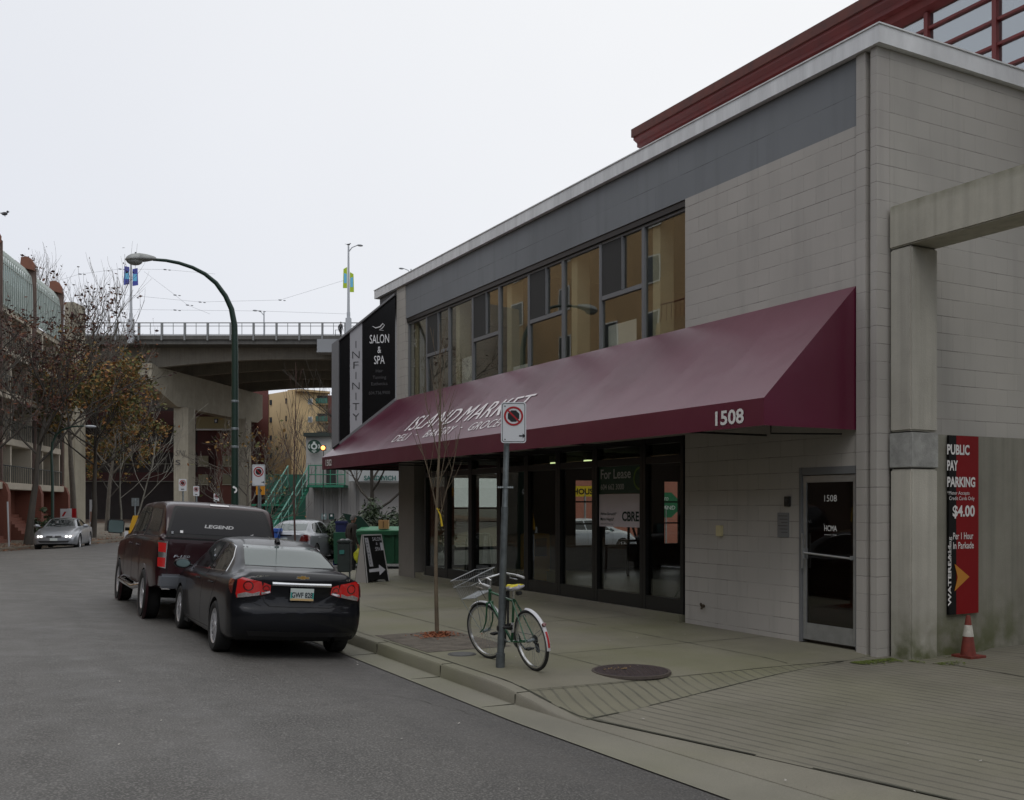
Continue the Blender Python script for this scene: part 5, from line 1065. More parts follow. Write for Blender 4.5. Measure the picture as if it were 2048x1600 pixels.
for s in (1, -1):
    g = MB(); decal(g, b4, [(s * y, z) for y, z in ((.42, .54), (.70, .56), (.76, .66), (.60, .64), (.44, .62))], 'front', .01, .05); hl = bld(g, 'headlamp', M_clear, CC, smooth=True)
    for cy_ in (.49, .62): g = MB(); decal(g, b4, [(s * cy_ + .05 * math.cos(a), .59 + .045 * math.sin(a)) for a in [PI * k / 6 for k in range(12)]], 'front', .02, .05); bld(g, 'bulb', M_hl, hl)
    g = MB(); decal(g, b4, [(s * .05 + s * y, z) for y, z in ((0, .55), (.24, .55), (.26, .60), (.22, .63), (.0, .62))], 'front', .01, .05); bld(g, 'grille', M_trimb, CC)
g = MB(); decal(g, b4, [(-.55, .34), (.55, .34), (.62, .42), (-.62, .42)], 'front', .008, .08); bld(g, 'lower_grille', M_trimb, CC)
g = MB(); decal(g, b4, [(-.15, .42), (.15, .42), (.15, .53), (-.15, .53)], 'front', .02, .08); bld(g, 'number_plate', M_platebg, CC)
# ================================================================ street furniture near the shop
M_galv = mat('galvanised_steel', (.22, .25, .26), .45, .6, var=.25, vscale=14)
M_galvd = mat('dull_steel', (.12, .135, .14), .55, .5, var=.3, vscale=10)
M_sw = mat('sign_white_face', (.62, .64, .66), .35); M_sr = mat('sign_red_ring', (.36, .01, .015), .4); M_sb = mat('sign_black_print', (.012, .014, .016), .4)
M_green = mat('green_lamp_paint', (.006, .028, .018), .5, coat=.1); M_greenr = mat('green_rail_paint', (.02, .17, .10), .5)
VR = Vector((RX, RY, 0)); ZU = Vector((0, 0, 1)); VN = VR.cross(ZU)      # VN points back to the viewer
def nostop(T, org, right, up, w=.3, h=.45, arrow=1, detail=True, small=False):
    """no-stopping plate; org = lower-left corner"""
    org = Vector(org); right = Vector(right).normalized(); up = Vector(up).normalized(); n = right.cross(up)
    e = MB(); flat(e, org - n * .004, right, up, rrect(0, 0, w, h, .03), 0, .004); pl = e.build('sign_plate', M_sw, T)
    c = org + right * w / 2 + up * (h * .66); r = w * .385
    e = MB(); b = .012
    if detail:
        o_ = rrect(b, b, w - b, h - b, .025); i_ = rrect(b + .006, b + .006, w - b - .006, h - b - .006, .02); N_ = len(o_)
        e.add([org + right * x + up * y + n * .002 for x, y in o_ + i_], [(k, (k + 1) % N_, N_ + (k + 1) % N_, N_ + k) for k in range(N_)])
        for (x, y) in ((.045, .04), (.045, h - .045)): arc_disc(e, org + right * x + up * y, right, up, .008, 8, off=.0025)
        flat(e, org + right * (w * .72) + up * (h * .175), right, up, [(0, -.008), (.04, -.008), (.04, -.028), (.072, 0), (.04, .028), (.04, .008), (0, .008)], .0025)
    else: flat(e, org + right * (w * .3) + up * (h * .12), right, up, [(0, 0), (w * .4, 0), (w * .4, .03), (0, .03)], .0025)
    P_ = [(r * .64 * math.cos(R(22.5 + 45 * k)), r * .64 * math.sin(R(22.5 + 45 * k))) for k in range(8)]
    flat(e, c, right, up, P_, .0025); e.build('sign_print', M_sb, pl)
    e = MB(); arc_disc(e, c, right, up, r, 32, r * .80, .0045); d = (right - up).normalized()
    e.obox(c + n * .0045, d * r * .84, d.cross(n) * r * .085, n * .0006); e.build('ring', M_sr, pl)
    return pl
# near pole with bicycle
SPn = thing('parking_sign', 'no-stopping sign on the grey pole that the bicycle leans on', 'sign', (5.3, 10.03, .15), group='no-stopping signs along the street')
base = Vector((5.3, 10.03, .15)); top = base + VR * .085 + ZU * 2.95
e = MB(); e.tube([base, base + (top - base) * .62], .040, 16); e.tube([base, base + (top - base) * .055], .052, 16); e.build('sleeve', M_galvd, SPn, smooth=True)
e = MB(); e.tube([base + (top - base) * .62, top], .033, 16); e.build('pole', M_galv, SPn, smooth=True)
k = (1002 - 1024) / FOC; o_ = Vector((11.22 * (SN + k * CN), 11.22 * (CN - k * SN), 0)); zb = Zh(886, 11.22)
nostop(SPn, (o_.x, o_.y, zb), VR, ZU, .283, .46)
e = MB(); p = base + (top - base) * .695; e.tube([p - VR * .09 + VN * .03, p + VR * .09 + VN * .03], .006, 6); e.lathe([(.036, -.012), (.041, -.012), (.041, .012), (.036, .012)], p, n=14)
for s in (-.08, -.055, .055, .08): e.box(p + VR * s - Vector((.006, .006, .014)), p + VR * s + Vector((.006, .006, .014)))
e.build('clamp', M_galv, SPn)
# bicycle
BK = thing('bicycle', 'green bicycle with wire basket, white mudguards and yellow saddle cover, leaning on the sign pole', 'bicycle', (5.53, 9.63, .153), PI / 2 + R(2), rx=R(-8.5))
M_gr = mat('bicycle_green', (.008, .09, .035), .3, coat=.8); M_bw = mat('mudguard_white', (.6, .6, .62), .3, coat=.5); M_st = mat('bright_steel', (.6, .6, .6), .25, .9); M_bb = mat('bicycle_black', (.012, .012, .012), .6)
RW = .345; HB = (0, 0, RW); HF = (1.03, 0, RW)
def bwheel(c, turn=0., nm='wheel'):
    W_ = bpy.data.objects.new(nm, None); col.objects.link(W_); W_.parent = BK; W_.location = c; W_.rotation_euler = (0, 0, turn); W_.empty_display_size = .1
    e = MB(); N_ = 48; e.tube([((RW - .017) * math.cos(2 * PI * k / N_), 0, (RW - .017) * math.sin(2 * PI * k / N_)) for k in range(N_)], .0185, 8, closed=True); e.build('tyre', M_tyre, W_, smooth=True, world=False)
    e = MB(); e.lathe([(RW - .052, -.013), (RW - .032, -.015), (RW - .032, .015), (RW - .052, .013)], (0, 0, 0), 'Y', 48, close=True); e.build('rim', M_st, W_, smooth=True, world=False)
    e = MB()
    for k in range(32):
        a = 2 * PI * k / 32; b_ = a + (.5 if k % 2 else -.5); s = .03 if (k // 2) % 2 else -.03
        e.tube([(.022 * math.cos(b_), s, .022 * math.sin(b_)), ((RW - .05) * math.cos(a), 0, (RW - .05) * math.sin(a))], .0012, 4)
    e.tube([(0, -.05, 0), (0, .05, 0)], .018, 8); e.tube([(0, -.075, 0), (0, .075, 0)], .006, 6); e.build('spokes', M_galv, W_, world=False); return W_
bwheel(HB); FW = bwheel(HF, R(12))
def bb(mb, nm, m, p=BK, **k): return mb.build(nm, m, p, world=False, **k)
BBk = (.44, 0, .285); ST = (.27, 0, .80); HT = (.80, 0, .87); HL = (.845, 0, .72)
e = MB(); e.tube([BBk, ST], .015, 10); e.tube([BBk, HL], .0165, 10); e.tube([(.29, 0, .765), (.81, 0, .835)], .0145, 10); e.tube([HL, HT], .019, 10)
for s in (1, -1):
    e.tube([(.42, s * .02, .285), (.2, s * .05, .31), (0, s * .062, RW)], .009, 8); e.tube([(.275, s * .018, .775), (0.02, s * .06, RW)], .008, 8)
e.tube([(.40, -.06, .285), (.48, .06, .285)], .01, 6); bb(e, 'frame', M_gr, smooth=True)
e = MB(); e.tube([(.365, 0, .515), (.405, 0, .395)], .0165, 10); bb(e, 'frame_label', M_bw)
tr_ = Matrix.Rotation(R(12), 4, 'Z')
def ft(p): v = Vector((p[0] - .86, p[1], p[2])); v.rotate(Matrix.Rotation(R(12), 3, 'Z')); return (v.x + .86, v.y, v.z)
e = MB()
for s in (1, -1): e.tube([ft(q) for q in ((.855, s * .045, .70), (.88, s * .05, .58), (.91, s * .055, .47), (.96, s * .058, .39), (1.03, s * .06, RW))], [.011, .011, .010, .009, .008], 8)
e.tube([ft((.855, -.05, .70)), ft((.855, .05, .70))], .014, 8); bb(e, 'fork', M_gr, smooth=True)
e = MB(); e.tube([HT, ft((.785, 0, .97)), ft((.84, 0, .995))], .012, 8)
e.tube([ft(q) for q in ((.52, .27, .96), (.64, .27, .985), (.76, .2, 1.02), (.84, .08, 1.0), (.85, 0, .995), (.84, -.08, 1.0), (.76, -.2, 1.02), (.64, -.27, .985), (.52, -.27, .96))], .011, 8); bb(e, 'handlebar', M_st, smooth=True)
for s in (1, -1): e = MB(); e.tube([ft((.50, s * .27, .955)), ft((.61, s * .27, .98))], .016, 8); bb(e, 'grip', mat('grip_white', (.5, .5, .5), .6), smooth=True)
e = MB()
for s in (1, -1): e.tube([ft((.70, s * .24, .99)), ft((.74, s * .26, .95)), ft((.62, s * .27, .93))], .007, 6)
bb(e, 'brake_lever', M_st)
# cables, stem cables
e = MB(); e.tube([ft((.7, .24, .99)), ft((.9, .12, .93)), ft((.88, .03, .75))], .003, 5); e.tube([ft((.7, -.24, .99)), ft((.92, -.1, .9)), (.82, -.02, .8), (.5, -.015, .82), (.29, -.02, .78), (.1, -.03, .6)], .003, 5); bb(e, 'brake_cable', M_bb)
def guard(cx, a0, a1, m, nm, turn=0., w=.05, r=RW + .022):
    e = MB(); n_ = 24
    def fn(u, v):
        a = a0 + (a1 - a0) * u; t_ = v * 2 - 1; rr = r - .016 * t_ * t_; q = Vector((rr * math.cos(a), t_ * w / 2, rr * math.sin(a))); q.rotate(Matrix.Rotation(turn, 3, 'Z')); return (q.x + cx, q.y, q.z + RW)
    e.grid(fn, n_, 6); 
    return bb(e, nm, m, smooth=True)
guard(0, R(85), R(192), M_bw, 'rear_mudguard'); guard(1.03, R(82), R(150), M_bw, 'front_mudguard', R(12)); guard(1.03, R(48), R(80), M_bw, 'front_mudguard', R(12))
guard(0, R(158), R(186), mat('reflector_red', (.45, .015, .02), .3, coat=.8), 'reflector', w=.036, r=RW + .026)
e = MB(); a = R(146); e.lathe([(0, .012), (.02, .01), (.024, 0), (.024, -.012)], (0, 0, 0), n=16)
vv = [Vector(q) for q in e.v]; rm = Matrix.Rotation(R(-(146 - 90) + 0), 3, 'Y'); e.v = [tuple(rm @ q + Vector(((RW + .035) * math.cos(a), 0, RW + (RW + .035) * math.sin(a)))) for q in vv]; bb(e, 'tail_reflector', M_redd, smooth=True)
e = MB()
for s in (1, -1): e.tube([(0, s * .07, RW), ((RW + .02) * math.cos(R(150)), s * .02, RW + (RW + .02) * math.sin(R(150)))], .003, 4); e.tube([(1.03, s * .06, RW), ft((.98, s * .10, .80))], .003, 4); e.tube([(1.04, s * .06, RW), ft((1.26, s * .12, .79))], .003, 4)
bb(e, 'stay', M_galv)
# saddle with cover
e = MB()
def sad(u, v):
    a = 2 * PI * v; L_ = u; w_ = .035 + .075 * smoothstep(.3, 1, L_); w_ *= math.sqrt(max(0.02, 1 - max(0, (L_ - .8) / .2) ** 2)) * (min(1, .35 + L_ * 5)); h_ = .035 * (min(1, .4 + L_ * 4)) * (1 if L_ < .85 else .8)
    return (.40 - L_ * .28, w_ * math.cos(a), .925 + .02 * L_ + h_ * math.sin(a) - .012 * math.sin(L_ * PI))
e.grid(sad, 14, 20); 
for q in (0, 14): e.add([sad(q / 14, v / 20) for v in range(20)], [tuple(range(20))])
e.mi = [0] * len(e.f); ms = bb(e, 'saddle', [mat('saddle_yellow', (.6, .5, .03), .6, var=.2, vscale=30), mat('saddle_white', (.55, .54, .6), .7, var=.3, vscale=60)], smooth=True, weld=True)
for p in ms.data.polygons:
    if p.center.z < .93 + .02 * (.40 - p.center.x) / .28 + .004 * math.sin(p.center.x * 150): p.material_index = 1
e = MB(); e.tube([ST, (.245, 0, .90)], .0125, 8); e.tube([(.35, .02, .885), (.2, .03, .895)], .004, 5); e.tube([(.35, -.02, .885), (.2, -.03, .895)], .004, 5); bb(e, 'seat_post', M_st)
e = MB(); e.box((.11, -.03, .85), (.17, .03, .89)); bb(e, 'saddle_bag', M_bb, bevel=.008)
# drive train
e = MB(); e.lathe([(.095, -.07), (.10, -.068), (.10, -.064), (.03, -.066), (.03, -.07)], BBk, 'Y', 32); e.tube([(.44, -.075, .285), (.30, -.085, .185)], .009, 6); e.tube([(.44, .06, .285), (.58, .085, .385)], .009, 6); bb(e, 'crank', M_galvd, smooth=True)
e = MB(); e.box((.25, -.17, .172), (.34, -.09, .195)); bb(e, 'pedal', M_bb, bevel=.004); e = MB(); e.box((.54, .09, .375), (.63, .17, .398)); bb(e, 'pedal', M_bb, bevel=.004)
e = MB(); e.lathe([(.02, -.065), (.045, -.06), (.04, -.05), (.055, -.045), (.02, -.04)], HB, 'Y', 24); e.box((-.03, -.075, .2), (.02, -.055, .30)); e.lathe([(.022, -.07), (.022, -.06)], (-.01, 0, .21), 'Y', 12); e.lathe([(.022, -.07), (.022, -.06)], (.015, 0, .27), 'Y', 12); bb(e, 'derailleur', M_bb)
e = MB(); e.tube([(0, -.055, RW + .045), (.44, -.066, .385)], .004, 5); e.tube([(.02, -.055, .25), (.44, -.066, .185)], .004, 5); bb(e, 'chain', M_galvd)
# basket
e = MB(); Fm = Matrix.Rotation(R(12), 3, 'Z')
def bk(x, y, z): v = Vector((x - .86, y, z - .16 * y - .10 * (x - .95))); v.rotate(Fm); return (v.x + .86, v.y, v.z)
tx0, tx1, ty, zt_ = .92, 1.29, .20, 1.05; bx0_, bx1_, by_, zb_ = .96, 1.20, .14, .80
def loop(x0, x1, y, z, r): e.tube([bk(x0, -y, z), bk(x1, -y, z), bk(x1, y, z), bk(x0, y, z)], r, 6, closed=True)
loop(tx0, tx1, ty, zt_, .0065); loop(tx0 + .012, tx1 - .02, ty - .015, zt_ - .085, .004); loop(bx0_, bx1_, by_, zb_, .005)
def lerp(a, b, t_): return a + (b - a) * t_
for k in range(13):
    t_ = k / 12
    for s in (1, -1): e.tube([bk(lerp(tx0, tx1, t_), s * ty, zt_), bk(lerp(bx0_, bx1_, t_), s * by_, zb_)], .0019, 3)
    for (xa, xb) in ((tx0, bx0_), (tx1, bx1_)): e.tube([bk(xa, lerp(-ty, ty, t_), zt_), bk(xb, lerp(-by_, by_, t_), zb_)], .0019, 3)
for k in range(9): t_ = k / 8; e.tube([bk(lerp(bx0_, bx1_, t_), -by_, zb_), bk(lerp(bx0_, bx1_, t_), by_, zb_)], .003, 4)
for k in range(10): t_ = k / 9; e.tube([bk(bx0_, lerp(-by_, by_, t_), zb_), bk(bx1_, lerp(-by_, by_, t_), zb_)], .003, 4)
bb(e, 'basket', mat('basket_wire', (.42, .44, .45), .35, .7))
# lock round the pole
LK = thing('bicycle_lock', 'black cable lock holding the bicycle frame to the grey sign pole', 'lock', (5.35, 10.05, .6))
e = MB(); lc = Vector((5.34, 10.05, .60)); e.tube([lc + Vector((.075 * math.cos(a) + .03, .075 * math.sin(a), .012 * math.sin(2 * a))) for a in [2 * PI * k / 20 for k in range(20)]], .018, 8, closed=True); e.tube([lc + Vector((.07 * math.cos(a) + .035, .085 * math.sin(a), .02 + .012 * math.cos(2 * a))) for a in [2 * PI * k / 20 for k in range(20)]], .013, 8, closed=True); e.tube([lc + Vector(q) for q in ((.05, .05, .0), (.1, .12, .15), (.11, .1, .4), (.08, .0, .43), (.06, -.02, .2), (.05, -.04, .02))], .014, 8)
e.build('cable', M_bb, LK, smooth=True); e = MB(); e.box(lc + Vector((-.07, -.05, -.04)), lc + Vector((-.03, .02, .03))); e.build('lock_body', M_bb, LK, bevel=.01)
# manhole, utility lid, litter
MH = thing('manhole_cover', 'large dark iron manhole cover set in the pavement right of the bicycle', 'manhole cover', (6.47, 9.12, .155))
zc = padz(6.47, 9.12); e = MB(); e.lathe([(0, zc + .012), (.40, zc + .012), (.41, zc + .008), (.41, zc - .03)], (6.47, 9.12, 0), n=48); e.build('lid', mat('manhole_iron', (.045, .03, .03), .7, .2, var=.5, vscale=14, bump=.8, bscale=60, world=True), MH)
e = MB()
for i in range(-5, 6):
    for j in range(-5, 6):
        x, y = 6.47 + i * .065 + (j % 2) * .03, 9.12 + j * .065
        if math.hypot(x - 6.47, y - 9.12) < .34: e.lathe([(0, zc + .0165), (.018, zc + .0165), (.02, zc + .011)], (x, y, 0), n=8)
e.build('studs', mat('manhole_studs', (.06, .042, .038), .65, .2), MH)
e = MB(); e.lathe([(.41, zc + .009), (.44, zc + .009), (.445, zc - .02)], (6.47, 9.12, 0), n=48); e.build('rim', mat('manhole_rim', (.07, .055, .045), .7, var=.3, vscale=10), MH)
random.seed(3)
e = MB()
for k in range(46):
    a, r = random.uniform(-.9, .9) + PI * .6, random.uniform(.02, .3); x, y = 6.44 + r * math.cos(a), 9.16 + r * math.sin(a) * .5; s = random.uniform(.005, .013); b_ = random.random() * 3
    e.add([(x + s * math.cos(b_ + q * PI / 2), y + s * math.sin(b_ + q * PI / 2), zc + .02 + .002 * q) for q in range(4)], [(0, 1, 2, 3)])
tag(e.build('fallen_leaves', mat('leaf_straw', (.3, .2, .08), .8)), 'scatter of tiny straw-coloured leaf bits lying on the manhole cover', 'leaf litter', kind='stuff')
e = MB(); e.lathe([(0, .163), (.15, .163), (.155, .150)], (5.34, 11.12, 0), n=32); e.lathe([(.16, .1605), (.175, .1605), (.178, .150)], (5.34, 11.12, 0), n=32); tag(e.build('utility_lid', mat('lid_grey', (.11, .11, .105), .7, .2, var=.2, vscale=20)), 'small round grey utility lid in the pavement left of the bicycle', 'utility cover')
# street sapling with tie
def twig_tree(T, base, h, r0, seed, m, spread=.55, n1=9, lean=(0, 0), first=.35, up=1.5, lenk=.42):
    rnd = random.Random(seed); tr = MB(); br = MB(); base = Vector(base)
    pts = []
    for k in range(9): t_ = k / 8; pts.append(base + Vector((lean[0] * t_ + .025 * math.sin(t_ * 7 + seed), lean[1] * t_ + .02 * math.cos(t_ * 6 + seed), h * t_)))
    rad = [r0 * (1 - .85 * k / 8) for k in range(9)]; tr.tube(pts, rad, 8)
    for i in range(n1):
        t_ = first + (1 - first) * (i + .3) / n1 * .92; p = pts[min(7, int(t_ * 8))].lerp(pts[min(8, int(t_ * 8) + 1)], (t_ * 8) % 1); a = i * 2.4 + rnd.uniform(-.4, .4)
        d = Vector((math.cos(a) * spread, math.sin(a) * spread, up * rnd.uniform(.6, 1))).normalized(); L_ = h * lenk * (1.15 - t_) * rnd.uniform(.75, 1.2); q = [p]; 
        for k in range(5): d = (d + Vector((rnd.uniform(-.09, .09), rnd.uniform(-.09, .09), .10))).normalized(); q.append(q[-1] + d * L_ / 5)
        rr = r0 * .34 * (1.15 - t_); br.tube(q, [rr * (1 - .75 * k / 5) + .0015 for k in range(6)], 5)
        for j in range(rnd.randint(3, 6)):
            k = rnd.randint(1, 4); dd = (q[k + 1] - q[k]).normalized(); a2 = rnd.uniform(0, 6.3); d2 = (dd + Vector((math.cos(a2), math.sin(a2), .5)) * .5).normalized(); l2 = L_ * rnd.uniform(.2, .5)
            s_ = q[k]; m_ = s_ + d2 * l2 * .5; d3 = (d2 + Vector((0, 0, .35))).normalized(); br.tube([s_, m_, m_ + d3 * l2 * .5], [rr * .45 + .001, rr * .3 + .001, .0012], 4)
    tr.build('trunk', m, T, smooth=True); br.build('branches', m, T)
M_bark = mat('sapling_bark', (.13, .10, .065), .8, var=.35, vscale=9, stretch=(1, 1, .4)); M_redtwig = mat('red_twig', (.085, .045, .036), .7, var=.3, vscale=5)
SA = thing('sapling', 'slender bare sapling in the pavement tree pit, with a yellow tie on its stem', 'young tree', (5.78, 12.87, .16), group='bare saplings along the kerb')
twig_tree(SA, (5.78, 12.87, .16), 4.4, .033, 3, M_bark, .42, 11, lean=(.05, -.02), first=.33)
tz = Zh(1030, 14.0); e = MB(); p = Vector((5.80, 12.85, tz)); e.tube([p + ZU * .10 - VR * .02, p + VR * .03, p + VR * .055 - ZU * .16], [.008, .012, .016], 6); e.tube([p + ZU * .08 + Vector((.02 * math.cos(a), .02 * math.sin(a), 0)) for a in [PI * k / 5 for k in range(10)]], .004, 5, closed=True); e.build('tie', mat('tie_yellow', (.6, .42, .02), .5), SA, smooth=True)
SB = thing('sapling', 'slim bare sapling rising between the two parked vehicles, before the street-sign pole', 'young tree', (6.0, 20.6, .16), group='bare saplings along the kerb')
twig_tree(SB, (6.0, 20.6, .16), 4.85, .028, 8, M_redtwig, .36, 12, first=.3)
e = MB(); e.lathe([(.02, .0), (.16, .012), (.2, 0)], (5.78, 12.87, .158), n=16)
random.seed(5)
for k in range(520):
    a = random.uniform(0, 6.28); r = abs(random.gauss(0, .16)); x, y = 5.80 + r * math.cos(a), 12.85 + r * math.sin(a) * 1.0; z = .162 + max(0, .05 - r * .15) * random.random(); s = random.uniform(.01, .026); b_ = random.uniform(0, 6.28)
    e.add([(x + s * math.cos(b_) * c1 - s * math.sin(b_) * c2, y + s * math.sin(b_) * c1 + s * math.cos(b_) * c2, z + random.uniform(0, .02)) for c1, c2 in ((-1, -.4), (1, -.4), (1, .4), (-1, .4))], [(0, 1, 2, 3)])
tag(e.build('leaf_pile', mat('leaf_rust', (.24, .075, .03), .85, var=.6, vscale=40)), 'heap of rust-brown fallen leaves round the sapling stem', 'leaf litter', kind='stuff')
random.seed(11); e = MB()
for k in range(70):
    x, y = (random.uniform(-1, 4.3), random.uniform(4.5, 12)) if k < 34 else (random.uniform(4.4, 9.5), random.uniform(4.5, 22)); z = (zroad(x, y) + .006) if x < 4.4 else padz(x, y) + .01 if y < 10 else .165
    s = random.uniform(.006, .017); b_ = random.uniform(0, 6.28)
    e.add([(x + s * math.cos(b_ + q * PI / 2) * (1 if q % 2 else .6), y + s * math.sin(b_ + q * PI / 2), z + .003 * q) for q in range(4)], [(0, 1, 2, 3)])
tag(e.build('street_litter', mat('litter_pale', (.35, .33, .3), .8, var=.6, vscale=3)), 'tiny pale specks of litter and leaf bits on the road and pavement', 'litter', kind='stuff')
# sandwich board
SW = thing('sandwich_board', 'black A-frame salon board with a white arrow standing beside the corner column', 'sandwich board', (8.6, 22.6, .155))
a0 = Vector((*W(734, 23.6), .155)); a1 = Vector((*W(779, 24.1), .155)); br_ = (a1 - a0).normalized(); bn_ = br_.cross(ZU); bw_ = (a1 - a0).length; upv = (ZU * 1.12 - bn_ * .22).normalized(); Hh = 1.16
top_in = .055
e = MB()
def SQ(x, y, o=0.): return a0 + br_ * (x * bw_) + upv * (y * Hh) + br_.cross(upv).normalized() * o
pan = [(0.0, 0), (.12, 0), (.2, .05), (.8, .05), (.88, 0), (1., 0), (.9, 1), (.06, 1)]
e.prism([SQ(x, y, -.02) for x, y in pan], br_.cross(upv).normalized() * .02)
back = [a0 - bn_ * .45 + br_ * .0, a0 - bn_ * .45 + br_ * .0 + br_ * bw_, SQ(.92, 1) - bn_ * .03, SQ(.06, 1) - bn_ * .03]; e.prism([Vector(q) for q in back], bn_ * -.02); e.build('board', M_black, SW)
e = MB(); n_ = br_.cross(upv).normalized()
for q in ([(0, 0), (.035, 0), (.095, 1), (.06, 1)], [(.965, 0), (1, 0), (.9, 1), (.865, 1)], [(.06, 1), (.9, 1), (.9, .975), (.06, .975)]): e.prism([SQ(x, y, .001) for x, y in q], n_ * .008)
e.build('edge_trim', mat('board_trim', (.42, .41, .4), .5), SW)
e = MB(); e.prism([SQ(.0, 0, -.02), SQ(.06, 1, -.02), Vector(back[3]), Vector(back[0])], br_ * -.006); e.build('side_cloth', mat('side_cloth', (.28, .265, .25), .8), SW)
e = MB(); e.prism([SQ(x, y, .001) for x, y in ((.2, .33), (.36, .33), (.28, .93), (.13, .93))], n_ * .003); e.build('silver_stripe', M_sgrey, SW)
e = MB(); e.prism([SQ(x, y, .001) for x, y in ((.16, .21), (.6, .22), (.6, .14), (.88, .25), (.62, .36), (.6, .29), (.165, .275))], n_ * .003)
put_text(e, 'SALON', SQ(.46, .86, .002), br_, upv, .27, .09); put_text(e, '&', SQ(.63, .775, .002), br_, upv, .05, .06, align='C'); put_text(e, 'SPA', SQ(.54, .65, .002), br_, upv, .15, .09)
e.prism([SQ(x, y, .001) for x, y in ((.79, .66), (.93, .66), (.92, .82), (.78, .82))], n_ * .003); e.build('lettering', mat('board_white', (.5, .5, .53), .5), SW)
e = MB()
for k, ch in enumerate('INFINITY'): put_text(e, ch, SQ(.225 + .0085 * (7 - k) * -.9 + .02, .865 - .07 * k, .006), br_, upv, {'I': .012, 'N': .06, 'F': .045, 'T': .055, 'Y': .055}[ch], .045, align='C')
e.build('lettering', M_black, SW)
# litter bin
x, y = W(689.5, 24.3); BI = thing('litter_bin', 'dark square street litter bin on short steel legs left of the sandwich board', 'litter bin', (x, y, .155))
e = MB(); H_ = 1.0
e.obox((x, y, .72), VR * .155, VN * .16, ZU * .35); e.obox((x, y, 1.11), VR * .175, VN * .18, ZU * .035); e.build('body', mat('bin_dark', (.02, .028, .026), .5, var=.2, vscale=6), BI, bevel=.02)
e = MB(); e.ball((x - .05, y, 1.14), .08, 6, (1, 1, .5)); e.ball((x + .06, y - .03, 1.14), .07, 6, (1, 1, .6)); e.build('rubbish', mat('rubbish_grey', (.2, .2, .2), .7, var=.5, vscale=12), BI, smooth=True)
e = MB(); flat(e, Vector((x, y, .86)) + VN * .163 + VR * -.04, VR, ZU, rrect(-.06, -.05, .06, .05, .02), .02, .003); e.build('sticker', mat('bin_sticker', (.03, .16, .14), .5), BI)
for sx in (-.12, .12): e = MB(); e.tube([(x + sx * RX, y + sx * RY, .155), (x + sx * RX, y + sx * RY, .37)], .022, 8); e.build('leg', M_galv, BI)
# wheelie bins, dumpster, box
def dumpster():
    x, y = W(718, 31.5); T = thing('dumpster', 'green steel dumpster with its lid down, behind the sandwich board', 'dumpster', (x, y, .02)); c0 = Vector((x, y, .02))
    e = MB(); L_ = 2.3; n2 = -VN
    q = [c0 + VR * 0 + ZU * .12, c0 + VR * L_ + ZU * .12, c0 + VR * (L_ + .05) + ZU * 1.12, c0 - VR * .05 + ZU * 1.12]; e.prism(q, n2 * 1.3)
    for k in range(7): p = c0 + VR * (.1 + k * .33); e.obox(p + ZU * .6 - n2 * .02, VR * .03, n2 * .02, ZU * .44)
    e.obox(c0 + VR * L_ / 2 + ZU * 1.08 - n2 * .03, VR * (L_ / 2 + .06), n2 * .04, ZU * .05); M_dg = mat('dumpster_green', (.012, .085, .038), .5, var=.3, vscale=3); e.build('body', M_dg, T)
    e = MB(); e.prism([c0 - VR * .08 + ZU * 1.14 - n2 * .05, c0 + VR * (L_ + .08) + ZU * 1.14 - n2 * .05, c0 + VR * (L_ + .08) + ZU * 1.24 + n2 * 1.3, c0 - VR * .08 + ZU * 1.24 + n2 * 1.3], ZU * .035); e.build('lid', mat('lid_green', (.04, .2, .095), .45), T)
    e = MB(); e.obox(c0 + VR * .38 + ZU * .72 - n2 * .045, VR * .22, n2 * .004, ZU * .13); e.build('label', mat('dumpster_label', (.5, .5, .46), .6), T)
    e = MB()
    for a_ in (.2, 2.1): e.lathe([(.06, -.03), (.06, .03)], c0 + VR * a_ + ZU * .06, 'X', 12)
    e.build('castor', M_under, T)
    e = MB(); c = c0 + VR * .75 + ZU * 1.36 + n2 * .3; e.obox(c, VR * .155, n2 * .15, ZU * .14); o = e.build('cardboard_box', mat('cardboard', (.42, .24, .1), .8), None, bevel=.004); tag(o, 'brown cardboard box standing on the green dumpster lid', 'box')
    e = MB(); e.obox(c - n2 * .152, VR * .018, n2 * .002, ZU * .1); e.build('tape', mat('box_tape', (.15, .08, .03), .6), o)
dumpster()
x, y = W(668, 31.8); T = thing('dumpster', 'dark green dumpster with its lid propped open, behind the pedestrian', 'dumpster', (x, y, .02)); c0 = Vector((x, y, .02)); n2 = -VN
e = MB(); e.prism([c0 + VR * 0 + ZU * .1, c0 + VR * .8 + ZU * .1, c0 + VR * .82 + ZU * 1.1, c0 - VR * .02 + ZU * 1.1], n2 * 1.1); e.build('body', mat('dumpster_dark', (.008, .07, .035), .5), T)
e = MB(); e.prism([c0 + VR * .15 + ZU * 1.72 + n2 * .6, c0 + VR * .75 + ZU * 1.6 + n2 * .8, c0 + VR * 1.1 + ZU * 1.15 + n2 * .9, c0 + VR * .5 + ZU * 1.2 + n2 * .7], n2 * .05); e.build('lid', mat('lid_dark', (.006, .03, .02), .5), T)
x, y = W(685, 32.6); e = MB(); e.obox((x, y, .75), VR * .18, n2 * .3, ZU * .65); e.obox((x, y, 1.43), VR * .2, n2 * .33, ZU * .05); e.lathe([(.09, -.3), (.09, .3)], (x, y, .12), 'X', 12); tag(e.build('wheelie_bin', mat('bin_navy', (.01, .015, .08), .5), None, bevel=.02), 'navy blue wheelie bin beside the pedestrian', 'wheelie bin')
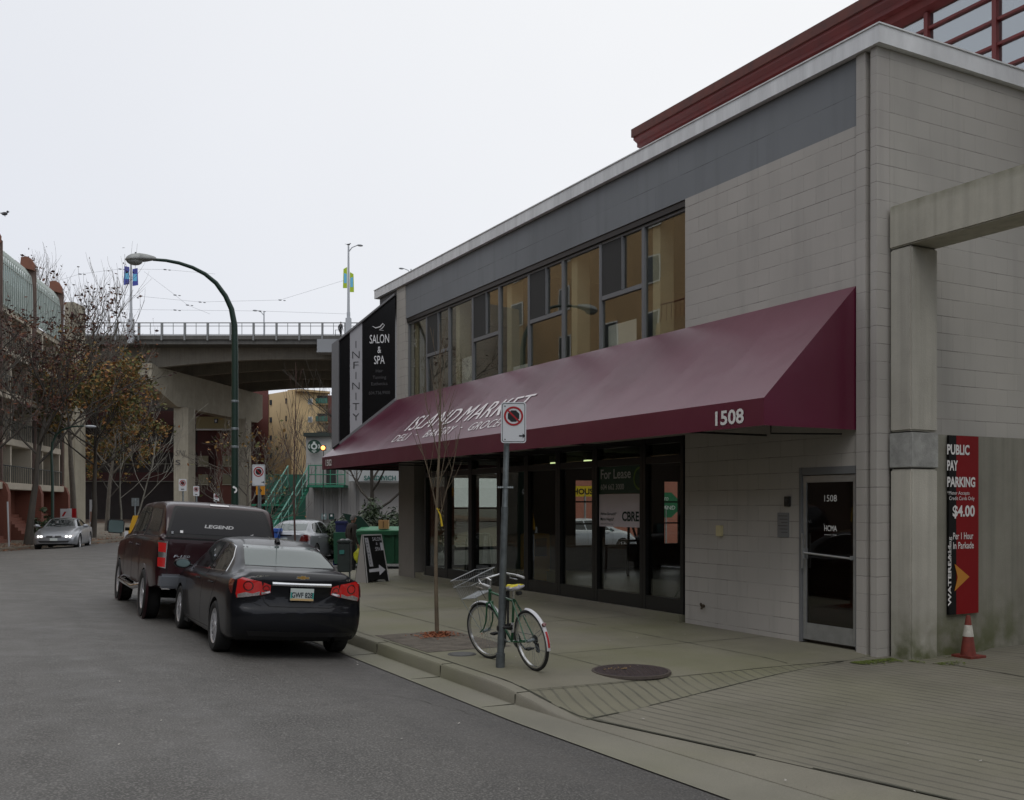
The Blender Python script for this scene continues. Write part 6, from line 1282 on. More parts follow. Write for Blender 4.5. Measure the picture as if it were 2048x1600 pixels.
x, y = W(543, 33.5); e = MB(); e.obox((x, y, .6), VR * .26, n2 * .3, ZU * .5); e.obox((x, y, 1.15), VR * .30, n2 * .34, ZU * .06); e.lathe([(.09, -.3), (.09, .3)], (x, y, .12), 'X', 12); tag(e.build('wheelie_bin', mat('bin_blue', (.03, .1, .4), .45), None, bevel=.02), 'bright blue lidded bin showing past the left side of the silver saloon', 'wheelie bin')
# guy wire guard by the porch
e = MB(); g0 = Vector((*W(826, 31), .15)); g1 = Vector((*W(841, 31), Zh(1055, 31))); e.tube([g0, g1], [.06, .045], 8); o = e.build('guy_guard', mat('guard_yellow', (.6, .35, .02), .5), None, smooth=True); tag(o, 'yellow plastic guard on a slanting guy wire beyond the corner column', 'guy wire guard')
e = MB(); e.tube([g1, g1 + (g1 - g0).normalized() * 6], .012, 5); e.build('wire', M_galvd, o)

# ---- people
def figure(T, J, edges, rad, mats, zmat, sub=1):
    names = list(J); me = bpy.data.meshes.new('f'); me.from_pydata([J[n] for n in names], [(names.index(a), names.index(b)) for a, b in edges], [])
    o = bpy.data.objects.new('f', me); col.objects.link(o); md = o.modifiers.new('s', 'SKIN'); md.use_smooth_shade = True
    for i, n in enumerate(names): v = me.skin_vertices[0].data[i]; r = rad[n]; v.radius = r if isinstance(r, tuple) else (r, r); v.use_root = (n == 'pelvis')
    ms = o.modifiers.new('u', 'SUBSURF'); ms.levels = sub; ms.render_levels = sub
    dg = bpy.context.evaluated_depsgraph_get(); dg.update(); m2 = bpy.data.meshes.new_from_object(o.evaluated_get(dg)); bpy.data.objects.remove(o)
    mb = MB(); mb.v = [tuple(v.co) for v in m2.vertices]; mb.f = [tuple(p.vertices) for p in m2.polygons]; mb.mi = [zmat(p.center) for p in m2.polygons]
    return mb.build('body', mats, T, smooth=True, world=False)
M_skin = mat('skin', (.42, .24, .17), .6); M_coat = mat('brown_jacket', (.035, .028, .022), .8, var=.3, vscale=8); M_trou = mat('dark_trousers', (.012, .012, .014), .8); M_shoe = mat('brown_shoes', (.12, .03, .02), .6)
# local frame: x = walking direction, z up, y = left
def make_person(T, coat, trou, shoe):
    J = dict(pelvis=(0, 0, .94), waist=(0, 0, 1.08), chest=(.02, 0, 1.30), neck=(.04, 0, 1.47), head=(.07, 0, 1.56), crown=(.075, 0, 1.68),
             shL=(.0, .16, 1.40), elL=(-.05, .23, 1.13), wrL=(.06, .24, .90), hL=(.09, .24, .82), shR=(.0, -.16, 1.40), elR=(-.03, -.24, 1.13), wrR=(.07, -.25, .89), hR=(.09, -.25, .81),
             hipL=(0, .09, .90), knL=(.16, .09, .50), anL=(.10, .09, .09), toL=(.27, .10, .04), hipR=(0, -.09, .90), knR=(.02, -.09, .49), anR=(-.22, -.09, .12), toR=(-.07, -.10, .03))
    E = [('pelvis', 'waist'), ('waist', 'chest'), ('chest', 'neck'), ('neck', 'head'), ('head', 'crown')]
    for s in 'LR': E += [('chest', 'sh' + s), ('sh' + s, 'el' + s), ('el' + s, 'wr' + s), ('wr' + s, 'h' + s), ('pelvis', 'hip' + s), ('hip' + s, 'kn' + s), ('kn' + s, 'an' + s), ('an' + s, 'to' + s)]
    rd_ = dict(pelvis=(.15, .13), waist=(.155, .125), chest=(.17, .13), neck=.058, head=(.078, .088), crown=(.068, .075))
    for s in 'LR': rd_.update({'sh' + s: .075, 'el' + s: .052, 'wr' + s: .036, 'h' + s: (.036, .02), 'hip' + s: .098, 'kn' + s: .065, 'an' + s: .048, 'to' + s: (.042, .035)})
    def zm(c): return 0 if c.z > 1.49 or (abs(c.y) > .2 and c.z < .875 and c.z > .7) else 3 if c.z < .10 else 2 if c.z < .86 else 1
    b_ = figure(T, J, E, rd_, [M_skin, coat, trou, shoe], zm)
    e = MB(); e.ball((.15, 0, 1.61), .018, 6, (1, .7, 1.2)); e.ball((.075, .082, 1.61), .02, 6, (.8, .4, 1.3)); e.ball((.075, -.082, 1.61), .02, 6, (.8, .4, 1.3)); e.ball((.135, 0, 1.555), .02, 6, (.5, 1., .3)); e.build('face', M_skin, T, smooth=True, world=False)
    e = MB(); e.ball((.137, .03, 1.635), .008, 5); e.ball((.137, -.03, 1.635), .008, 5); e.build('eyes', M_black, T, world=False)
    for s in (1, -1):
        e = MB(); hx, hz = .095, .80
        for k in range(4): e.tube([(hx - .025 + k * .017, s * .245, hz), (hx - .025 + k * .018, s * .243, hz - .045), (hx - .02 + k * .018, s * .23, hz - .075 + abs(k - 1.5) * .008)], [.0085, .008, .006], 6)
        e.tube([(hx + .03, s * .235, hz + .03), (hx + .05, s * .225, hz - .0), (hx + .05, s * .22, hz - .03)], [.010, .009, .007], 6); e.build('hand', M_skin, T, smooth=True, world=False)
    e = MB(); e.grid(lambda u, v: (.058 - .01 * u + (.092) * math.sin(u * 1.75) * math.cos(v * 2 * PI), .086 * math.sin(u * 1.75) * math.sin(v * 2 * PI), 1.635 + .105 * math.cos(u * 1.75) - (.05 if math.cos(v * 2 * PI) < 0 else -.03) * u), 8, 20); 
    return e
x, y = W(703, 28.8); PE = thing('person', 'grey-haired person in a dark brown jacket walking right with yellow shopping bag', 'person', (x, y, .0), -TH + R(35))
hr_ = make_person(PE, M_coat, M_trou, M_shoe); hr_.build('hair', mat('grey_hair', (.16, .155, .15), .9, var=.4, vscale=40), PE, smooth=True, world=False)
# bag hung from the near hand
m_ = frame_of(PE); hb = m_ @ Vector((.10, -.25, .76))
BG = thing('shopping_bag', 'crumpled yellow plastic shopping bag hanging from the walker hand', 'bag', (hb.x, hb.y, .35), group=None); e = MB(); rnd = random.Random(2)
def bagf(u, v):
    a = 2 * PI * v; w_ = (.03 + .125 * smoothstep(0, .35, u)) * (1 if u < .9 else .75); return tuple(hb + VR * (w_ * math.cos(a) * (1 + .12 * math.sin(a * 3 + u * 9))) + VN * (w_ * .45 * math.sin(a)) - ZU * (.42 * u) + VR * .05 * u)
e.grid(bagf, 12, 22); e.add([bagf(1, k / 22) for k in range(22)], [tuple(range(22))]); e.build('bag_body', mat('bag_yellow', (.55, .55, .03), .45, var=.3, vscale=9), BG, smooth=True)
e = MB(); e.tube([hb + ZU * .06, hb + VR * .03], .006, 5); e.tube([hb + ZU * .06 - VR * .01, hb - VR * .03], .006, 5); e.build('bag_handle', MATS['bag_yellow'], BG)
hc = m_ @ Vector((.1, .25, .74)); e = MB(); e.ball((hc.x, hc.y, .42), .17, 8, (.9, .6, 1.1)); e.tube([(hc.x, hc.y, .8), (hc.x, hc.y, .55)], .012, 5); tag(e.build('shopping_bag', mat('bag_black', (.01, .01, .01), .4, var=.3, vscale=9), None, smooth=True), 'full black bag carried low on the far side of the walking person', 'bag')
# ---- near green street lamp at the corner
GL = thing('street_lamp', 'tall dark green street lamp with a curved arm and grey teardrop head, behind the pickup', 'street lamp', (5.83, 25.28, .155))
e = MB(); pts = [(5.83, 25.28, .155), (5.83, 25.28, 3.0), (5.83, 25.28, Zh(700, 25))]; pp = [Vector(q) for q in pts]
for u, v in ((469, 650), (463, 618), (451, 592), (432, 566), (410, 548), (385, 535), (358, 526), (332, 521), (306, 519)): q = FY(u, v, 25.28); pp.append(Vector(q))
rs = [.10, .088, .08] + [.074, .068, .062, .056, .05, .045, .042, .038, .035]; e.tube(pp, rs, 14); e.lathe([(.16, .155), (.16, .25), (.12, .45), (.1, .6)], (5.83, 25.28, 0), n=14); e.build('pole', M_green, GL, smooth=True)
hA = Vector(FY(312, 518, 25.28)); hB = Vector(FY(250, 517, 25.28)); dL = (hB - hA); e = MB()
def lum(u, v):
    a = 2 * PI * v; prof = interp([(0, .045, .04), (.06, .07, .065), (.3, .14, .115), (.55, .18, .145), (.8, .17, .13), (.94, .11, .08), (1, .01, .01)], u); w_, h_ = prof; zz = math.sin(a); 
    return tuple(hA + dL * u + Vector((0, w_ * math.cos(a), h_ * (zz if zz > 0 else zz * .5) - .02 * u)))
e.grid(lum, 20, 20); e.build('lamp_head', mat('lamp_grey', (.3, .31, .3), .5, .3, var=.3, vscale=8), GL, smooth=True)
e = MB(); cB = hA + dL * .70 - ZU * .05; e.ball(cB, .15, 10, (1.25, 1.0, .72)); e.v = [v if v[2] < cB.z else (v[0], v[1], cB.z) for v in e.v]; e.build('lamp_bowl', mat('lamp_bowl_glass', (.24, .26, .25), .15, spec=1.), GL, smooth=True)
e = MB(); e.lathe([(0, .05), (.02, .045), (.025, 0)], hA + dL * .66 + ZU * .11, n=10); e.build('photocell', M_galvd, GL)
for v_ in (803, 858, 894): e = MB(); z_ = Zh(v_, 25); e.lathe([(.088, z_ - .03), (.094, z_ - .02), (.094, z_ + .02), (.088, z_ + .03)], (5.83, 25.28, 0), n=14); e.build('band', M_galv, GL)
e = MB(); q = Vector((5.83, 25.28, Zh(980, 25))) + VN * .10; arc_disc(e, q, VR, ZU, .085, 14, .045, 0, R(-80), R(70)); arc_disc(e, q + ZU * .07, VR, ZU, .03, 10, off=.001); e.build('sticker', M_white, GL)
# kerb signs up the street
def post_sign(label, u, vt, vb, D, zb=.15, yaw=0., back=False, w=.3, pole_r=.03, arrow=True):
    x, y = W(u, D); T = thing('parking_sign', label, 'sign', (x, y, zb), group='no-stopping signs along the street')
    zt = Zh(vt, D); z0 = Zh(vb, D); e = MB(); e.tube([(x, y, zb), (x, y, zt - .03)], pole_r, 8); e.build('pole', M_galv, T, smooth=True)
    r_ = Vector(VR); r_.rotate(Matrix.Rotation(yaw, 3, 'Z')); n = r_.cross(ZU)
    if back: e = MB(); e.obox(Vector((x, y, (zt + z0) / 2)) - n * .035, r_ * w / 2, n * .004, ZU * (zt - z0) / 2); e.build('sign_plate', M_galv, T)
    else: nostop(T, Vector((x, y, z0)) - r_ * w / 2 + n * (pole_r + .008), r_, ZU, w, zt - z0, detail=D < 30)
    return T
post_sign('no-stopping sign on a thin pole above the right end of the pickup roof', 518, 929, 972, 23)
post_sign('no-stopping sign farther off, in front of the pale bridge column', 366, 958, 982, 38)
post_sign('small no-stopping sign just right of the pale bridge column', 393, 972, 992, 43, w=.26)
post_sign('small edge-on no-stopping sign, third to the right of the bridge column', 432, 987, 1003, 48, yaw=R(50), w=.3)
T = post_sign('blank grey back of a small sign plate on a pole, left of the pickup', 270, 996, 1012, 44, back=True, w=.33); T['category'] = 'sign'; del T['group']
# amber board behind the near street sign, yellow signal
x, y = W(521, 27.5); e = MB(); e.obox((x, y, Zh(981, 27.5)), VR * .12, VN * .02, ZU * .12); o = e.build('chevron_sign', mat('amber_board', (.6, .25, .01), .5), None); tag(o, 'small amber board with dark chevron, half hidden behind the no-stopping sign', 'sign')
e = MB(); flat(e, Vector((x, y, Zh(981, 27.5))) + VN * .022, VR, ZU, [(-.06, -.08), (-.02, -.08), (.05, 0), (-.02, .08), (-.06, .08), (.01, 0)], .001); e.build('print', M_sb, o); e = MB(); e.tube([(x, y, .15), (x, y, Zh(985, 27.5))], .025, 6); e.build('pole', M_galv, o)
# ================================================================ bridge, far buildings, left apartments
def CP(r, D, z): return (D * SN + r * CN, D * CN - r * SN, z)
def CU(u, D, z): return CP((u - 1024) / FOC * D, D, z)
def cbox(mb, r0, r1, D0, D1, z0, z1):
    return mb.prism([CP(r0, D0, z0), CP(r1, D0, z0), CP(r1, D1, z0), CP(r0, D1, z0)], (0, 0, z1 - z0))
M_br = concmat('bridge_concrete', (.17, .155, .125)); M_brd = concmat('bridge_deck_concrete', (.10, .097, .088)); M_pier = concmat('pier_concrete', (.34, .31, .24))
BR = thing('road_bridge', 'long concrete road bridge on tall piers with a metal railing, crossing high over the street', 'bridge', CP(-35, 112, 0))
RA, RB_ = -95, 25
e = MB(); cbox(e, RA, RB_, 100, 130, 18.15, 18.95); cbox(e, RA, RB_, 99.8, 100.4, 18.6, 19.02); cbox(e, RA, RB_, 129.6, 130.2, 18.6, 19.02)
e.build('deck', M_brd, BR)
e = MB(); pr_ = [-37.2, 2.0, -76.5]
def gz(r):
    d = min(abs(r - p) for p in pr_); return 16.95 - .95 * max(0, 1 - d / 13) ** 1.6
for D0 in (102.2, 110, 118, 126.5):
    e = MB()
    N_ = 80
    for i in range(N_):
        r0 = RA + (RB_ - RA) * i / N_; r1 = RA + (RB_ - RA) * (i + 1) / N_
        a = [CP(r0, D0, gz(r0)), CP(r1, D0, gz(r1)), CP(r1, D0, 18.15), CP(r0, D0, 18.15)]; b = [CP(r0, D0 + .7, gz(r0)), CP(r1, D0 + .7, gz(r1)), CP(r1, D0 + .7, 18.15), CP(r0, D0 + .7, 18.15)]
        e.add(a + b, [(0, 1, 2, 3), (4, 7, 6, 5), (0, 4, 5, 1)])
    e.build('girder', M_br, BR)
e = MB(); cbox(e, -19.5, RB_, 99.6, 101, 17.4, 18.6); cbox(e, -19.5, RB_, 99.4, 101, 17.25, 17.4); e.build('stair_bay', mat('bay_grey', (.25, .26, .27), .7), BR)
def pier(u1, far_u, name='pier'):
    rn = (u1 - 1024) / FOC * 101; rf = (far_u - 1024) / FOC * 127; f = lambda D: rn + (rf - rn) * (D - 101) / 26
    e = MB(); h = .68
    def sec(D, zb_): c = f(D); return [CP(c - h, D, zb_), CP(c + h, D, zb_), CP(c + h, D, 16.2), CP(c - h, D, 16.2)]
    S_ = [sec(101, 14.2), sec(106.2, 12.5), sec(127, 12.5), sec(128.5, 13.2)]
    for a, b in zip(S_, S_[1:]): e.add(a + b, [(0, 1, 5, 4), (1, 2, 6, 5), (2, 3, 7, 6), (3, 0, 4, 7)])
    e.add(S_[0], [(0, 1, 2, 3)]); e.add(S_[-1], [(0, 1, 2, 3)]); cbox(e, f(101) - .95, f(101) + .75, 100.8, 102, 15.9, 16.35)
    o = e.build(name, M_pier, BR)
    e = MB(); c1 = (365 - 1024) / FOC * 107.5 + (f(101) - (-37.2)); cbox(e, c1 - .85, c1 + .75, 107.2, 109.6, -.1, 12.52); e.build('column', M_pier, o, bevel=.05)
    e = MB(); c2 = (480 - 1024) / FOC * 121.5 + (f(101) - (-37.2)); cbox(e, c2 - .85, c2 + .85, 121.2, 123.6, -.1, 12.52); e.build('column', M_pier, o, bevel=.05)
    return o
pier(290, 505); pier(-500, -280)
e = MB(); put_text(e, 'SNJ', Vector(CU(350.5, 107.1, 7.1)), VR, ZU, 1.1, .8, bold=-.02, shear=.3); put_text(e, 'S', Vector(CU(351, 107.1, 6.3)), VR, ZU, .5, .55); e.build('graffiti', mat('graffiti_ink', (.04, .04, .045), .7), BR)
M_rail = mat('bridge_rail', (.22, .23, .23), .6, .2); e = MB()
for z in (20.25, 19.95, 19.1): cbox(e, RA, RB_, 100, 100.07, z, z + (.09 if z > 20 else .05))
for k in range(52):
    r = RA + 2.3 * k; cbox(e, r, r + .16, 99.75, 100.1, 18.5, 20.3) if k % 1 == 0 else 0
    cbox(e, r + 1.15, r + 1.2, 100, 100.06, 19.1, 20.25)
e.build('railing', M_rail, BR)
e = MB(); cbox(e, RA, RB_, 129.8, 129.9, 20.1, 20.2)
for k in range(52): cbox(e, RA + 2.3 * k, RA + 2.3 * k + .12, 129.8, 129.95, 18.9, 20.15)
e.build('railing', M_rail, BR)
e = MB()
for (x0, x1) in ((-17.9, -17.3),): e.tube([CP(x0, 101, 18.95), CP(x0, 101, 19.75), CP(x1, 101, 19.75), CP(x1, 101, 18.95)], .04, 5)
tag(e.build('cycle_rack', M_rail), 'tiny metal hoop behind the bridge railing, left of the figure', 'railing hoop')
M_lp = mat('lamp_post_grey', (.42, .44, .46), .5, .2)
def bridge_lamp(label, u, D, zb, vt, arm=1, head=True, thick=True, banner=None, r=.14, base_wide=True):
    c = Vector(CU(u, D, 0)); zt = Zh(vt, D); T = thing('bridge_lamp', label, 'street lamp', (c.x, c.y, zb), group='lamp posts on the bridge')
    e = MB(); e.tube([(c.x, c.y, zb), (c.x, c.y, zb + 3)], r * 1.25, 10); e.tube([(c.x, c.y, zb + 3), (c.x, c.y, zt)], [r, r * .6], 10)
    if base_wide: e.obox((c.x, c.y, zb + 1.2), VR * .26, VN * .26, ZU * 1.2)
    e.build('pole', M_lp, T, smooth=True)
    if arm:
        e = MB(); p0 = Vector((c.x, c.y, zt - .6)); s = 1 if arm > 0 else -1
        e.tube([p0, p0 + VR * s * .35 + ZU * .45, p0 + VR * s * .9 + ZU * .68], [.06, .05, .045], 6); e.ball(p0 + VR * s * 1.15 + ZU * .66, .26, 8, (1.2, .8, .4)); e.build('lamp_arm', M_lp, T, smooth=True)
    return T, c
T, c = bridge_lamp('tall pale bridge lamp post with two blue banners, behind the teardrop street lamp', 262, 99.2, 18.1, 526, arm=0)
M_bb1 = mat('banner_blue', (.05, .07, .35), .6); M_bb2 = mat('banner_cyan', (.15, .5, .75), .6); M_bb3 = mat('banner_lime', (.4, .55, .02), .6); M_bb4 = mat('banner_pale', (.5, .55, .62), .6)
for s, (za, zb2) in ((-1, (24.0, 25.7)), (1, (23.8, 25.5))):
    e = MB(); e.prism([c + VR * s * .16 + ZU * za, c + VR * s * .72 + ZU * (za + .1 * s), c + VR * s * .66 + ZU * (zb2 + .1), c + VR * s * .16 + ZU * zb2], VN * .02); bo = e.build('banner', M_bb1, T)
    e = MB(); e.prism([c + VR * s * .2 + ZU * (za + .5), c + VR * s * .6 + ZU * (za + .5), c + VR * s * .6 + ZU * (za + 1.2), c + VR * s * .2 + ZU * (za + 1.2)], VN * .03); e.build('banner_print', M_bb2, bo)
T, c = bridge_lamp('tall pale bridge lamp post with lime banners, left of the salon sign', 697, 99.2, 18.2, 492, arm=1)
for s, (za, zb2) in ((-1, (23.6, 25.7)), (1, (23.2, 25.2))):
    e = MB(); e.prism([c + VR * s * .14 + ZU * za, c + VR * s * .55 + ZU * za, c + VR * s * .5 + ZU * (zb2 - .2), c + VR * s * .14 + ZU * zb2], VN * .02); bo = e.build('banner', M_bb3, T)
    e = MB(); e.prism([c + VR * s * .18 + ZU * (za + .5), c + VR * s * .45 + ZU * (za + .5), c + VR * s * .45 + ZU * (za + 1.5), c + VR * s * .18 + ZU * (za + 1.4)], VN * .03); e.build('banner_print', M_bb2, bo)
def bird(label, p):
    T = thing('bird', label, 'bird', p, -TH); e = MB(); e.ball((0, 0, .14), .1, 8, (1.6, .8, .9)); e.ball((.16, 0, .24), .06, 8); e.tube([(.2, 0, .24), (.28, 0, .23)], [.02, .003], 5); e.prism([(-.12, -.04, .13), (-.34, -.04, .2), (-.34, .04, .2), (-.12, .04, .13)], (0, 0, .02)); e.tube([(.02, .03, 0), (.02, .03, .1)], .01, 4); e.tube([(.02, -.03, 0), (.02, -.03, .1)], .01, 4)
    e.build('body', mat('bird_dark', (.06, .06, .065), .8), T, smooth=True, world=False); e = MB(); e.prism([(-.05, -.09, .1), (-.2, -.1, .16), (.1, -.09, .2)], (0, .18, 0)); e.build('wing', mat('bird_grey', (.15, .15, .16), .8), T, world=False)
bird('small dark bird perched on top of the lamp post near the salon sign', CU(697, 99.2, Zh(492, 99.2)))
bridge_lamp('small far lamp post with a curved arm on the far side of the bridge', 528, 128, 18.9, 622, arm=-1, base_wide=False, r=.12)
bridge_lamp('lamp head peeping over the far end of the shop roof', 822, 118, 18.9, 538, arm=-1, base_wide=False, r=.12)
PB2 = thing('person', 'tiny dark figure standing behind the bridge railing by the lamp post', 'person', CU(681, 101.5, 18.95), -TH + R(70)); h2 = make_person(PB2, M_trou, M_trou, M_trou); h2.build('hair', M_black, PB2, smooth=True, world=False)
cw = copy_tree(CS); cw.location = (19.2, 33.5, 0); cw.rotation_euler = (0, 0, R(3)); cw['label'] = 'silver car parked in the side street, seen only through the shop windows'; cb = copy_tree(CAR); q = CU(345, 110, 19.05); cb.location = q; cb.rotation_euler = (0, 0, PI - TH); cb['label'] = 'dark car on the bridge, only its roof showing over the deck edge'; 
# overhead trolley wires
for k, (lab, pts) in enumerate((('trolley wire sagging high over the left half of the bridge', [(120, 560), (160, 548), (240, 538), (330, 539), (430, 548)]), ('trolley wire slanting down to the right over the bridge', [(288, 543), (350, 590), (375, 610), (420, 628)]),
        ('lowest trolley wire running level just above the railing', [(180, 618), (350, 620), (520, 622), (700, 628)]), ('trolley wire with hangers above the middle of the bridge', [(180, 583), (400, 604), (560, 600), (690, 560)]))):
    e = MB(); e.tube([CU(u, 114, Zh(v, 114)) for u, v in pts], .013, 4)
    for u, v in pts[1:-1]: e.ball(CU(u, 114, Zh(v, 114)), .13, 4, (1.6, 1, .6)); e.ball(CU(u + 9, 114, Zh(v + 1, 114)), .1, 4, (1.6, 1, .6))
    tag(e.build('trolley_wire', mat('wire_grey', (.4, .41, .43), .7)), lab, 'overhead wire', 'trolley wires over the bridge')
# ---- buildings behind the bridge
M_tan = mat('tan_stucco', (.68, .51, .28), .9, var=.08, vscale=.3, world=True); M_tan2 = mat('tan_stucco_side', (.46, .33, .17), .9, var=.08, vscale=.3, world=True)
M_brk = blockmat('dark_red_brick', (.14, .045, .035), 'X', .5, .2, .02, .7, .3); M_mrn = mat('maroon_cladding', (.085, .032, .03), .85, var=.25, vscale=.3, world=True)
M_win = mat('far_window_glass', (.05, .06, .07), .1, spec=1.); M_winl = mat('bright_far_window', (.3, .37, .42), .15, spec=1.); M_teal = mat('teal_railing', (.05, .2, .16), .5)
YB_ = thing('tan_apartments', 'tan stucco apartment block with a red brick flank seen under the bridge', 'building', CP(-32, 140, 0))
e = MB(); d0, d1 = 138., 146.
def up(u, D): return (u - 1024) / FOC * D
e.prism([CU(535, 142, 0), CU(583, 137, 0), CU(656, 140, 0), CU(656, 155, 0), CU(535, 155, 0)], (0, 0, Zh(784, 139))); e.build('wall', M_tan, YB_)
e = MB(); e.prism([CU(503, 143, 0), CU(537, 141.6, 0), CU(537, 156, 0), CU(503, 156, 0)], (0, 0, 18.5)); e.prism([CU(656, 139.5, 0), CU(700, 141, 0), CU(700, 155, 0), CU(656, 155, 0)], (0, 0, Zh(791, 140))); e.build('brick_flank', M_brk, YB_)
def wnd(T, u, v, D, w, h, m=None, n='window'):
    c = Vector(CU(u, D, Zh(v, D))); e = MB(); e.obox(c, VR * w / 2, VN * .06, ZU * h / 2); f = e.build(n, M_trimb if m is not M_winl else M_white, T)
    e = MB(); e.obox(c + VN * .07, VR * (w / 2 - .1), VN * .01, ZU * (h / 2 - .1)); e.build('pane', m or M_win, f)
for v in (805, 840, 876, 911, 946): wnd(YB_, 543, v, 141.1, .55, .75)
for v in (802, 837, 873, 909): wnd(YB_, 573, v, 138, .3, .75)
for v in (803, 839): wnd(YB_, 620, v, 138.4, .7, .8, M_winl)
for v in (808, 844, 880):
    e = MB(); c = Vector(CU(644, 139.2, Zh(v, 139))); e.obox(c, VR * .8, VN * .25, ZU * .06); b_ = e.build('balcony', M_tan, YB_); e = MB(); e.obox(c + ZU * .45 + VN * .3, VR * .8, VN * .03, ZU * .36); e.build('railing', M_teal, b_); e = MB(); e.obox(c + ZU * .7 - VN * .1, VR * .7, VN * .2, ZU * .5); e.build('recess', M_trimb, b_)
e = MB(); e.prism([CU(575, 138, Zh(786, 139)), CU(600, 136.6, Zh(786, 139)), CU(660, 139.6, Zh(786, 139)), CU(660, 141, Zh(786, 139))], (0, 0, .3)); e.build('roof_edge', M_tan2, YB_)
MB_ = thing('maroon_building', 'dark maroon building with cream ledges and balconies behind the bridge columns', 'building', CP(-45, 150, 0))
e = MB(); e.prism([CU(395, 131, 0), CU(510, 131, 0), CU(510, 160, 0), CU(395, 160, 0)], (0, 0, 15)); e.build('wall', M_mrn, MB_)
e = MB(); e.prism([CU(433, 130.4, 0), CU(463, 130.4, 0), CU(463, 131, 0), CU(433, 131, 0)], (0, 0, Zh(866, 130.5))); e.build('brick_pier', blockmat('mid_brick', (.2, .07, .05), 'X', .5, .2, .02, .7, .3), MB_)
e = MB(); e.prism([CU(392, 129.5, Zh(860, 130)), CU(466, 129.5, Zh(860, 130)), CU(466, 131, Zh(860, 130)), CU(392, 131, Zh(860, 130))], (0, 0, 1.7)); e.build('cream_band', mat('cream_band', (.42, .36, .2), .8), MB_); e = MB(); e.obox(CU(429, 129.3, Zh(860, 130)), VR * 2.4, VN * .1, ZU * .1); e.build('ledge', M_white, MB_)
wnd(MB_, 432, 842, 129.4, .45, .55)
for v in (921, 958):
    for u in (407, 455): e = MB(); e.obox(CU(u, 130.3, Zh(v, 130)), VR * .62, VN * .15, ZU * .62); wf = e.build('blind_window', mat('cream_blind', (.28, .26, .17), .8), MB_); e = MB(); e.obox(CU(u, 130.1, Zh(v + 11, 130)), VR * .66, VN * .2, ZU * .06); e.build('sill', mat('sill_cream', (.5, .48, .36), .8), wf)
PK = thing('parking_garage', 'low dark concrete parking structure with thin pale ledges under the bridge, left', 'building', CP(-55, 135, 0))
e = MB(); e.prism([CU(110, 134, 0), CU(396, 134, 0), CU(396, 150, 0), CU(110, 150, 0)], (0, 0, Zh(770, 134))); e.build('wall', mat('garage_dark', (.05, .04, .037), .9, var=.3, vscale=.4, world=True), PK)
e = MB(); 
for v0, v1 in ((875, 905), (930, 963), (800, 850)): e.prism([CU(112, 133.6, Zh(v1, 134)), CU(395, 133.6, Zh(v1, 134)), CU(395, 134, Zh(v1, 134)), CU(112, 134, Zh(v1, 134))], (0, 0, (v1 - v0) * 134 / 1992 * .55))
e.build('parapet', M_mrn, PK)
e = MB()
for v in (929, 964): e.prism([CU(112, 133.3, Zh(v, 134)), CU(395, 133.3, Zh(v, 134)), CU(395, 133.7, Zh(v, 134)), CU(112, 133.7, Zh(v, 134))], (0, 0, .13))
e.build('ledge', mat('ledge_pale', (.2, .19, .16), .8), PK)
e = MB(); cbox(e, up(128, 76), up(149, 76), 76, 78, 0, 17.5); o = e.build('concrete_column', M_pier, None, bevel=.05); tag(o, 'tall grey concrete column rising behind the red and white barrier boards', 'column')
# distant row that closes the street under the bridge
e = MB(); e.prism([CU(-300, 190, 0), CU(900, 190, 0), CU(900, 200, 0), CU(-300, 200, 0)], (0, 0, 8)); e2 = e.build('wall', mat('far_row', (.06, .05, .045), .9, var=.3, vscale=.2, world=True), None); e2.name = 'far_building'; tag(e2, 'low dark building closing the view far beneath the bridge', 'building')
# ---- grey ribbed building with the green stair
GB = thing('corner_cafe', 'pale grey ribbed building with round green coffee sign across the side street', 'building', CP(-8, 48, 0))
M_rib = mat('ribbed_siding', (.34, .33, .32), .7, var=.08, vscale=.5, world=True)
e = MB(); D_ = 50.5
def wallrib(e, u0, u1, D, v0, v1, pitch=.3):
    z0, z1 = max(.12, Zh(v1, D)), Zh(v0, D); r0, r1 = up(u0, D), up(u1, D); cbox(e, r0, r1, D, D + .2, z0, z1); r = r0
    while r < r1 - .12: cbox(e, r, r + .12, D - .05, D, z0, z1); r += pitch
wallrib(e, 612, 720, 50, 926, 1110); cbox(e, up(612, 50), up(800, 50), 50.2, 58, .1, 4.0); e.build('lower_wall', M_rib, GB)
e = MB(); cbox(e, up(720, 50), up(830, 50), 49.8, 50.2, .1, 3.1); cbox(e, up(678, 50), up(683, 50), 49.8, 50.0, .1, Zh(972, 50)); e.build('side_wall', mat('plain_grey_wall', (.38, .37, .36), .8, var=.1, vscale=.6, world=True), GB)
e = MB(); cbox(e, up(612, 53), up(830, 53), 53, 62, 3.9, Zh(872, 53)); e.build('upper_wall', mat('upper_grey_wall', (.4, .4, .385), .8, var=.08, vscale=.6, world=True), GB)
e = MB(); cbox(e, up(609, 53), up(830, 53), 52.7, 62.2, Zh(873, 53), Zh(866, 53)); e.build('roof', mat('dark_roof', (.03, .04, .035), .8), GB)
e = MB(); cbox(e, up(700, 49), up(830, 49), 48.6, 49.8, Zh(963, 49), Zh(938, 49)); fb = e.build('sign_fascia', mat('fascia_pale', (.4, .42, .42), .6), GB)
e = MB(); put_text(e, 'SANDWICH', Vector(CU(728, 48.5, Zh(961, 48.5))), VR, ZU, 1.55, .24, bold=.03); e.build('lettering', mat('sandwich_teal', (.01, .1, .08), .5), fb)
CS_ = Vector(CU(629, 52.6, Zh(893, 52.6))); n_ = VN
e = MB(); 
for k in range(2): arc_disc(e, CS_ + n_ * (.0 + k * .1), VR, ZU, .36, 32)
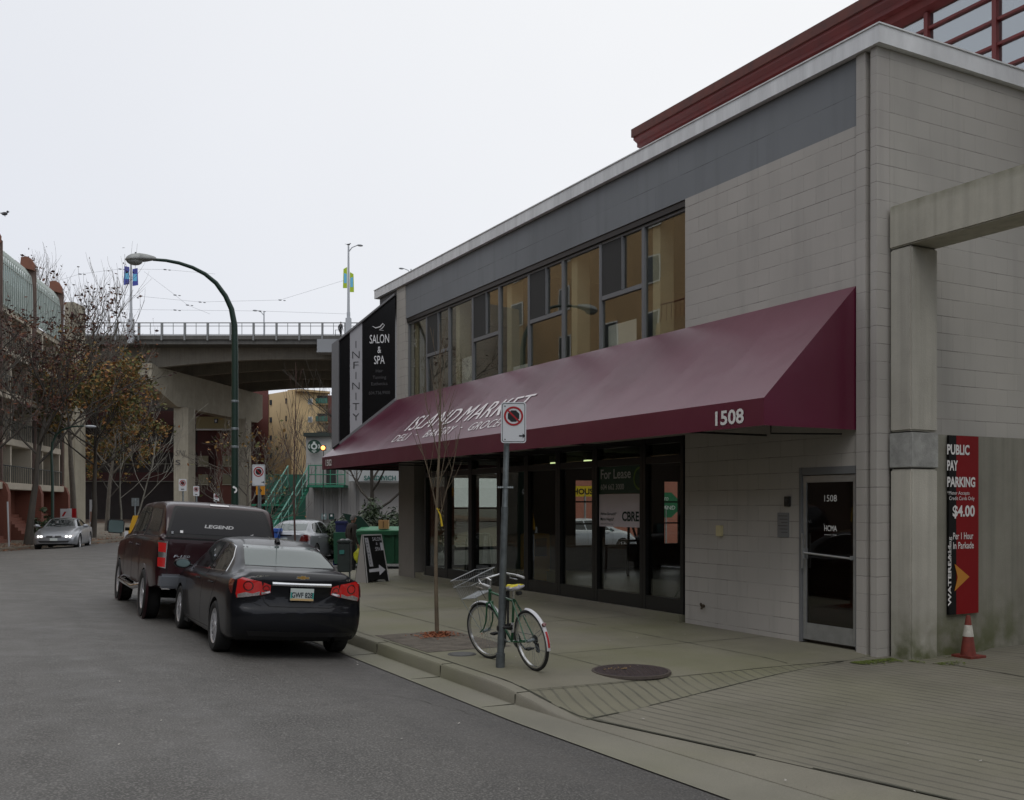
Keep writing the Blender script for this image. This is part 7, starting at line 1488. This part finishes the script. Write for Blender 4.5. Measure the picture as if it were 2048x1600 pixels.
e.lathe([(.36, 0), (.36, .1)], (0, 0, 0), 'Y', 32); e.v = e.v[:64] + [tuple(CS_ + VR * v[0] + ZU * v[2] + n_ * v[1]) for v in e.v[64:]]; sg = e.build('round_sign', mat('coffee_green', (.004, .035, .02), .5), GB)
e = MB(); arc_disc(e, CS_ + n_ * .105, VR, ZU, .17, 24, .09)
for s in (1, -1):
    for k in range(3): a = R(20 + 35 * k); arc_disc(e, CS_ + n_ * .107 + VR * s * .2, VR * s, ZU, .13 - .03 * k, 10, .11 - .03 * k, 0, R(-80), R(80))
e.obox(CS_ + n_ * .106 + ZU * .2, VR * .06, n_ * .001, ZU * .05); e.obox(CS_ + n_ * .106 - ZU * .24, VR * .12, n_ * .001, ZU * .02); e.obox(CS_ + n_ * .106 - ZU * .3, VR * .06, n_ * .001, ZU * .02); e.build('sign_pattern', mat('sign_pale', (.5, .55, .52), .6), sg)
x, y, z = CU(647, 40, Zh(896, 40)); TL = thing('signal_lamp', 'glowing amber signal lamp just left of the awning tip', 'signal', (x, y, z)); e = MB(); e.obox((x, y, z), VR * .1, VN * .08, ZU * .1); e.tube([(x, y, .1), (x, y, z)], .014, 6); e.build('housing', M_trimb, TL); e = MB(); e.ball(Vector((x, y, z)) + VN * .1, .085, 8); e.build('lens', mat('amber_glow', (.9, .4, .1), .4, emit=(1, .33, .08), est=4.), TL, smooth=True)
# stair
ST_ = thing('outside_stair', 'green metal outside stair with railings climbing to the landing of the grey building', 'stair', CP(-10, 48, .1))
zl = Zh(970, 49); e = MB(); cbox(e, up(617, 49), up(690, 49), 48.6, 50, zl - .12, zl); e.build('landing', M_greenr, ST_)
A0 = Vector(CU(618, 48.8, zl)); A1 = Vector(CU(548, 46.0, .15)); sd_ = VR * .55 - VN * 0
e = MB(); wv_ = (VR * .75 + VN * -.66).normalized() * 1.1
wv_ = Vector((A1 - A0).cross(ZU)).normalized() * 1.2
for o_ in (Vector((0, 0, 0)), wv_): e.prism([A0 + o_, A1 + o_, A1 + o_ - ZU * .28, A0 + o_ - ZU * .28], wv_.normalized() * .05)
e.build('stringer', M_greenr, ST_)
e = MB()
for k in range(15): p = A0.lerp(A1, (k + .5) / 15); e.obox(p + wv_ / 2 - ZU * .05, wv_ / 2, (A1 - A0).normalized().cross(ZU).cross(ZU).normalized() * .13, ZU * .02)
e.build('treads', mat('tread_dark_green', (.01, .06, .035), .7), ST_)
M_lr = mat('worn_rail', (.12, .3, .24), .5)
for o_ in (Vector((0, 0, 0)), wv_):
    e = MB(); e.tube([A0 + o_ + ZU * .95, A1 + o_ + ZU * .95], .035, 6); e.tube([A0 + o_ + ZU * .5, A1 + o_ + ZU * .5], .022, 6)
    for k in range(6): p = A0.lerp(A1, k / 5) + o_; e.tube([p, p + ZU * .95], .025, 5)
    e.build('railing', M_lr, ST_)
e = MB(); L0 = Vector(CU(617, 48.6, zl)); L1 = Vector(CU(690, 48.6, zl))
for h_ in (.95, .5, .05): e.tube([L0 + ZU * h_, L1 + ZU * h_], .03, 6)
for k in range(6): p = L0.lerp(L1, k / 5); e.tube([p, p + ZU * .95], .028, 5)
e.build('railing', M_greenr, ST_)
e = MB(); cbox(e, up(656, 50), up(672, 50), 49.6, 49.95, zl, zl + 1.0); e.build('gate_panel', mat('panel_dark', (.02, .022, .02), .6), ST_)
e = MB()
for o1, o2 in ((505, 560),): cbox(e, up(o1, 47), up(o2, 47), 46.8, 48.5, Zh(1012, 47), Zh(1008, 47)); cbox(e, up(o1, 47), up(o2, 47), 46.8, 46.85, Zh(1060, 47), Zh(1030, 47))
e.build('lower_landing', M_greenr, ST_); e = MB(); cbox(e, up(530, 52), up(612, 52), 52, 52.3, .1, 3.6); o = e.build('green_fence', mat('fence_green', (.015, .09, .06), .7, var=.3, vscale=1.5, world=True), None); tag(o, 'green screen wall behind the outside stair', 'fence')
for u, m_ in ((648, 'pale_notice'), (663, 'dark_notice')): e = MB(); e.obox(CU(u, 49.7, Zh(1033, 49.7)), VR * .13, VN * .02, ZU * .15); sgx = e.build('notice', mat(m_, (.25, .33, .33) if 'pale' in m_ else (.01, .05, .045), .5), GB); e = MB(); e.obox(Vector(CU(u, 49.7, Zh(1031, 49.7))) + VN * .024, VR * .05, VN * .003, ZU * .05); e.build('mark', M_white, sgx)
# ---- apartments down the left kerb
AP = thing('left_apartments', 'long apartment building with brick base, pale balconies and glazed roof down the left kerb', 'building', CP(-25, 55, 0))
A = Vector(CU(0, 50, 0)); Bq = Vector(CU(123, 62, 0)); dA = (Bq - A).normalized(); nA = dA.cross(ZU); nA = -nA if nA.dot(VR) < 0 else nA; LB = (Bq - A).length; bay = LB / 2
M_stc = mat('warm_grey_stucco', (.42, .39, .34), .9, var=.15, vscale=.7, world=True); M_abrk = blockmat('left_brick', (.2, .07, .045), 'Y', .3, .1, .012, .7, .3); M_fin = mat('brown_fin', (.17, .12, .10), .8, var=.2, vscale=1.)
M_slab = mat('balcony_slab', (.46, .41, .33), .85, var=.12, vscale=1.2); M_tang = glassmat('green_glazing', (.62, .76, .72), 1.5, .35); M_brail = mat('balcony_rail', (.03, .04, .04), .5)
def abox(e, s0, s1, o0, o1, z0, z1): return e.prism([A + dA * s0 + nA * o0 + ZU * z0, A + dA * s1 + nA * o0 + ZU * z0, A + dA * s1 + nA * o1 + ZU * z0, A + dA * s0 + nA * o1 + ZU * z0], ZU * (z1 - z0))
S0, S1 = -.6 * bay, LB; e = MB(); abox(e, S0, S1 - .05, -12, -1.6, 0, 14.6); e.build('wall', M_stc, AP)
e = MB(); abox(e, S0, S1, -11, -.9, .1, 3.05); e.build('brick_base', M_abrk, AP)
fl_z = [3.15, 5.45, 7.75, 10.05, 12.35]
nb = 3
for b_ in range(nb):
    s0 = S1 - (b_ + 1) * bay; s1 = s0 + bay
    e = MB(); abox(e, s1 - .2, s1, -.35, .15, 2.9, 15.3); e.build('fin', M_fin, AP, bevel=.05); e = MB(); abox(e, s1 - .19, s1 - .01, -1.8, -.352, 2.9, 12.2); e.build('party_wall', M_stc, AP)
    e = MB(); P_ = [A + dA * (s1 - .5) + nA * x + ZU * z for x, z in ((-.6, 15.25), (.1, 15.1), (.12, 15.45), (-.05, 15.75), (-.25, 15.85), (-.55, 15.8))]; e.prism(P_, dA * .35); e.build('chimney', mat('terracotta_cap', (.2, .085, .055), .85, var=.2, vscale=2), AP)
    e = MB(); P_ = [A + dA * (s1 - .45) + nA * x + ZU * z for x, z in ((-1.0, .1), (.5, .1), (.5, 2.6), (.35, 3.05), (0, 3.3), (-.5, 3.35), (-1.0, 3.3))]; e.prism(P_, dA * .45); e.build('brick_arch', M_abrk, AP)
    for i, z in enumerate(fl_z[:4]):
        e = MB(); abox(e, s0 + .05, s1 - .37, -1.6, .25 if i % 2 == 0 else .05, z - .35, z); bs_ = e.build('balcony', M_slab, AP, bevel=.02)
        e = MB()
        for k in range(17): sx = s0 + .15 + (s1 - s0 - .6) * k / 16; e.tube([A + dA * sx + nA * .1 + ZU * z, A + dA * sx + nA * .1 + ZU * (z + .85)], .018, 4)
        e.tube([A + dA * (s0 + .1) + nA * .1 + ZU * (z + .87), A + dA * (s1 - .4) + nA * .1 + ZU * (z + .87)], .03, 5); e.build('railing', M_brail, bs_)
        e = MB(); abox(e, s0 + .6, s0 + 1.9, -1.58, -1.52, z + .05, z + 1.85); abox(e, s0 + 2.5, s1 - 1.4, -1.58, -1.52, z + .05, z + 1.85); w_ = e.build('window', M_trimb, AP); e = MB(); abox(e, s0 + .68, s0 + 1.82, -1.52, -1.50, z + .1, z + 1.8); abox(e, s0 + 2.58, s1 - 1.48, -1.52, -1.50, z + .1, z + 1.8); e.build('pane', M_win, w_)
        e = MB(); abox(e, s0 + 2.05, s0 + 2.3, -1.6, -.1, z, z + 1.95); e.build('post', M_slab, bs_); e = MB(); abox(e, s1 - .62, s1 - .4, -1.6, .0, z, z + 1.95); e.build('post', M_slab, bs_)
    e = MB(); 
    def sol(u, v): q_ = interp([(0, 0, 12.2), (.3, 0, 13.6), (.6, -.05, 14.7), (.8, -.4, 15.3), (1, -1.3, 15.6)], v); return tuple(A + dA * (s0 + .05 + (bay - .3) * u) + nA * (q_[0] - .05) + ZU * q_[1])
    e.grid(sol, 8, 10); g_ = e.build('roof_glazing', M_tang, AP)
    e = MB()
    for k in range(17): e.tube([Vector(sol(k / 16, j / 8)) + nA * .03 for j in range(9)], .035, 4)
    for j in (0, 4, 8): e.tube([Vector(sol(u_ / 4, j / 8)) + nA * .03 for u_ in range(5)], .04, 4)
    e.build('glazing_bars', mat('pale_bar', (.45, .5, .47), .6), g_)
    e = MB(); abox(e, s0 + .05, s1 - .25, -1.7, -.1, 11.9, 12.15); e.build('slab_edge', M_slab, AP)
    if b_ < 3:
        e = MB(); abox(e, s0 + .6, s0 + 2.6, -.95, -.85, .12, 2.3); e.build('doorway', M_under, AP)
        e = MB()
        for k in range(8): abox(e, s0 + 3.0, s1 - .6, -.85 + k * .0, .5 - k * .16, .12 + k * .17, .29 + k * .17)
        e.build('entry_steps', M_abrk, AP)
q = A + dA * (S1 - 2 * bay - .2) + nA * -.5 + ZU * 16.4; bird('dark bird on the terracotta roof knob at the left edge of the photo', tuple(q)) if 0 else bird('dark bird on the terracotta roof knob at the left edge of the photo', CU(9, 50.5, Zh(433, 50.5)))
# left kerb furniture
x, y = W(105, 47); LL = thing('street_lamp', 'dark green street lamp with a bent arm among the trees behind the silver coupe', 'street lamp', (x, y, .13)); e = MB(); pl_ = [Vector((x, y, .13)), Vector((x, y, 3)), Vector(CU(103, 47, Zh(905, 47)))] + [Vector(CU(u, 47, Zh(v, 47))) for u, v in ((105, 886), (112, 870), (124, 860), (145, 853), (168, 852))]; e.tube(pl_, [.075, .065, .06, .055, .05, .045, .04, .035], 8); e.build('pole', M_green, LL, smooth=True)
e = MB(); e.ball(CU(181, 47, Zh(853, 47)), .2, 8, (1.3, .8, .35)); e.build('lamp_head', M_lp, LL, smooth=True)
x, y = W(18, 44.5); e = MB(); e.tube([(x, y, .13), (x - .06, y, 2.15)], .035, 8); o = e.build('kerb_post', M_lp, None, smooth=True); tag(o, 'thin bare grey post on the left kerb at the edge of the photo', 'post')
x, y = W(185, 58); T = thing('info_pillar', 'narrow white notice pillar on the far pavement right of the silver coupe', 'notice pillar', (x, y, .13)); c = Vector((x, y, 0))
e = MB(); e.obox(c + ZU * (Zh(1050, 58) + Zh(1015, 58)) / 2 + ZU * .25, VR * .16, VN * .04, ZU * .72); e.tube([c + ZU * .13 + VR * .13, c + ZU * 1.2 + VR * .13], .03, 5); e.build('panel', M_sw, T)
e = MB(); e.obox(c + ZU * 1.32 + VN * .05, VR * .13, VN * .004, ZU * .3); e.build('print', mat('notice_pink', (.4, .25, .2), .6), T); e = MB(); e.lathe([(.05, 0), (.08, .2), (.04, .45), (0, .5)], tuple(c + ZU * 2.35), n=10); e.build('finial', M_galvd, T)
x, y = W(128, 57); T = thing('barrier_board', 'white board with a red diagonal stripe and curved red panel beside the brick pier', 'board', (x, y, .13)); c = Vector((x, y, 0))
e = MB(); e.obox(c + ZU * 1.5, VR * .2, VN * .03, ZU * .28); e.obox(c + VR * .33 + ZU * 1.2, VR * .12, VN * .03, ZU * .6); e.tube([c + ZU * .13, c + ZU * 1.3], .03, 5); e.build('board', M_sw, T)
e = MB(); e.prism([c + VN * .035 + VR * a_ + ZU * b_ for a_, b_ in ((-.12, 1.35), (.0, 1.35), (.16, 1.62), (.04, 1.62))], VN * .004); e.obox(c + VR * .58 + ZU * 1.2, VR * .12, VN * .03, ZU * .6); e.build('red_stripe', M_sr, T)
# amber vehicle beyond the pickup
x, y = W(266, 26.5); YT = thing('amber_beacon_board', 'yellow board leaning beyond the pickup windscreen', 'board', (x, y, .1)); e = MB(); c = Vector((x, y, 0)); e.prism([c + VR * a_ + ZU * b_ for a_, b_ in ((-.16, 1.2), (-.04, 1.2), (.13, 1.72), (.0, 1.72))], -VN * .05); e.build('board', mat('yellow_board', (.6, .33, .02), .5), YT); e = MB(); e.tube([c + ZU * .2, c + ZU * 1.05], .03, 6); e.obox(c + VR * -.17 + ZU * 1.2 + VN * .01, VR * .05, VN * .005, ZU * .1); e.build('post', M_sw, YT)
# ================================================================ trees and shrubs
def tree(name, label, base, h, r0, seed, m, cat='tree', group='bare autumn trees down the left kerb', trunk_h=.35, lean=(0, 0), spread=.8, levels=4, kids=(6, 5, 4, 3), upb=.25, leaves=0, lm=None, lsz=.1, lz=0., lenk=.55, cl=None, seg=4, minr=.006):
    rnd = random.Random(seed); T = thing(name, label, cat, tuple(base), group=group); tr = MB(); br = MB(); tips = []; base = Vector(base)
    th_ = h * trunk_h; pts = [base]; d = Vector((lean[0], lean[1], 1)).normalized(); n_ = 8
    tot = h * .8
    for k in range(n_): d = (d + Vector((rnd.uniform(-.07, .07), rnd.uniform(-.07, .07), .03))).normalized(); pts.append(pts[-1] + d * tot / n_)
    tr.tube(pts, [r0 * (1.25 if k == 0 else 1) * (1 - .82 * k / n_) for k in range(n_ + 1)], 9)
    def grow(p, d, L_, r, lv):
        q = [p]; 
        for k in range(seg):
            d = (d + Vector((rnd.uniform(-.17, .17), rnd.uniform(-.17, .17), rnd.uniform(-.05, .13) + upb * .25))).normalized(); q.append(q[-1] + d * L_ / seg)
        br.tube(q, [max(minr, r * (1 - .6 * k / seg)) for k in range(seg + 1)], 5 if lv > 1 else 3, cap=False)
        if lv <= 1: tips.extend(q[1:])
        if lv <= 0: return
        for i in range(kids[levels - lv] if levels - lv < len(kids) else 3):
            t_ = rnd.uniform(.25, 1); k = min(seg - 1, int(t_ * seg)); s_ = q[k].lerp(q[k + 1], t_ * seg - k); a = rnd.uniform(0, 6.28); dd = (q[k + 1] - q[k]).normalized(); o_ = dd.orthogonal().normalized(); o_.rotate(Matrix.Rotation(a, 3, dd))
            grow(s_, (dd * .75 + o_ * rnd.uniform(.45, .9) + Vector((0, 0, upb))).normalized(), L_ * rnd.uniform(.45, .72), r * .55, lv - 1)
    n0 = kids[0] + 3
    for i in range(n0):
        t_ = trunk_h / .8 + (1 - trunk_h / .8) * (i / n0); k = min(n_ - 1, int(t_ * n_)); s_ = pts[k].lerp(pts[k + 1], t_ * n_ - k); a = i * 2.4 + rnd.uniform(-.3, .3)
        grow(s_, Vector((math.cos(a) * spread, math.sin(a) * spread, .5 + t_ * .5)).normalized(), h * lenk * (1.1 - .6 * t_) * rnd.uniform(.8, 1.1), r0 * .42 * (1.15 - t_ * .6), levels - 1)
    tr.build('trunk', m, T, smooth=True); br.build('branches', m, T)
    if leaves and tips:
        e = MB(); vs = []; fs = []
        if cl: tips = [p for p in tips if cl(p)] or tips
        cc = [rnd.choice(tips) for _ in range(max(8, leaves // 22))]
        for k in range(leaves):
            p = rnd.choice(cc) if rnd.random() < .65 else rnd.choice(tips); p = p + Vector((rnd.gauss(0, .22), rnd.gauss(0, .22), rnd.gauss(0, .16) - lz)); s = lsz * rnd.uniform(.5, 1.3)
            a = Vector((rnd.gauss(0, 1), rnd.gauss(0, 1), rnd.gauss(0, .6))).normalized(); b_ = a.orthogonal().normalized(); b_.rotate(Matrix.Rotation(rnd.uniform(0, 6), 3, a)); n0_ = len(vs)
            vs += [tuple(p - a * s), tuple(p + b_ * s * .55), tuple(p + a * s), tuple(p - b_ * s * .55)]; fs.append((n0_, n0_ + 1, n0_ + 2, n0_ + 3))
        e.add(vs, fs); e.mi = [min(len(lm) - 1, int(abs(noise.noise(Vector(vs[f[0]]) * .8)) * 5 * rnd.random() + rnd.random() * 1.2)) for f in fs] if isinstance(lm, list) else [0] * len(fs)
        e.build('leaves', lm, T)
    return T
M_tb = mat('dark_bark', (.055, .047, .038), .9, var=.35, vscale=5, stretch=(1, 1, .3), bump=.5, bscale=12); M_tb2 = mat('grey_bark', (.12, .105, .085), .9, var=.3, vscale=5); M_tw = mat('pale_bark', (.2, .19, .16), .85, var=.3, vscale=5)
Lr = [mat('leaf_maroon', (.055, .018, .016), .8), mat('leaf_brown', (.10, .045, .025), .8), mat('leaf_russet', (.15, .05, .02), .8)]
La = [mat('leaf_olive', (.10, .10, .03), .8), mat('leaf_amber', (.25, .14, .035), .8), mat('leaf_orange', (.27, .11, .035), .8), mat('leaf_green', (.08, .095, .025), .8)]
def gb(u, D, z=.13): x, y = W(u, D); return (x, y, z)
tree('street_tree', 'big dark-trunked tree with maroon seed clusters behind the silver coupe, first on the left', gb(57, 46.6), 10.0, .185, 5, M_tb, leaves=2600, lm=Lr, lsz=.09, lean=(.06, .0), trunk_h=.38, spread=.95, kids=(6, 5, 4, 3))
tree('street_tree', 'bare tree mostly cut off by the left edge of the photo', gb(-70, 41), 9.5, .2, 21, M_tb, leaves=900, lm=Lr, lsz=.09, trunk_h=.34, spread=1.1, kids=(4, 4, 4, 3))
tree('street_tree', 'autumn tree with olive and orange leaves reaching toward the pale bridge column', gb(185, 57), 9.0, .18, 9, M_tb, leaves=8000, lm=La, lsz=.12, trunk_h=.42, spread=1.15, kids=(7, 5, 4, 3), lenk=.66, lean=(.10, -.02), upb=.12)
tree('street_tree', 'tall bare twiggy tree rising over the bridge railing behind the autumn tree', gb(150, 64), 15.0, .22, 14, M_tb2, leaves=500, lm=Lr, lsz=.13, trunk_h=.4, spread=.6, kids=(7, 5, 4, 3), upb=.45)
tree('street_tree', 'farther bare tree with brown leaves left of the bridge lamp post', gb(215, 72), 11.5, .17, 33, M_tb2, leaves=1500, lm=Lr + La[:2], lsz=.15, trunk_h=.35, spread=.75, kids=(7, 5, 4, 3), upb=.35)
tree('birch_tree', 'thin pale-barked leaning tree before the dark parking structure', gb(243, 60), 7.6, .075, 4, M_tw, group=None, trunk_h=.3, spread=.8, kids=(4, 3, 3, 2), levels=3, lean=(.02, 0), minr=.008)
tree('birch_tree', 'slender pale tree leaning right, nearest the bridge column', gb(262, 66), 7.8, .07, 12, M_tw, group=None, trunk_h=.3, spread=.9, kids=(4, 3, 3, 2), levels=3, lean=(.35, -.1), minr=.008)
tree('street_tree', 'autumn tree with orange leaves low behind the notice pillar', gb(215, 80), 8.2, .14, 17, M_tb, leaves=2600, lm=La, lsz=.16, trunk_h=.3, spread=.9, kids=(6, 4, 3, 3), levels=3)
tree('street_tree', 'bare many-limbed tree before the green outside stair', gb(500, 36, .12), 4.4, .08, 41, M_tb2, group='bare trees across the side street', trunk_h=.2, spread=1.1, kids=(5, 5, 4, 3), levels=4, upb=.2, leaves=260, lm=La, lsz=.08)
tree('street_tree', 'bare forked tree in front of the sandwich shop wall', gb(742, 38, .12), 6.2, .13, 44, M_tb, group='bare trees across the side street', trunk_h=.25, spread=.95, kids=(5, 5, 4, 3), levels=4, upb=.3)
tree('street_tree', 'bare tree with fine twigs between the tan apartments and the coffee sign', gb(640, 62, .12), 7.5, .09, 48, M_tb2, group='bare trees across the side street', trunk_h=.25, spread=.9, kids=(6, 5, 4, 3), levels=4, upb=.25)
# evergreen shrubs
def shrub(label, c, rx, rz_, n, seed, mats, sz=.09, name='shrub', cat='shrub', group='evergreen shrubs across the side street'):
    rnd = random.Random(seed); x, y, z = c; T = thing(name, label, cat, (x, y, z), group=group); st = MB(); 
    for k in range(9): a = k * .7; st.tube([(x + .1 * math.cos(a), y + .1 * math.sin(a), z), (x + rx * .6 * math.cos(a), y + rx * .6 * math.sin(a), z + rz_ * rnd.uniform(.6, 1.2))], [.03, .008], 5)
    st.build('stems', M_tb, T); vs = []; fs = []; e = MB()
    cl_ = []
    for k in range(26): a = rnd.uniform(0, 6.28); t_ = rnd.uniform(0, 1) ** .5; cl_.append(Vector((x + rx * t_ * math.cos(a), y + rx * t_ * math.sin(a), z + rz_ * (.25 + 1.35 * rnd.random() * (1 - t_ * t_ * .5)))))
    for k in range(n):
        c_ = rnd.choice(cl_); q = Vector((rnd.gauss(0, 1), rnd.gauss(0, 1), rnd.gauss(0, 1))).normalized() * rnd.uniform(.12, .3) * (rx / 1.0); p = c_ + q; nn_ = (q.normalized() + Vector((0, 0, .6)) + Vector((rnd.gauss(0, .4), rnd.gauss(0, .4), rnd.gauss(0, .4)))).normalized()
        a = nn_.orthogonal().normalized(); a.rotate(Matrix.Rotation(rnd.uniform(0, 6.28), 3, nn_)); b_ = nn_.cross(a); s = sz * rnd.uniform(.6, 1.3); n0_ = len(vs); vs += [tuple(p - a * s), tuple(p + b_ * s * .4), tuple(p + a * s), tuple(p - b_ * s * .4)]; fs.append((n0_, n0_ + 1, n0_ + 2, n0_ + 3))
    e.add(vs, fs); e.mi = [rnd.randint(0, len(mats) - 1) for _ in fs]; e.build('foliage', mats, T)
Lg = [mat('shrub_dark', (.018, .035, .014), .55), mat('shrub_mid', (.03, .055, .02), .5), mat('shrub_light', (.05, .08, .03), .5)]
shrub('dark evergreen shrub behind the cardboard box', (*W(738, 37), .1), 1.4, 1.3, 5200, 1, Lg); shrub('dark evergreen shrub half hidden by the corner column', (*W(785, 37.5), .1), 1.3, 1.3, 4200, 2, Lg)
shrub('evergreen shrub seen through the gap right of the corner column', (*W(838, 37), .1), 1.2, 1.2, 2600, 3, Lg); shrub('dense evergreen shrub beyond the wheelie bin', (*W(705, 38.5), .1), .9, .9, 1600, 4, Lg)
shrub('rounded shrub beside the brick steps behind the silver coupe', (*W(83, 50), .1), .7, 1.1, 1500, 5, Lg, group='shrubs by the left apartments'); shrub('low shrub under the curved brick pier on the left', (*W(112, 52.5), .1), .7, .6, 900, 6, Lg, group='shrubs by the left apartments')
rnd = random.Random(6); vs = []; fs = []
for k in range(900):
    x = 9.2 + abs(rnd.gauss(0, .55)) ; y = 8.35 - abs(rnd.gauss(0, .10)) + (.15 if x < 9.9 else -.08) - (.3 if x > 10 and x < 10.5 else 0); 
    if x > 11.5: continue
    s = rnd.uniform(.006, .02); z = padz(x, y) + .006; b_ = rnd.uniform(0, 6.28); n0_ = len(vs); vs += [(x + s * math.cos(b_ + q * 1.57), y + s * math.sin(b_ + q * 1.57), z + rnd.uniform(0, .008)) for q in range(4)]; fs.append((n0_, n0_ + 1, n0_ + 2, n0_ + 3))
e = MB(); e.add(vs, fs); tag(e.build('moss', mat('moss_green', (.10, .13, .02), .95)), 'green moss along the foot of the concrete post and block wall', 'moss', kind='stuff')
# leaf litter along the left kerb
rnd = random.Random(77); vs = []; fs = []
for k in range(5200):
    i = rnd.choice([4, 5, 6, 7, 8]); a, b = LEFT[i], LEFT[i + 1] if i + 1 < len(LEFT) else LEFT[i]; t_ = rnd.random(); x = a[0] + (b[0] - a[0]) * t_; y = a[1] + (b[1] - a[1]) * t_; v = Vector((b[0] - a[0], b[1] - a[1])).normalized(); o_ = rnd.gauss(.5, 1.0) if rnd.random() < .6 else rnd.uniform(0, 8)
    x += -v.y * o_; y += v.x * o_; z = .15 if o_ > 0 else .05 + .02; s = rnd.uniform(.03, .075); b_ = rnd.uniform(0, 6.28); n0_ = len(vs)
    vs += [(x + s * math.cos(b_ + q * PI / 2), y + s * math.sin(b_ + q * PI / 2) , z + rnd.uniform(0, .03)) for q in range(4)]; fs.append((n0_, n0_ + 1, n0_ + 2, n0_ + 3))
e = MB(); e.add(vs, fs); e.mi = [rnd.randint(0, 2) for _ in fs]; tag(e.build('leaf_litter', [Lr[1], La[2], Lr[2]]), 'drift of orange and brown fallen leaves along the left kerb', 'leaf litter', kind='stuff')
